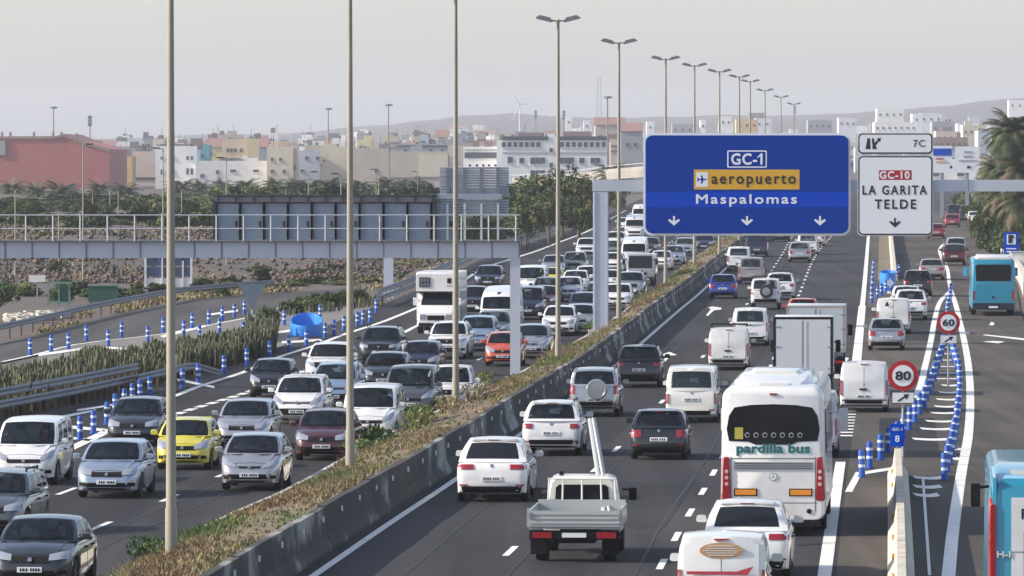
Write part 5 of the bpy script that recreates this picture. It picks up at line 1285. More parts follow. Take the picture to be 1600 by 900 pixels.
# lamp posts ---------------------------------------------------------------
def lamp_parts(H):
    b = MB(); b.tube((0, 0, 0), (0, 0, 1.1), .135, .128, 12); b.tube((0, 0, 1.1), (0, 0, H), .112, .06, 12); return b.mesh('pole', [POLE], 50)
hd = MB(); hd.rloft([(-.24, .36, .26, -.09, .09, .05), (.24, .36, .26, -.09, .09, .05)]); HEAD = hd.mesh('lamp_head', [GALVD], 50)
ar = MB(); ar.tube((0, 0, 0), (.42, 0, .07), .03, n=6); ARM = ar.mesh('arm', [GALVD], 50)
def lamp(px, Y, topz, label, basez=None):
    d = ray(px, 450); x = d.x * Y; bz = basez if basez is not None else _zs(Y) + .52
    root = thing('lamp_post', label, 'lamp post', (x, Y, bz), 0, 'double lamp posts on the median')
    H = topz - bz; link('pole', lamp_parts(H), root)
    bpl = MB(); bpl.box((0, 0, .03), (.42, .42, .10)); bpl.build('base_plate', GALVD, root)
    for sg in (1, -1):
        a = link('arm', ARM, root, (0, 0, H - .08)); a.rotation_euler = (0, 0, 0 if sg > 0 else math.pi)
        h_ = link('lamp_head', HEAD, a, (.56, 0, .12)); h_.rotation_euler = (0, R(-14), 0)
def medY(px, py):
    return G(px, py, .55).y
names = ['first', 'second', 'third', 'fourth', 'fifth', 'sixth', 'seventh', 'eighth', 'ninth', 'tenth', 'eleventh', 'twelfth', 'thirteenth']
LP = [(267, medY(267, 872), 14.6), (547, medY(547, 733), 14.6), (712, medY(712, 640), 14.7), (872, medY(872, 570), None, 36), (967, medY(967, 505), None, 70), (1040, medY(1040, 448), None, 95),
      (1085, medY(1085, 416), None, 105), (1124, F / 20.6, None, 114), (1155, F / 18, None, 122), (1172, F / 16.2, None, 129), (1195, F / 14.6, None, 143), (1220, F / 13.1, None, 153), (1240, F / 11.9, None, 164)]
for i, l in enumerate(LP):
    Y = l[1]; tz = l[2] if l[2] else at(l[0], l[3], Y).z + .15
    lab = ['nearest and thickest cream lamp post rising from the median weeds', 'second cream lamp post from the left on the median', 'third cream lamp post from the left on the median',
           'fourth lamp post, nearest one whose double head is in view'][i] if i < 4 else names[i] + ' double-headed lamp post counted along the median from the left'
    lamp(l[0], Y, tz, lab)
# thin lamp posts of the side roads: picture x, head row, foot row or distance
def thin_lamp(px, ytop, Y, label, group, arm=0.5, r=.06, mat=POLE, head=(.5, .18, .10)):
    d = ray(px, 450); x = d.x * Y; z0 = T(x, Y) - .05; z1 = at(px, ytop, Y).z
    root = thing('lamp_post', label, 'lamp post', (x, Y, z0), 0, group)
    b = MB(); b.tube((0, 0, 0), (0, 0, z1 - z0), r, r * .6, 8); b.build('pole', mat, root, 50)
    b = MB(); b.tube((0, 0, z1 - z0 - .05), (arm, 0, z1 - z0 + .05), r * .5, n=5); b.build('arm', mat, root)
    b = MB(); b.box((arm, 0, z1 - z0 + .03), head); b.build('lamp_head', DARK, root)
for px, yt, Y in ((130, 226, 415), (24, 296, 430), (255, 232, 420), (354, 247, 445), (447, 296, 470), (482, 269, 460), (497, 300, 520), (533, 272, 455), (573, 300, 500), (92, 330, 440), (592, 278, 560), (653, 268, 700), (588, 265, 690), (172, 292, 700), (185, 296, 640), (145, 300, 650), (284, 296, 560)):
    thin_lamp(px, yt, Y, f'thin lamp post at the left rising beyond the side road' if False else 'thin single-arm lamp post beyond the left gantry among the palms', 'thin lamp posts on the left', arm=rnd.choice((.45, -.45)))
for px, yt, Y, lb in ((84, 168, 1700, 'tall thin mast lamp rising behind the pink hall'), (513, 170, 1700, 'tall mast lamp left of the second lamp post, over the pale blue house'), (607, 164, 1650, 'tall mast lamp over the tan wall, right one of the pair'), (949, 152, 1500, 'tall mast lamp above the big white institute, beside the lattice tower')):
    d = ray(px, 450); x = d.x * Y; z0 = T(x, Y); z1 = at(px, yt, Y).z; root = thing('mast_lamp', lb, 'mast lamp', (x, Y, z0), 0, 'tall mast lamps')
    b = MB(); b.tube((0, 0, 0), (0, 0, z1 - z0), .28, .16, 8); b.build('mast', GALVD, root)
    b = MB(); b.lathe([(.5, 0), (1.15, .15), (1.15, .45), (.4, .6)], 12, c=(0, 0, z1 - z0 - .3)); b.build('lamp_crown', GALVD, root)

# guard rails ---------------------------------------------------------------
def rail_run(name, label, pts, heights, mat, pmat, step=2.0, dz=None):
    """pts world (x,y,z) polyline"""
    root = thing(name, label, 'guard rail'); P = [Vector(p) for p in pts]
    cum = [0]
    for a, b in zip(P, P[1:]): cum.append(cum[-1] + (b - a).length)
    def ev(s_):
        for i in range(len(P) - 1):
            if s_ <= cum[i + 1]: return P[i].lerp(P[i + 1], (s_ - cum[i]) / max(1e-6, cum[i + 1] - cum[i]))
        return P[-1]
    prof = [(0, -.155), (.05, -.12), (.05, -.05), (0, 0), (.05, .05), (.05, .12), (0, .155)]
    n = max(2, int(cum[-1] / step)); 
    for h in heights:
        b = MB(); rings = []
        for i in range(n + 1):
            p = ev(cum[-1] * i / n); q = ev(min(cum[-1], cum[-1] * i / n + .5)); pr = ev(max(0, cum[-1] * i / n - .5)); t = (q - pr).normalized(); side = Vector((t.y, -t.x, 0)).normalized()
            rings.append([tuple(p + side * a + Vector((0, 0, h + z))) for a, z in prof])
        b.rings(rings, caps=False, closed=False); b.build('beam', mat, root, 60)
    pm = MB(); pm.box((0, 0, max(heights) / 2), (.12, .07, max(heights) + .1)); pm = pm.mesh('post', [pmat])
    for i in range(n + 1):
        p = ev(cum[-1] * i / n); q = ev(min(cum[-1], cum[-1] * i / n + .5)); pr = ev(max(0, cum[-1] * i / n - .5)); a = math.atan2((q - pr).y, (q - pr).x)
        side = Vector(((q - pr).y, -(q - pr).x, 0)).normalized()
        link('post', pm, root, tuple(p - side * .05), a)
    return root
def gpts(l): return [(lambda g: (g.x, g.y, T(g.x, g.y)))(G(x, y)) for x, y in l]
rail_run('guard_rail', 'double grey guard rail on rusty posts in front of the spiky plants', gpts([(-120, 676), (-40, 664), (30, 650), (120, 632), (215, 611)]), (.52, .95), GALVD, RUST, 1.3)
rail_run('guard_rail', 'short lower guard rail bending down to the ground right of the rusty-posted one', [(a, b, c - (0.0 if i < 4 else .45)) for i, (a, b, c) in enumerate(gpts([(215, 616), (240, 610), (265, 604), (300, 594), (345, 590)]))], (.62,), GALVD, RUST, 2.5)
rail_run('guard_rail', 'single guard rail curving along the far side of the ramp below the rocky bank', gpts([(-120, 550), (0, 531), (60, 517), (130, 499), (200, 484), (275, 469), (370, 460), (430, 456)]), (.62,), GALVD, RUST, 4.0)
yy0 = Yof(590, 480); ptsC = []; y = yy0
while y < 960: ptsC.append((LB(y) + .25, y, _zs(y))); y += 8 if y < 500 else 25
rail_run('guard_rail', 'long double guard rail along the outer edge of the left carriageway', ptsC, (.50, .92), GALVD, GALVD, 4.0)

# round and other small signs ----------------------------------------------
SW = principled('sign_white', (.74, .76, .78), .4); SR = principled('sign_red', (.40, .012, .02), .4); SK = principled('sign_black', (.012, .012, .014), .5)
def round_sign(px, py_c, Y, diam, txt, label, plate=True):
    c = at(px, py_c, Y); z0 = _zs(Y); root = thing('speed_limit_sign', label, 'road sign', (c.x, Y, z0)); h = c.z - z0; r = diam / 2
    b = MB(); b.tube((0, .05, 0), (0, .05, h + r * .6), .035, n=8); b.build('pole', GALV, root, 50)
    b = MB(); b.lathe([(r, 0), (r, .03)], 40, c=(0, -.01, h), axis='y'); b.build('red_ring', SR, root)
    b = MB(); b.lathe([(r * .70, 0), (r * .70, .02)], 40, c=(0, -.02, h), axis='y'); b.build('sign_face', SW, root)
    text_mesh(txt, 'numeral', SK, root, (0, -.026, h), r * .98, r * .56, bold=.03)
    if plate:
        z = h - r - .20; p_ = bx(root, 'arrow_plate', (0, -.0, z), (.62, .03, .30), SW); bx(p_, 'plate_border', (0, .006, z), (.66, .025, .34), SK)
        b = MB(); b.add([(x, -.02, z + q) for x, q in ((-.17, -.10), (-.13, -.12), (.06, .00), (.10, -.06), (.19, .11), (.0, .10), (.04, .05), (-.15, -.07))], [tuple(range(8))]); b.build('arrow', SK, p_)
    return root
round_sign(1411, 587, G(1411, 727).y, .90, '80', 'round 80 speed sign with red ring and arrow plate beside the pale divider')
round_sign(1482, 504, G(1482, 612).y, .90, '60', 'round 60 speed sign with red ring between the lines of blue posts')
Y = DIV and G(1403, 700, .8).y - .4; c = at(1402, 680, Y)
root = thing('distance_sign', 'small blue plate with number 8 on the end of the pale divider', 'road sign', (c.x, Y, c.z))
SB = principled('sign_blue', (.000, .038, .29), .6, spec=.05); SB2 = principled('sign_blue_bright', (.000, .055, .46), .6, spec=.05)
bx(root, 'sign_face', (0, 0, 0), (.40, .03, .64), SB2)
bx(root, 'pole', (0, .05, -.42), (.05, .05, .5), GALV)
text_mesh('8', 'numeral', SW, root, (0, -.02, -.10), .12, .18, bold=.02); text_mesh('GC-1', 'lettering', SW, root, (0, -.02, .17), .28, .08, bold=.02)
# back of a yield sign
g = G(394, 520); root = thing('yield_sign', 'grey back of an upside-down triangular sign on the left island', 'road sign', (g.x, g.y, _zs(g.y)))
b = MB(); b.tube((0, 0, 0), (0, 0, 2.5), .04, n=8); b.build('pole', GALV, root)
b = MB(); b.add([(-.72, -.06, 2.48), (.72, -.06, 2.48), (0, -.06, 1.15), (-.72, -.09, 2.48), (.72, -.09, 2.48), (0, -.09, 1.15)], [(0, 1, 2), (5, 4, 3), (0, 3, 4, 1), (1, 4, 5, 2), (2, 5, 3, 0)]); b.build('triangle_plate', principled('blue_grey_back', (.11, .14, .19), .6), root)
# service sign on the right
Y = 452; c = at(1580, 380, Y); root = thing('service_sign', 'small blue service sign on a post by the right-hand bushes', 'road sign', (c.x, Y, T(c.x, Y)))
zc = c.z - T(c.x, Y); bx(root, 'sign_face', (0, 0, zc), (1.1, .05, 1.6), SB2); bx(root, 'symbol_panel', (0, -.04, zc + .28), (.66, .03, .74), SW)
b = MB(); b.add([(x, -.07, zc + .3 + z) for x, z in ((-.22, -.3), (.10, -.3), (.10, .05), (.25, .12), (.12, .32), (-.22, .32))], [tuple(range(6))]); b.build('symbol', SK, root)
text_mesh('km 1', 'lettering', SW, root, (0, -.04, zc - .40), .8, .18, bold=.02) if False else bx(root, 'text_bar', (0, -.04, zc - .40), (.75, .02, .08), SW)
bx(root, 'text_bar', (0, -.04, zc - .62), (.75, .02, .08), SW)
b = MB(); b.tube((0, .06, 0), (0, .06, zc), .05, n=8); b.build('pole', GALV, root)

# main gantry with the big signs --------------------------------------------
GY = medY(939, 521); GPAINT = principled('gantry_grey', (.46, .49, .56), .5, noise_amt=.1, noise_scale=.8)
def P(px, py, dy=0.0): return at(px, py, GY + dy)
def cdy(dy): return dy if dy > -.16 else -.16 + (dy + .16) * .25
def board(name, x0, x1, y0, y1, dy, mat, parent, rad=.12, thick=.06, seg=6, hole=None):
    """rounded flat board given by picture rows and columns at the gantry's distance"""
    a, c = P(x0, y1), P(x1, y0); cx, cz = (a.x + c.x) / 2, (a.z + c.z) / 2; w, h = (c.x - a.x) / 2, (c.z - a.z) / 2
    ring = []
    for sx, sz, a0 in ((-1, -1, 180), (1, -1, 270), (1, 1, 0), (-1, 1, 90)):
        for k in range(seg + 1):
            t = R(a0 + 90 * k / seg); ring.append((cx + sx * (w - rad) + rad * math.cos(t), cz + sz * (h - rad) + rad * math.sin(t)))
    b = MB(); Yf = GY + cdy(dy); n = len(ring)
    b.add([(x, Yf, z) for x, z in ring] + [(x, Yf + thick, z) for x, z in ring], [tuple(range(n)), tuple(range(2 * n - 1, n - 1, -1))] + [(i, n + i, n + (i + 1) % n, (i + 1) % n) for i in range(n)])
    return b.build(name, mat, parent)
root = thing('gantry', 'grey steel gantry carrying the big blue and white signs over the right carriageway', 'gantry')
a, c = P(939, 300), P(939, 521)
bb = MB(); bb.box((a.x, GY + .35, (a.z + c.z) / 2), (.74, .5, a.z - c.z)); bb.build('column', GPAINT, root)
for sx in (-.30, .30):
    bb = MB(); bb.box((a.x + sx, GY + .085, (a.z + c.z) / 2), (.06, .03, a.z - c.z)); bb.build('column_flange', GPAINT, root)
bb = MB(); bb.box((a.x, GY + .35, c.z - .1), (1.2, 1.0, .5)); bb.build('footing', CONC, root)
xa, xb = P(926, 290).x, P(1790, 290).x; z1, z0 = P(900, 281).z, P(900, 299).z; k = 0; x = xa
while x < xb:
    xe = min(xb, x + 3.6); bb = MB(); bb.box(((x + xe) / 2, GY + .35, (z0 + z1) / 2), (xe - x - .02, .5, z1 - z0)); bb.build('beam_panel', GPAINT, root); x = xe
c2 = P(1780, 300); g2 = rise(GY); bb = MB(); bb.box((c2.x, GY + .35, (z1 + g2) / 2), (.74, .5, z1 - g2)); bb.build('column', GPAINT, root)
sgn = thing('direction_sign', 'large blue road sign reading aeropuerto and Maspalomas on the gantry', 'road sign')
board('border', 1005, 1329, 208, 368, -.10, SW, sgn, .42); 
board('sign_face', 1008.5, 1325.5, 211.5, 364.5, -.16, SB, sgn, .34, .05)
board('bright_band', 1009, 1325, 300, 324, -.18, SB2, sgn, .02, .02)
for x in (1060, 1167, 1275):
    p = P(x, 290); bb = MB(); bb.box((p.x, GY + .03, p.z), (.12, .12, 4.2)); bb.build('hanger', GALV, sgn)
for py in (247, 287, 327):
    a_, c_ = P(1009, py), P(1325, py); bb = MB(); bb.box(((a_.x + c_.x) / 2, GY - .1605, a_.z), (c_.x - a_.x, .002, .012)); bb.build('panel_joint', principled('sign_joint', (.0, .018, .16), .7), sgn)
bd = board('number_frame', 1136, 1198, 235, 262, -.18, SW, sgn, .06, .02); board('frame_inside', 1138, 1196, 237, 260, -.19, SB, bd, .04, .02)
def txt(s_, mat, par, x0, x1, y0, y1, bold=.0, sp=1.0, dy=-.20):
    a, c = P(x0, y1, dy), P(x1, y0, dy); return text_mesh(s_, 'lettering', mat, par, ((a.x + c.x) / 2, GY + cdy(dy), (a.z + c.z) / 2), c.x - a.x, c.z - a.z, bold=bold, spacing=sp, extrude=.002)
txt('GC-1', SW, sgn, 1143, 1191, 240, 257, .035, 1.1, -.21)
SY = principled('sign_yellow', (.66, .36, .02), .45)
yb_ = board('yellow_panel', 1084, 1249, 265, 296, -.18, SY, sgn, .03, .02)
txt('aeropuerto', SK, sgn, 1112, 1243, 273.5, 292.5, .022, 1.25, -.21)
def flag(x, y0, h_, mat, par, dy):
    bb = MB(); q = [P(x + a, y0 + c, dy) for a, c in ((0, 0), (-h_ * .32, h_ * .28), (-h_ * .32, h_ * .42), (0, h_ * .2))]; bb.add([(v.x, GY + cdy(dy) - .004, v.z) for v in q], [(0, 1, 2, 3)]); bb.build('numeral_flag', mat, par)
flag(1189, 240, 17, SW, sgn, -.215)
board('symbol_panel', 1087.5, 1106, 269, 292, -.20, SW, sgn, .02, .015)
p = P(1096.5, 280.5); bb = MB(); k = .24
pl = [(-1, .10), (-.3, .14), (-.05, .85), (.2, .85), (.12, .14), (.6, .12), (.75, .4), (.95, .4), (.88, 0), (.95, -.4), (.75, -.4), (.6, -.12), (.12, -.14), (.2, -.85), (-.05, -.85), (-.3, -.14), (-1, -.10)]
bb.add([(p.x - x * k, GY - .1725, p.z + z * k) for x, z in pl], [tuple(range(len(pl)))]); bb.build('aeroplane_symbol', SB, sgn)
txt('Maspalomas', SW, sgn, 1088, 1245, 304, 322.5, .018, 1.2, -.20)
def down_arrow(px, py, w, h, mat, par):
    p = P(px, py); s_ = GY * w / F / 2; hh = GY * h / F / 2; bb = MB()
    pts = [(-.16, 1), (.16, 1), (.16, -.05), (.75, .40), (1, .12), (0, -1), (-1, .12), (-.75, .40), (-.16, -.05)]
    n = len(pts); bb.add([(p.x + x * s_, GY - .170, p.z + z * hh) for x, z in pts] + [(p.x + x * s_, GY - .155, p.z + z * hh) for x, z in pts], [tuple(range(n)), tuple(range(2 * n - 1, n - 1, -1))]); bb.build('arrow', mat, par)
for x in (1053, 1167, 1281): down_arrow(x, 345, 19, 15, SW, sgn)
ws = thing('direction_sign', 'white road sign reading LA GARITA and TELDE on the gantry', 'road sign')
board('border', 1339.5, 1458, 242.5, 368.5, -.10, SW, ws, .22); board('black_line', 1341, 1456.5, 244, 367, -.14, SK, ws, .19, .03); board('sign_face', 1343, 1454.5, 246, 365, -.17, SW, ws, .16, .03)
board('red_panel', 1373, 1424, 266, 281, -.185, SR, ws, .01, .015)
txt('GC-10', SW, ws, 1375, 1421, 268, 279, .04, 1.15, -.20)
txt('LA GARITA', SK, ws, 1348, 1448, 290, 304, .025, 1.3, -.19); txt('TELDE', SK, ws, 1367, 1431, 312, 326, .025, 1.3, -.19)
down_arrow(1398, 348, 18, 15, SK, ws)
es = thing('exit_number_sign', 'small white exit sign with 7C and a fork symbol above the white sign', 'road sign')
board('border', 1339.5, 1458, 207, 241.5, -.10, SW, es, .20); board('black_line', 1341, 1456.5, 208.5, 240, -.14, SK, es, .18, .03); board('sign_face', 1343, 1454.5, 210.5, 238, -.17, SW, es, .15, .03)
txt('7C', SK, es, 1427, 1445, 218.5, 229.5, .005, 1.2, -.19)
for pts in ([(1352, 233), (1355, 216), (1359, 216), (1360, 233)], [(1363, 233), (1362, 216), (1365, 216), (1366, 223), (1371, 219), (1369, 217), (1376, 215), (1375, 222), (1373, 220.5), (1368, 227), (1370, 233)]):
    bb = MB(); q = [P(x, y) for x, y in pts]; bb.add([(v.x, GY - .1665, v.z) for v in q], [tuple(range(len(q)))]); bb.build('fork_symbol', SK, es)
for w_, xs_ in ((ws, (1370, 1430)), (es, (1375,))):
    for x in xs_:
        p = P(x, 305 if w_ is ws else 228); bb = MB(); bb.box((p.x, GY + .03, p.z), (.12, .12, 3.4 if w_ is ws else .9)); bb.build('hanger', GALV, w_)

# left gantry seen from behind ----------------------------------------------
LY = G(805, 593, .35).y
def Q(px, py): return at(px, py, LY)
root = thing('gantry', 'grey gantry with a railed walkway crossing the left carriageway, seen from its back', 'gantry')
zt, zb_ = Q(400, 377).z, Q(400, 403).z; x = Q(812, 390).x; xl_ = Q(-420, 390).x
while x > xl_:
    bb = MB(); bb.box((x - .53, LY, (zt + zb_) / 2), (1.045, .5, zt - zb_)); bb.build('beam_panel', GPAINT, root)
    bb = MB(); bb.box((x - .02, LY - .262, (zt + zb_) / 2), (.05, .02, zt - zb_ - .02)); bb.build('joint_strip', GALVD, root); x -= 1.065
q = Q(805, 403); gz = _zs(LY) + .3
bb = MB(); bb.box((q.x, LY, (zb_ + gz) / 2), (.40, .46, zb_ - gz)); bb.build('column', GPAINT, root)
bb = MB(); bb.box((Q(805, 590).x, LY, gz), (.8, .8, .3)); bb.build('footing', CONC, root)
bb = MB(); bb.box((xl_ + .3, LY, (zb_ + 0) / 2), (.40, .46, zb_)); bb.build('column', GPAINT, root)
wk = MB(); wk.box(((Q(812, 0).x + xl_) / 2, LY - .0, zt + .03), (Q(812, 0).x - xl_, .95, .05)); wk.build('walkway', GALVD, root)
RAILC = principled('railing_steel', (.48, .50, .52), .5, metal=.2)
for py in (336, 357):
    z = Q(0, py).z; t = MB(); t.tube((xl_, LY - .46, z), (Q(812, 0).x, LY - .46, z), .024, n=6); t.build('rail', RAILC, root)
pm = MB(); pm.tube((0, 0, 0), (0, 0, Q(0, 335).z - zt), .028, n=6); pm = pm.mesh('railing_post', [RAILC])
px = 806
while px > -420:
    link('railing_post', pm, root, (Q(px, 0).x, LY - .46, zt)); px -= 42.5
# bracket posts hanging under the beam
for px in range(-30, 330, 44):
    bb = MB(); bb.box((Q(px + 8, 0).x, LY - .2, zb_ - .05), (.12, .2, .10)); bb.build('bolt_bracket', DARK, root)
# back of the long sign
BK = principled('sign_back_blue', (.24, .29, .36), .5, metal=.2, noise_amt=.1, noise_scale=1)
bs = thing('sign_back', 'long grey-blue back of a dark framed sign on the left gantry', 'road sign')
x = 338; k = 0
while x < 675:
    a, c = Q(x, 377), Q(x + 35.5, 318); bb = MB(); bb.box(((a.x + c.x) / 2, LY + .52, (a.z + c.z) / 2), (c.x - a.x, .05, c.z - a.z)); bb.build('panel', BK, bs)
    for dx, mt in ((0, DARK), (36.2, GALVD)):
        p = Q(x + dx - .6, 346); bb = MB(); bb.box((p.x, LY + .42, p.z), (.10, .10, 1.5)); bb.build('stiffener', mt, bs)
    bb = MB(); bb.box((Q(x + 30, 0).x, LY + .46, Q(0, 350).z), (.10, .05, .22)); bb.build('cable_box', DARK, bs)
    x += 37.4
for py, h_, mt in ((310, .28, GALVD), (316.5, .06, RUST), (376, .05, DARK)):
    a, c = Q(331, py), Q(683, py); bb = MB(); bb.box(((a.x + c.x) / 2, LY + .50, a.z), (c.x - a.x, .35 if h_ > .2 else .2, h_)); bb.build('frame_bar', mt, bs)
bb = MB(); bb.box(((Q(331, 0).x + Q(683, 0).x) / 2, LY + .3, Q(0, 305.5).z), (Q(683, 0).x - Q(331, 0).x, .12, .05)); bb.build('frame_bar', DARK, bs)
px = 340
while px < 680:
    p = Q(px, 309.5); bb = MB(); bb.box((p.x, LY + .29, p.z), (.07, .12, .24)); bb.build('lamp_bracket', DARK, bs); px += 28
for px in (333, 681):
    p = Q(px, 345); bb = MB(); bb.box((p.x, LY + .5, p.z), (.08, .4, 1.7)); bb.build('frame_post', DARK, bs)
# slatted square sign back
s2 = thing('sign_back', 'grey slatted back of two boards above the right end of the left gantry', 'road sign'); SL2 = principled('aluminium_slat', (.30, .33, .40), .45, metal=.3)
py = 261.0
while py < 335:
    x0_, x1_ = (687, 795)
    if not (305.5 < py < 309.5):
        a, c = Q(x0_, py + 3.5), Q(x1_, py); bb = MB(); zc = (a.z + c.z) / 2; hh = (c.z - a.z) / 2 * .96
        bb.rings([[(xx, LY + .50, zc - hh), (xx, LY + .47, zc - hh * .6), (xx, LY + .47, zc + hh * .6), (xx, LY + .50, zc + hh), (xx, LY + .54, zc + hh), (xx, LY + .54, zc - hh)] for xx in (a.x, c.x)]); bb.build('slat', SL2, s2)
    py += 3.95
for px in (699, 726, 752, 778):
    p = Q(px, 298); bb = MB(); bb.box((p.x, LY + .43, Q(0, 283).z), (.13, .08, 1.05)); bb.build('stiffener', principled('stiffener_grey', (.14, .16, .20), .5), s2)
    bb = MB(); bb.box((p.x, LY + .43, Q(0, 348).z), (.09, .10, 1.5)); bb.build('leg', RAILC, s2)
bb = MB(); bb.box(((Q(683, 0).x + Q(784, 0).x) / 2, LY + .40, Q(0, 307).z), (Q(784, 0).x - Q(683, 0).x, .12, .20)); bb.build('cross_bar', SL2, s2)
for px in (734, 745, 755, 764, 774): bb = MB(); bb.box((Q(px, 0).x, LY + .5, Q(0, 258.5).z), (.09, .09, .08)); bb.build('bolt_head', DARK, s2)
# pale concrete pier farther back
g = G(607, 466); root = thing('concrete_pier', 'pale grey concrete pier standing behind the left gantry near the green shrubs', 'pier', (g.x, g.y, T(g.x, g.y) - .1))
zt_ = at(607, 352, g.y).z - T(g.x, g.y); bb = MB(); bb.box((0, 0, zt_ / 2), (.60, .6, zt_)); bb.build('column', GPAINT, root); bb = MB(); bb.box((0, 0, zt_ - .25), (2.6, .62, .5)); bb.build('cap', GPAINT, root)
# ================================================================== plants
def leafmat(name, c): return principled(name, c, .75, spec=.25, noise_amt=.35, noise_scale=.9)
LEAF = [leafmat('leaf_dark', (.035, .055, .022)), leafmat('leaf_mid', (.065, .095, .03)), leafmat('leaf_light', (.12, .15, .045)), leafmat('leaf_dry', (.17, .14, .07))]
BARK = principled('bark', (.12, .095, .07), .95, noise_amt=.4, noise_scale=3)
def crown_mesh(name, rx, rz, n, leaf, mats, seed, cz, per=34):
    r_ = random.Random(seed); b = MB()
    for _ in range(n):
        while True:
            p = Vector((r_.uniform(-1, 1), r_.uniform(-1, 1), r_.uniform(-.8, 1)))
            if .35 < p.length < 1: break
        p *= .85 + .35 * noise.noise(p * 2 + Vector((seed, 0, 0)))
        c = Vector((p.x * rx, p.y * rx, cz + p.z * rz)); cr = r_.uniform(.12, .26) * rx
        mi = r_.choices(range(len(mats)), [3, 4, 2, 1][:len(mats)])[0]
        for _ in range(per):
            d = Vector((r_.gauss(0, 1), r_.gauss(0, 1), r_.gauss(0, .8))); d = d.normalized() * cr * r_.uniform(.4, 1)
            q = c + d; u = Vector((r_.gauss(0, 1), r_.gauss(0, 1), r_.gauss(0, 1))).normalized(); w = u.orthogonal().normalized(); l = leaf * r_.uniform(.6, 1.3)
            b.add([q - u * l, q + w * l * .55, q + u * l, q - w * l * .55], [(0, 1, 2, 3)], mi)
    return b.mesh(name, mats)
def trunk_mesh(h, r, seed, limbs=4, spread=.5):
    r_ = random.Random(seed); b = MB(); top = Vector((r_.gauss(0, .05) * h, 0, h)); b.tube((0, 0, -.2), top, r, r * .6, 7)
    for k in range(limbs):
        a = r_.random() * 6.28; e = top + Vector((math.cos(a) * h * spread, math.sin(a) * h * spread, h * r_.uniform(.4, .8))); b.tube(top * r_.uniform(.7, 1), e, r * .5, r * .15, 5)
    return b.mesh('trunk', [BARK])
TREEP = [(crown_mesh('crown', 3.0, 2.4, 95, .20, LEAF, s, 4.4), trunk_mesh(2.4, .22, s)) for s in (1, 2, 3)]
BUSHP = [crown_mesh('crown', 1.5, 1.0, 60, .13, LEAF, s, .75, 30) for s in (11, 12)]
YBUSH = [crown_mesh('crown', 1.5, 1.0, 60, .12, [LEAF[1], LEAF[2], LEAF[2], LEAF[3]], s, .75, 30) for s in (13, 14)]
DBUSH = [crown_mesh('crown', 1.5, 1.0, 70, .14, [LEAF[0], LEAF[0], LEAF[1]], s, .75, 36) for s in (15,)]
def tree(px, ytop, Y, label, group=None, kind=0, wide=1.0, name='tree'):
    d = ray(px, 450); x = d.x * Y; z0 = T(x, Y) - .1; H = at(px, ytop, Y).z - z0; s_ = H / 6.9
    root = thing(name, label, 'tree', (x, Y, z0), rnd.random() * 6.28, group); root.scale = (s_ * wide, s_ * wide, s_)
    c, t = TREEP[kind % 3]; link('crown', c, root); link('trunk', t, root)
    return root
STEM = MB(); STEM.tube((0, 0, -.2), (0, 0, .5), .08, .05, 6); STEM = STEM.mesh('stem', [BARK])
def bush(px, ytop, Y, label, group=None, meshes=BUSHP, wide=1.0, name='bush', w=None):
    d = ray(px, 450); x = d.x * Y; z0 = T(x, Y) - .1; H = max(.4, at(px, ytop, Y).z - z0); s_ = H / 1.75
    root = thing(name, label, 'bush', (x, Y, z0), rnd.random() * 6.28, group); root.scale = ((w / 3.0) if w else s_ * wide,) * 2 + (s_,)
    link('crown', rnd.choice(meshes), root); link('stem', STEM, root); return root
# palms
PALMG = [leafmat('palm_green', (.055, .080, .035)), leafmat('palm_light', (.08, .095, .045)), leafmat('palm_dry', (.11, .088, .055))]
PTR = principled('palm_trunk', (.17, .13, .09), .95, noise_amt=.4, noise_scale=2)
def palm_crown(R_, n, seed, droop=1.0, up=True, mats=PALMG, weights=(5, 3, 1), thick=1.0):
    r_ = random.Random(seed); b = MB()
    for k in range(n):
        az = k * 2.399 + r_.uniform(-.2, .2); el = R(80) - R(125) * (k / n) ** .8 * droop; L = R_ * r_.uniform(.85, 1.1)
        mi = r_.choices((0, 1, 2), weights)[0] if k < n * .8 else r_.choices((0, 1, 2), (1, 1, 3))[0]
        p = Vector((0, 0, 0)); seg = 9; h = Vector((math.cos(az), math.sin(az), 0)); side = Vector((-h.y, h.x, 0)); e = el; pts = []
        for i in range(seg + 1):
            pts.append((p.copy(), e)); p = p + (h * math.cos(e) + Vector((0, 0, math.sin(e)))) * L / seg; e -= R(9) + R(4) * i / seg
        for i in range(seg):
            (a, ea), (c, ec) = pts[i], pts[i + 1]; t = (i + .5) / seg; ll = R_ * .26 * math.sin(math.pi * min(1, .15 + t * .9)) * thick
            w = side * .025 * R_ / 3; b.add([a - w, a + w, c + w, c - w], [(0, 1, 2, 3)], mi)
            for q in (0, .5):
                m = a.lerp(c, q); fw = (c - a).normalized()
                for sg in (1, -1):
                    tip = m + side * sg * ll + fw * ll * .7 - Vector((0, 0, ll * .30)); b.add([m - fw * .05 * R_ / 3, tip, m + fw * .11 * R_ / 3], [(0, 1, 2)], mi)
    return b.mesh('crown', mats)
PALMC = [palm_crown(3.1, 52, s) for s in (21, 22, 23)]
PALMBIG = [palm_crown(3.4, 90, s, 1.15, weights=(6, 4, 1), thick=1.1) for s in (24, 25)]
PALMDRY = [palm_crown(3.2, 60, s, 1.25, weights=(2, 2, 5)) for s in (26,)]
def ptrunk(r=.26):
    b = MB(); rings = []
    for i in range(13):
        z = i / 12; rr = r * (1.25 - .35 * min(1, z * 4) * 1) * (1.06 if i % 2 else 1.0); rings.append([(rr * math.cos(2 * math.pi * k / 9), rr * math.sin(2 * math.pi * k / 9), z) for k in range(9)])
    b.rings(rings); return b.mesh('trunk', [PTR], 60)
PT = ptrunk()
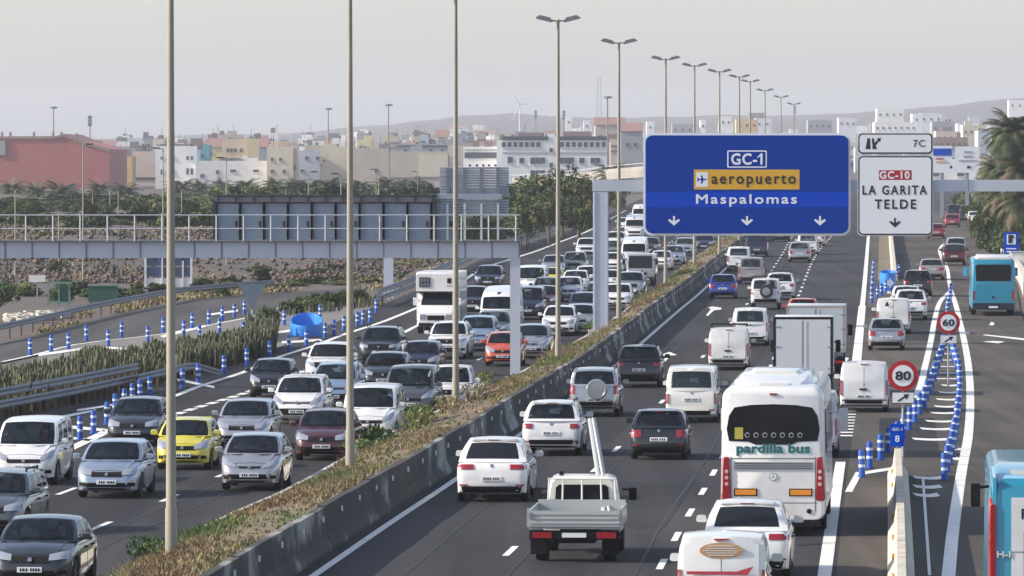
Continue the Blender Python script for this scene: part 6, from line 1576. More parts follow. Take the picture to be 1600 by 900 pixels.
def palm(px, ytop, Y, label, group=None, meshes=PALMC, k=1.0):
    k *= 1.22 if Y > 800 else 1.0; d = ray(px, 450); x = d.x * Y; z0 = T(x, Y) - .1; H = at(px, ytop, Y).z - z0; R_ = 3.1 * k; th = max(.6, H - R_ * .85)
    root = thing('palm_tree', label, 'palm tree', (x, Y, z0), rnd.random() * 6.28, group)
    t = link('trunk', PT, root); t.scale = (k, k, th); c = link('crown', rnd.choice(meshes), root, (0, 0, th - .1)); c.scale = (k, k, k); c.rotation_euler = (rnd.gauss(0, .06), rnd.gauss(0, .06), 0); return root
GP = 'palms behind the left gantry'
for px, yt, Y, k, lb in ((20, 300, 980, 1.0, 'palm at the left edge below the pink hall'), (58, 312, 900, .9, 'palm left of the bright palm under the pink hall'), (95, 300, 860, 1.1, 'bright green palm in front of the pink hall middle'),
    (155, 300, 980, .9, 'palm at the right foot of the pink hall'), (195, 318, 900, .9, 'low palm below the orange house'), (283, 284, 950, 1.1, 'palm right of the nearest lamp post below the white block'), (312, 300, 1000, .9, 'low palm left of the long grey sign back'),
    (345, 292, 1050, .9, 'palm above the left end of the long grey sign back'), (384, 283, 1000, 1.0, 'palm above the sign back below the low white building'), (428, 286, 1050, 1.0, 'palm above the sign back below the cream block'),
    (462, 281, 980, 1.1, 'wide palm above the sign back left of the tallest palm there'), (487, 264, 950, 1.1, 'tallest palm above the sign back, in front of the pale blue house'), (517, 262, 950, 1.1, 'palm just left of the second lamp post above the sign back'),
    (560, 278, 1000, 1.0, 'palm just right of the second lamp post'), (604, 275, 1020, 1.1, 'palm below the tan wall'), (628, 285, 1080, .9, 'palm behind the two below the tan wall'), (655, 275, 1050, 1.0, 'palm left of the slatted sign back'),
    (958, 236, 900, 1.2, 'palm in front of the white institute beside the fifth lamp post')):
    palm(px, yt, Y, lb, GP, k=k)
GB = 'belt of dark bushy trees behind the left gantry'
for i in range(84):
    px = -60 + i * 9.2 + rnd.uniform(-6, 6)
    if 0 <= px <= 700 or True:
        yt = rnd.uniform(299, 322) if px < 335 else rnd.uniform(284, 300)
        bush(px, yt, rnd.uniform(640, 860), 'dark bushy tree in the belt behind the left gantry', GB, DBUSH + BUSHP, name='bushy_tree', w=rnd.uniform(4.0, 7.0))
for i in range(30):
    px = -40 + i * 13 + rnd.uniform(-6, 6); tree(px, rnd.uniform(308, 334), rnd.uniform(560, 640), 'dark low tree seen through the railing of the left gantry', 'low trees seen through the railing', kind=i, wide=1.05)
for i in range(46):
    px = -50 + i * 8.6 + rnd.uniform(-5, 5); bush(px, rnd.uniform(326, 352), rnd.uniform(545, 600), 'dark bush low behind the railing of the left gantry', 'dark bushes low behind the railing', DBUSH + BUSHP, w=rnd.uniform(2.4, 4.5))
for i in range(16):
    px = 684 + i * 8 + rnd.uniform(-4, 4); bush(px, rnd.uniform(335, 362), rnd.uniform(545, 600), 'dark green bush below the slatted sign back', 'dark green bushes below the slatted sign', DBUSH + BUSHP, w=rnd.uniform(2.4, 4.5))
for i in range(26):
    px = 782 + i * 5.6 + rnd.uniform(-4, 4); Y = rnd.uniform(545, 640)
    if ray(px, 450).x * Y > LB(Y) - 2.5: Y = 700
    bush(px, rnd.uniform(318, 350), Y, 'dark bush at the foot of the trees by the outer guard rail', 'dark bushes at the foot of the roadside trees', DBUSH + BUSHP, w=rnd.uniform(2.6, 4.5))
for i in range(26):
    px = rnd.uniform(-40, 620); bush(px, rnd.uniform(398, 440), rnd.uniform(425, 520), 'low scrubby bush growing on the rocky bank', 'scrubby bushes on the rocky bank', DBUSH + BUSHP, w=rnd.uniform(.8, 2.4))
GT = 'green trees right of the slatted sign back'
for px, yt, Y, w, lb in ((800, 290, 640, 1.0, 'dark green tree right of the slatted sign back'), (835, 268, 620, 1.1, 'round tree left of the fourth lamp post above the rail'), (878, 258, 600, 1.2, 'large light green tree crown right of the fourth lamp post'), (905, 272, 590, 1.0, 'green tree touching the thick gantry column'),
    (858, 300, 560, 1.0, 'lower green tree below the large light crown'), (905, 310, 560, 1.0, 'lower dark tree beside the thick gantry column'), (822, 318, 540, 1.0, 'low dark tree by the outer guard rail'), (770, 330, 560, .9, 'tree under the slatted sign back'), (735, 335, 560, .9, 'tree between the third lamp post and the slatted sign'), (700, 330, 600, .9, 'tree behind the right end of the long sign back'),
    (965, 300, 800, .9, 'dark tree right of the thick gantry column'), (942, 285, 760, .9, 'tree top behind the thick gantry column')):
    tree(px, yt, Y, lb, GT, kind=int(px), wide=w)
for i, (px, yt, Y, w) in enumerate(((430, 452, 405, 2.6), (455, 446, 412, 3.0), (480, 442, 418, 3.2), (508, 436, 425, 3.4), (533, 440, 415, 3.0), (560, 436, 425, 3.2), (583, 444, 420, 2.6), (630, 415, 470, 3.0), (650, 405, 480, 3.2), (675, 402, 490, 3.2), (585, 425, 455, 3.0), (612, 432, 440, 2.4), (700, 405, 500, 3.0), (725, 395, 520, 3.0), (752, 385, 540, 2.6))):
    bush(px, yt, Y, 'yellow-green shrub in the bank along the outer guard rail', 'yellow-green shrubs along the outer guard rail', YBUSH, w=w)
bush(352, 403, 470, 'brown-green shrub right of the glass booth', meshes=YBUSH, w=5.5); bush(385, 402, 480, 'dark round shrub left of the triangular sign back', meshes=DBUSH, w=4.2); bush(405, 406, 470, 'smaller dark shrub behind the triangular sign back', meshes=DBUSH, w=3)
tree(-6, 432, 330, 'very dark tree cut by the left edge above the ramp', kind=1, wide=1.15)
bush(425, 418, 560, 'grey-green shrub on the rocky bank top', w=2.6); bush(500, 410, 560, 'pale shrub on the rocky bank behind the second lamp post', meshes=YBUSH, w=3)
# right-hand palms and bushes
GR_ = 'roadside palms at the right edge'
for px, yt, Y, k, lb, ms in ((1583, 158, 560, 1.15, 'tallest green palm at the right edge', PALMBIG), (1556, 232, 600, .8, 'small green palm left of the tallest one at the right edge', PALMBIG), (1592, 215, 520, 1.1, 'wide palm with drooping dry fronds at the right edge', PALMDRY), (1612, 180, 600, 1.2, 'palm cut off by the right edge', PALMBIG),
    (1568, 268, 560, .9, 'dry brown palm above the gantry beam at the right edge', PALMDRY), (1540, 268, 680, .7, 'low palm nearest the far white billboard', PALMBIG), (1598, 262, 500, 1.0, 'low brown palm behind the gantry beam end', PALMDRY)):
    palm(px, yt, Y, lb, GR_, meshes=ms, k=k)
for i, (px, yt, Y, w) in enumerate(((1546, 312, 660, 4.0), (1562, 300, 640, 4.5), (1580, 300, 620, 4.5), (1598, 300, 600, 4.5), (1530, 305, 740, 4), (1516, 300, 800, 4), (1618, 290, 600, 5), (1502, 298, 900, 4))):
    bush(px, yt, Y, 'dry olive-brown shrub under the right-hand palms', 'dry shrubs under the right-hand palms', BUSHP if i % 2 else YBUSH, w=w)
for i, (px, yt, Y, w) in enumerate(((1552, 335, 560, 3.4), (1566, 325, 550, 3.6), (1582, 322, 540, 3.6), (1600, 325, 530, 3.6), (1545, 365, 545, 2.4), (1560, 372, 525, 2.6), (1576, 378, 510, 2.8), (1596, 372, 500, 3.2), (1618, 360, 490, 3.2))):
    bush(px, yt, Y, 'green bush on the retaining wall behind the turquoise bus', 'green bushes above the retaining wall', BUSHP + DBUSH, w=w)
GX = 'leafy trees massed at the right edge'
for i, (px, yt, Y, w) in enumerate(((1562, 262, 640, .8), (1580, 240, 640, .8), (1598, 236, 620, .9), (1614, 230, 600, 1), (1548, 292, 660, .7), (1570, 292, 600, .8), (1590, 285, 580, .9), (1608, 285, 560, .9), (1536, 318, 680, .6))):
    tree(px, yt, Y, 'olive green tree in the mass of growth at the right edge', GX, kind=i, wide=w)
for i, (px, yt, Y, w) in enumerate(((1560, 340, 530, 3.4), (1578, 338, 520, 3.6), (1594, 336, 505, 3.6), (1552, 352, 545, 3.0), (1612, 340, 490, 3.6), (1570, 362, 505, 3.0), (1590, 358, 490, 3.2), (1538, 352, 590, 2.6), (1530, 335, 640, 2.8))):
    bush(px, yt, Y, 'green bush on the retaining wall behind the turquoise bus', 'green bushes above the retaining wall', BUSHP + DBUSH, w=w)
for px, yt, w, ms in ((455, 468, 1.6, DBUSH), (470, 462, 2.0, BUSHP), (488, 464, 1.8, YBUSH), (505, 458, 2.2, DBUSH), (525, 456, 2.4, BUSHP), (545, 452, 2.4, YBUSH), (562, 452, 2.2, BUSHP), (420, 478, 1.4, DBUSH)):
    bush(px, yt, Yof(px, yt + 22), 'low dark shrub in the bed behind the blue tub', 'low shrubs behind the blue tub', ms, w=w)
root = thing('retaining_wall', 'low cream retaining wall right of the turquoise bus', 'wall'); WALLM = principled('cream_wall', (.55, .50, .42), .9, noise_amt=.3, noise_scale=.6)
wall_run('w', lambda Y: RB(Y) + .5, 385, 640, [(-.2, -.1), (.2, -.1), (.2, .9), (-.2, .9)], 8, WALLM, root, part='wall_panel')
wall_run('w', lambda Y: RB(Y) + 1.6, 330, 470, [(-.2, -.1), (.2, -.1), (.2, .9), (-.2, .9)], 8, WALLM, root, part='wall_panel')
root = thing('white_container', 'white box standing behind the retaining wall at the right edge', 'container', tuple(at(1596, 430, 450) * 1.0)); root.location.z = rise(450); bx(root, 'body', (0, 0, .7), (1.6, 2, 1.4), PAINT['white']); bx(root, 'roof', (0, 0, 1.46), (1.7, 2.1, .1), GREYP)
# spiky plants in the bed on the left -------------------------------------------
CACT = [leafmat('cactus_green', (.060, .078, .038)), leafmat('cactus_pale', (.13, .13, .075)), leafmat('cactus_dark', (.022, .032, .018)), leafmat('cactus_olive', (.085, .08, .045))]
def ev(l, x):
    for (a, c), (d, e) in zip(l, l[1:]):
        if x <= d: return c + (e - c) * (x - a) / (d - a)
    return l[-1][1]
bt = [(-80, 630), (0, 610), (80, 594), (150, 582), (250, 568), (330, 552), (400, 543), (430, 541)]; bbm = [(-80, 664), (0, 655), (120, 631), (215, 605), (300, 586), (345, 574), (400, 560), (430, 550)]
b = MB(); b2 = MB()
def spikes(px0, px1, n, hmin, hmax, top=bt, bot=bbm):
    for _ in range(n):
        px = rnd.uniform(px0, px1); py = rnd.uniform(ev(top, px), ev(bot, px)); g = G(px, py); n_ = noise.noise(Vector((px * .03, py * .05, 1)))
        h = rnd.uniform(hmin, hmax) * (1 + .35 * n_); r = rnd.uniform(.035, .065); a = rnd.random() * 3; lean = Vector((rnd.gauss(0, .09), rnd.gauss(0, .09), 0)); mi = rnd.choices((0, 1, 2, 3), (4, 3, 3, 3))[0]
        p = Vector((g.x, g.y, _zs(g.y) - .05)); rings = []
        for t, k in ((0, .8), (.5, 1.0), (.92, .8), (1, .15)):
            c = p + lean * h * t + Vector((0, 0, h * t)); rings.append([(c.x + r * k * math.cos(a + i * 1.5708), c.y + r * k * math.sin(a + i * 1.5708), c.z) for i in range(4)])
        b.rings(rings, mi)
spikes(-80, 430, 7000, .6, 1.15)
spikes(385, 432, 300, .6, 1.2, [(380, 520), (430, 520)], [(380, 534), (430, 534)])
spikes(440, 600, 120, .3, .7, [(440, 492), (520, 482), (600, 474)], [(440, 496), (520, 487), (600, 478)])
tag(b.build('cactus_bed', CACT), kind='stuff')
# rocky bank ----------------------------------------------------------------------
ROCK = [principled('basalt', (.058, .051, .047), .95, noise_amt=.4, noise_scale=2), principled('brown_rock', (.10, .072, .055), .95, noise_amt=.4, noise_scale=2), principled('pale_rock', (.15, .13, .11), .95, noise_amt=.3, noise_scale=2), principled('rust_rock', (.14, .085, .06), .95, noise_amt=.4, noise_scale=2)]
b = MB()
for _ in range(9500):
    Y = rnd.uniform(418, 540); px = rnd.uniform(-120, 700); x = ray(px, 450).x * Y
    if x > LB(Y) - 3: continue
    n_ = noise.noise(Vector((x * .12, Y * .03, 4)))
    if n_ < -.15 and rnd.random() < .75: continue
    z = T(x, Y) - .06; r = abs(rnd.gauss(.07, .09)) + .05; mi = rnd.choices((0, 1, 2, 3), (5, 5, .6, 1.6))[0]; vs = []
    for dx, dy, dz in ((0, 0, -1), (1, 0, 0), (0, 1, 0), (-1, 0, 0), (0, -1, 0), (0, 0, 1)):
        vs.append((x + dx * r * rnd.uniform(.7, 1.3), Y + dy * r * rnd.uniform(.7, 1.3), z + r * .5 + dz * r * rnd.uniform(.5, .9)))
    b.add(vs, [(0, 2, 1), (0, 3, 2), (0, 4, 3), (0, 1, 4), (5, 1, 2), (5, 2, 3), (5, 3, 4), (5, 4, 1)], mi)
tag(b.build('rubble', ROCK), kind='stuff')
b = MB()
for _ in range(4200):
    Y = rnd.uniform(400, 620); px = rnd.uniform(-120, 720); x = ray(px, 450).x * Y
    if x > LB(Y) - 1.2 or (Y < 425 and px < 560): continue
    n_ = noise.noise(Vector((x * .10, Y * .03, 14)))
    if n_ < -.05: continue
    tufts(b, x, Y, T(x, Y) - .05, .25 + .3 * n_, 5, .35, rnd.choice((0, 1, 2)) if n_ < .25 else 4, .035)
tag(b.build('dry_grass', TUFT), kind='stuff')
b = MB()
for _ in range(1700):
    px = rnd.uniform(-100, 470); k = rnd.random(); y0 = ev(RAMPT, px); g = G(px, y0 - 1 - 14 * k ** 1.5)
    n_ = noise.noise(Vector((g.x * .5, g.y * .05, 22)))
    if n_ < -.1: continue
    tufts(b, g.x, g.y, T(g.x, g.y) - .06, .26, 5, .3, rnd.choice((0, 1, 4, 2)), .025)
tag(b.build('verge_grass', TUFT), kind='stuff')
for i in range(34):
    px = rnd.uniform(-40, 420); py = rnd.uniform(446, 470) - max(0, px - 200) * .06; bush(px, py - rnd.uniform(8, 20), Yof(px, py), 'small grey-green shrub on the ground below the rocky bank', 'small shrubs below the rocky bank', DBUSH + BUSHP + YBUSH, w=rnd.uniform(1.0, 2.6))
# roadside objects on the left ------------------------------------------------------
def stand(px, py): g = G(px, py); return (g.x, g.y, T(g.x, g.y))
GREENM = principled('green_metal', (.015, .075, .05), .6); PALEG = principled('pale_green_metal', (.12, .24, .20), .6)
root = thing('green_container', 'dark green skip standing below the rocky bank', 'container', stand(161, 472)); bx(root, 'body', (0, 0, .48), (1.7, 1.2, .9), GREENM); bx(root, 'lid', (0, 0, .96), (1.78, 1.28, .08), GREENM)
for x in (-.7, .7): bx(root, 'foot', (x, 0, .03), (.12, 1.1, .1), DARK)
root = thing('green_kiosk', 'small pale green open kiosk left of the dark green skip', 'kiosk', stand(92, 476)); 
for x in (-.62, 0, .62): bx(root, 'frame_post', (x, 0, .65), (.09, .09, 1.3), PALEG)
bx(root, 'top_bar', (0, 0, 1.30), (1.4, .3, .09), PALEG); bx(root, 'panel', (.32, .05, .6), (.55, .04, 1.0), GREENM); bx(root, 'bottom_bar', (0, 0, .12), (1.4, .3, .09), PALEG)
root = thing('notice_board', 'small white board on one leg at the far left below the bank', 'sign', stand(58, 470)); bx(root, 'board', (0, 0, 1.35), (1.0, .06, .42), PAINT['warm_white']); bx(root, 'leg', (0, .05, .6), (.08, .08, 1.2), GALV)
gl = principled('blue_glass', (.07, .10, .18), .15); cc = stand(262, 452)
root = thing('glass_booth', 'white framed glass booth behind the nearest lamp post', 'booth', cc)
for x, w in ((-1.45, .14), (-.35, .10), (.35, .10), (1.0, .10), (1.55, .14)): bx(root, 'frame_post', (x, -.02, 1.25), (w, .16, 2.5), PAINT['white'])
for x, w in ((-.9, .98), (0, .6), (.68, .58), (1.28, .45)):
    for z in (1.15, 1.85): bx(root, 'pane', (x, .03, z), (w, .05, .62), gl)
bx(root, 'base_panel', (0, .02, .42), (3.0, .10, .62), PAINT['white']); bx(root, 'roof', (0, .4, 2.53), (3.3, 1.2, .1), PAINT['white'])
b = MB()
for _ in range(160):
    px = rnd.uniform(10, 110); g = G(px, rnd.uniform(492, 503) - (px - 10) * .06); s_ = rnd.uniform(.15, .4); b.box((g.x, g.y, T(g.x, g.y) + s_ * .2), (s_ * 1.5, s_, s_ * .5), rz=rnd.random() * 3)
tag(b.build('pale_rubble', principled('pale_rubble', (.42, .40, .34), .9)), kind='stuff')
# ================================================================== the town in the haze
def wallm(name, c): return principled('wall_' + name, c, .9, noise_amt=.10, noise_scale=.25)
WC = {'pink': wallm('pink', (.36, .12, .11)), 'orange': wallm('orange', (.55, .36, .19)), 'peach': wallm('peach', (.55, .45, .38)), 'grey': wallm('grey', (.30, .31, .33)), 'cream': wallm('cream', (.58, .52, .40)),
      'white': wallm('white', (.68, .68, .68)), 'teal': wallm('teal', (.13, .34, .40)), 'yellow': wallm('yellow', (.58, .50, .28)), 'beige': wallm('beige', (.45, .38, .32)), 'paleblue': wallm('pale_blue', (.42, .46, .52)),
      'tan': wallm('tan', (.46, .40, .33)), 'terracotta': wallm('terracotta', (.27, .19, .165)), 'brown': wallm('brown', (.22, .17, .16)), 'brightw': wallm('bright_white', (.80, .79, .74)), 'sand': wallm('sand', (.62, .42, .20))}
WIN = principled('window_dark', (.06, .07, .085), .2); ROOFG = principled('roof_grey', (.20, .20, .21), .9); ROOFR = principled('roof_tiles', (.24, .14, .115), .9)
def house(px0, px1, ytop, Y, key, label, wins=(), depth=14, roof=None, name='house', group='town buildings', bits=(), parapet=True, trims=(), tanks=True):
    d0, d1 = ray(px0, 450).x * Y, ray(px1, 450).x * Y; xc, w = (d0 + d1) / 2, d1 - d0
    z0 = min(T(xc, Y), T(xc, Y + depth)) - .5; z1 = at(px0, ytop, Y).z; h = z1 - z0
    root = thing(name, label, 'building', (xc, Y, z0), 0, group); m = WC[key]
    bx(root, 'wall', (0, depth / 2, h / 2), (w, depth, h), m)
    if roof == 'gable':
        b = MB(); rh = 2.2; b.add([(-w / 2 - .3, -.3, h), (w / 2 + .3, -.3, h), (w / 2 + .3, depth + .3, h), (-w / 2 - .3, depth + .3, h), (-w / 2 - .3, depth / 2, h + rh), (w / 2 + .3, depth / 2, h + rh)], [(3, 2, 1, 0), (0, 1, 5, 4), (2, 3, 4, 5), (1, 2, 5), (3, 0, 4)]); b.build('roof', ROOFR, root)
    elif parapet:
        b = MB()
        for c, s_ in (((0, .12, h + .35), (w, .25, .7)), ((0, depth - .12, h + .35), (w, .25, .7)), ((-w / 2 + .12, depth / 2, h + .35), (.25, depth - .5, .7)), ((w / 2 - .12, depth / 2, h + .35), (.25, depth - .5, .7))): b.box(c, s_)
        b.build('parapet', m, root); bx(root, 'roof', (0, depth / 2, h + .03), (w - .6, depth - .6, .06), ROOFG)
    for wx, wy, ww, wh in wins:
        p = at(wx, wy, Y); o = bx(root, 'window', (p.x - xc, -.04, p.z - z0), (ww * Y / F, .12, wh * Y / F), WIN)
        if ww > 2.2: bx(o, 'sill', (p.x - xc, -.10, p.z - z0 - wh * Y / F / 2 - .08), (ww * Y / F + .3, .2, .12), m)
    for x0, x1, y0, y1, mk in trims:
        a, c = at(x0, y1, Y), at(x1, y0, Y); bx(root, 'trim_band', ((a.x + c.x) / 2 - xc, -.08, (a.z + c.z) / 2 - z0), (c.x - a.x, .16, c.z - a.z), mk)
    if tanks and roof != 'gable' and Y < 2600:
        rt = random.Random(int(px0 * 7 + Y))
        for k in range(rt.randint(1, 3) + int(w / 14)):
            tx, tw, th_ = rt.uniform(-.42, .42) * w, rt.uniform(.9, 3.0), rt.uniform(.8, 2.4); bx(root, 'water_tank' if tw < 1.6 else 'roof_shed', (tx, rt.uniform(.2, .6) * depth, h + th_ / 2 + .05), (tw, tw, th_), rt.choice((ROOFG, WC['grey'], WC['brown'], m)))
        if rt.random() < .6: bx(root, 'aerial', (rt.uniform(-.4, .4) * w, depth * .3, h + 1.8), (.12, .12, 3.6), ROOFG)
    for nm, x0, x1, y0, mk in bits:
        a = ray(x0, 450).x * Y - xc; c = ray(x1, 450).x * Y - xc; zt_ = at(x0, y0, Y).z - z0; bx(root, nm, ((a + c) / 2, depth * .45, (h + zt_) / 2), (c - a, depth * .4, max(.2, zt_ - h)), mk)
    return root
Wn = lambda xs, y, w, h: [(x, y, w, h) for x in xs]
# pink hall with its stepped gable
Y = 1350; xa, xb = ray(-90, 450).x * Y, ray(172, 450).x * Y; root = thing('pink_hall', 'huge windowless pink hall with a shallow gable at the left edge', 'building', ((xa + xb) / 2, Y, 1.5), 0, 'town buildings')
xc = (xa + xb) / 2; prof = [(px, at(px, py, Y).z - 1.5) for px, py in ((-90, 214), (88, 213), (100, 209), (128, 221), (150, 227), (172, 233))]
b = MB(); fr = [(ray(px, 450).x * Y - xc, z) for px, z in prof]; ring0 = [(fr[0][0], 0, 0)] + [(x, 0, z) for x, z in fr] + [(fr[-1][0], 0, 0)]; ring1 = [(x, 60, z) for x, _, z in ring0]
b.rings([ring0, ring1]); b.build('wall', WC['pink'], root)
b = MB(); b.rings([[(x, -.25, z + .05) for x, z in fr] + [(x, -.25, z - .55) for x, z in fr[::-1]], [(x, .3, z + .05) for x, z in fr] + [(x, .3, z - .55) for x, z in fr[::-1]]]); b.build('eaves', WC['terracotta'], root)
for px in (2, 15, 52, 82, 95, 119): x = ray(px, 450).x * Y - xc; z = at(px, 212 if px < 110 else 214, Y).z - 1.5; bx(root, 'vent', (x, 3, z), (.5, .5, 1.6), ROOFG)
a = at(0, 231, Y); bx(root, 'side_panel', (ray(0, 450).x * Y - xc, -.2, a.z - 1.5), (2.5, .3, 3.2), WC['grey'])
for px, py in ((55, 291), (20, 293), (110, 292)): p = at(px, py, Y); bx(root, 'service_door', (p.x - xc, -.1, p.z - 1.5), (1.2, .2, 1.8), WC['terracotta'])
house(173, 207, 249, 1450, 'orange', 'small orange house right of the pink hall', [(179, 269, 5, 5), (192, 268, 5, 5), (183, 290, 5, 5)], bits=(('roof_shed', 176, 205, 243, ROOFG),))
house(182, 222, 236, 1560, 'grey', 'grey terraced building behind the orange house', Wn((188, 196, 206, 214), 244, 4, 3))
house(206, 244, 241, 1470, 'peach', 'peach house with a dark canopy strip', trims=((206, 243, 277, 281, WIN), (206, 243, 290, 293, WC['grey'])))
house(180, 236, 219, 1900, 'paleblue', 'pale lilac block far behind the orange house', Wn((188, 200, 212, 224), 226, 4, 3))
house(239, 257, 221, 1600, 'cream', 'narrow cream tower left of the nearest lamp post', [(248, 230, 3, 3)])
house(243, 308, 233, 1430, 'white', 'white three-storey block behind the nearest lamp post', Wn((253, 271), 247, 4, 5) + Wn((293, 300), 247, 3.4, 6) + Wn((253, 271), 269, 4, 8) + Wn((293, 300), 268, 3.8, 10) + [(293, 284, 12, 2)], bits=(('roof_shed', 268, 300, 225, ROOFG), ('stair_tower', 297, 314, 216, WC['brown'])))
house(308, 327, 231, 1500, 'teal', 'teal block right of the white three-storey one', [(316, 243, 3, 4)], bits=(('roof_shed', 310, 320, 225, WC['teal']),))
house(322, 350, 230, 1560, 'yellow', 'pale yellow house with a red tiled roof', [(331, 240, 3, 3)], roof='gable')
house(306, 417, 256, 1420, 'white', 'long low white building above the palms', [(316, 275, 6, 6), (340, 269, 5, 6), (364, 267, 9, 4), (400, 267, 9, 4)], trims=((310, 350, 291, 294, WIN),))
house(347, 387, 221, 1540, 'beige', 'beige apartment building with a row of four windows', Wn((356, 362, 368, 377), 235, 4, 6) + [(370, 251, 30, 4)], bits=(('water_tank', 357, 363, 214, ROOFG), ('water_tank', 372, 378, 214, ROOFG)))
house(386, 406, 221, 1530, 'yellow', 'narrow mustard block beside the beige apartments', bits=(('water_tank', 389, 393, 213, ROOFG), ('water_tank', 396, 399, 213, ROOFG), ('water_tank', 402, 405, 211, ROOFG)))
house(405, 418, 230, 1500, 'grey', 'thin grey house under a bright red roof', roof='gable')
house(417, 458, 235, 1410, 'cream', 'cream block with four small windows', Wn((425, 438), 249, 4, 5) + Wn((425, 444), 268, 5, 5))
house(456, 464, 233, 1412, 'peach', 'pinkish stair tower against the cream block', [(461, 262, 2, 8)])
house(463, 501, 240, 1440, 'paleblue', 'pale blue house right of the cream block', Wn((479, 496), 247, 5, 5) + [(472, 267, 6, 4)])
house(500, 552, 234, 1420, 'cream', 'cream windowless wall left of the second lamp post', [(506, 251, 3, 3), (501, 258, 3, 2)])
house(551, 608, 237, 1400, 'tan', 'plain greyish tan block right of the second lamp post', [(588, 267, 5, 7)])
house(604, 701, 241, 1500, 'tan', 'long tan wall with two colour bands behind the palms', trims=((606, 700, 277, 279, WC['brown']), (655, 700, 242, 276, WC['cream'])))
house(620, 702, 229, 1620, 'grey', 'grey low building with dark eaves above the long tan wall', Wn((633, 654, 673, 691), 236, 4.5, 5), trims=((620, 701, 227, 229.5, WIN),))
house(700, 726, 231, 1500, 'peach', 'peach block behind the third lamp post', [(712, 250, 3, 4)])
house(724, 782, 234, 1450, 'white', 'white warehouse with a dark glass strip above the slatted sign', trims=((726, 781, 238, 247, WIN), (726, 781, 233, 235, WC['grey'])))
house(776, 786, 224, 1440, 'brightw', 'bright sunlit narrow wall left of the white institute')
wins = Wn([787 + 9 * i for i in range(7)], 226, 6, 8) + Wn([878 + 9.3 * i for i in range(8)], 226, 6, 8) + [(797, 250, 8, 10), (815, 251, 7, 9)] + Wn((832, 840, 848), 251, 7, 10) + Wn((878, 886, 893), 251, 7, 10) + [(909, 251, 8, 9)] + Wn((926, 934), 251, 7, 9) + Wn((832, 840, 848), 271, 7, 10) + Wn((861,), 235, 5, 7) + Wn((861,), 258, 5, 7)
house(785, 948, 219, 1300, 'white', 'big white institute with three rows of windows above the trees', wins, depth=30, trims=((785, 856, 213, 219, WIN), (872, 948, 213, 219, WIN), (785, 948, 238, 239, WC['grey'])),
      bits=(('roof_shed', 810, 848, 207, WC['brown']), ('roof_shed', 880, 925, 205, WC['brown']), ('stair_tower', 856, 868, 209, WC['white'])))
house(930, 976, 195, 1700, 'beige', 'tall dull house with a tiled roof right of the white institute', Wn((938, 950, 962), 214, 5, 6), roof='gable', depth=20)
house(970, 1004, 205, 1560, 'grey', 'grey gabled house half behind the blue sign', Wn((980, 992), 226, 4, 6), roof='gable', depth=20)
# named houses above the signs
for a in ((884, 893, 184, 3600, 'brightw', 'small sharp white house just right of the fourth lamp post'), (912, 922, 190, 3200, 'white', 'white house below the lattice tower'), (1010, 1022, 192, 3200, 'brightw', 'low white house left of the sixth lamp post'), (1050, 1083, 196, 3000, 'grey', 'wide grey building between the sixth and seventh lamp posts'),
          (1094, 1103, 190, 3000, 'brightw', 'white cube between the seventh and eighth lamp posts'), (1125, 1143, 184, 2900, 'brightw', 'tall white cube right of the eighth lamp post'), (1150, 1184, 189, 2700, 'sand', 'orange-sand block above the blue sign'), (1180, 1205, 187, 3100, 'white', 'white terrace right of the orange-sand block'),
          (1170, 1196, 178, 3900, 'brown', 'dark brown roof on the ridge above the orange-sand block'), (1262, 1300, 190, 2900, 'grey', 'grey-blue building above the right half of the blue sign'), (1310, 1338, 186, 3000, 'white', 'white building above the right corner of the blue sign'),
          (1370, 1412, 172, 3000, 'brightw', 'castle-like bright white block above the white exit sign'), (1366, 1432, 193, 2800, 'brightw', 'wide white terrace under the castle-like block'), (1425, 1440, 180, 3200, 'brightw', 'white house right of the castle-like block'), (1438, 1472, 179, 3300, 'white', 'pale house with flat roof behind the white terrace'),
          (1456, 1490, 193, 2500, 'grey', 'grey building right of the exit sign'), (1458, 1512, 218, 1900, 'terracotta', 'long reddish building behind the far blue billboard'), (1462, 1500, 208, 2300, 'peach', 'pink house above the long reddish building'), (1504, 1540, 199, 2100, 'cream', 'bright cream building left of the right-hand palms'),
          (1496, 1548, 196, 2600, 'brightw', 'wide bright white hall behind the cream building'), (1528, 1545, 208, 1800, 'paleblue', 'pale blue-grey tower beside the right-hand palms'), (1576, 1600, 158, 4600, 'brightw', 'tiny white building on the ridge above the tallest palm')):
    px0, px1, yt, Y, key, lb = a; n = max(1, int((px1 - px0) / 9)); house(px0, px1, yt, Y, key, lb, Wn([px0 + (px1 - px0) * (i + .5) / n for i in range(n)], yt + 7, 3, 3.5))
r5 = random.Random(5)
cols = ['white', 'brightw', 'cream', 'peach', 'terracotta', 'grey', 'tan', 'beige', 'paleblue', 'white', 'brightw', 'yellow']
wordy = {'white': 'white', 'brightw': 'bright white', 'cream': 'cream', 'peach': 'peach', 'terracotta': 'reddish', 'grey': 'grey', 'tan': 'tan', 'beige': 'beige', 'paleblue': 'pale blue', 'yellow': 'pale yellow'}
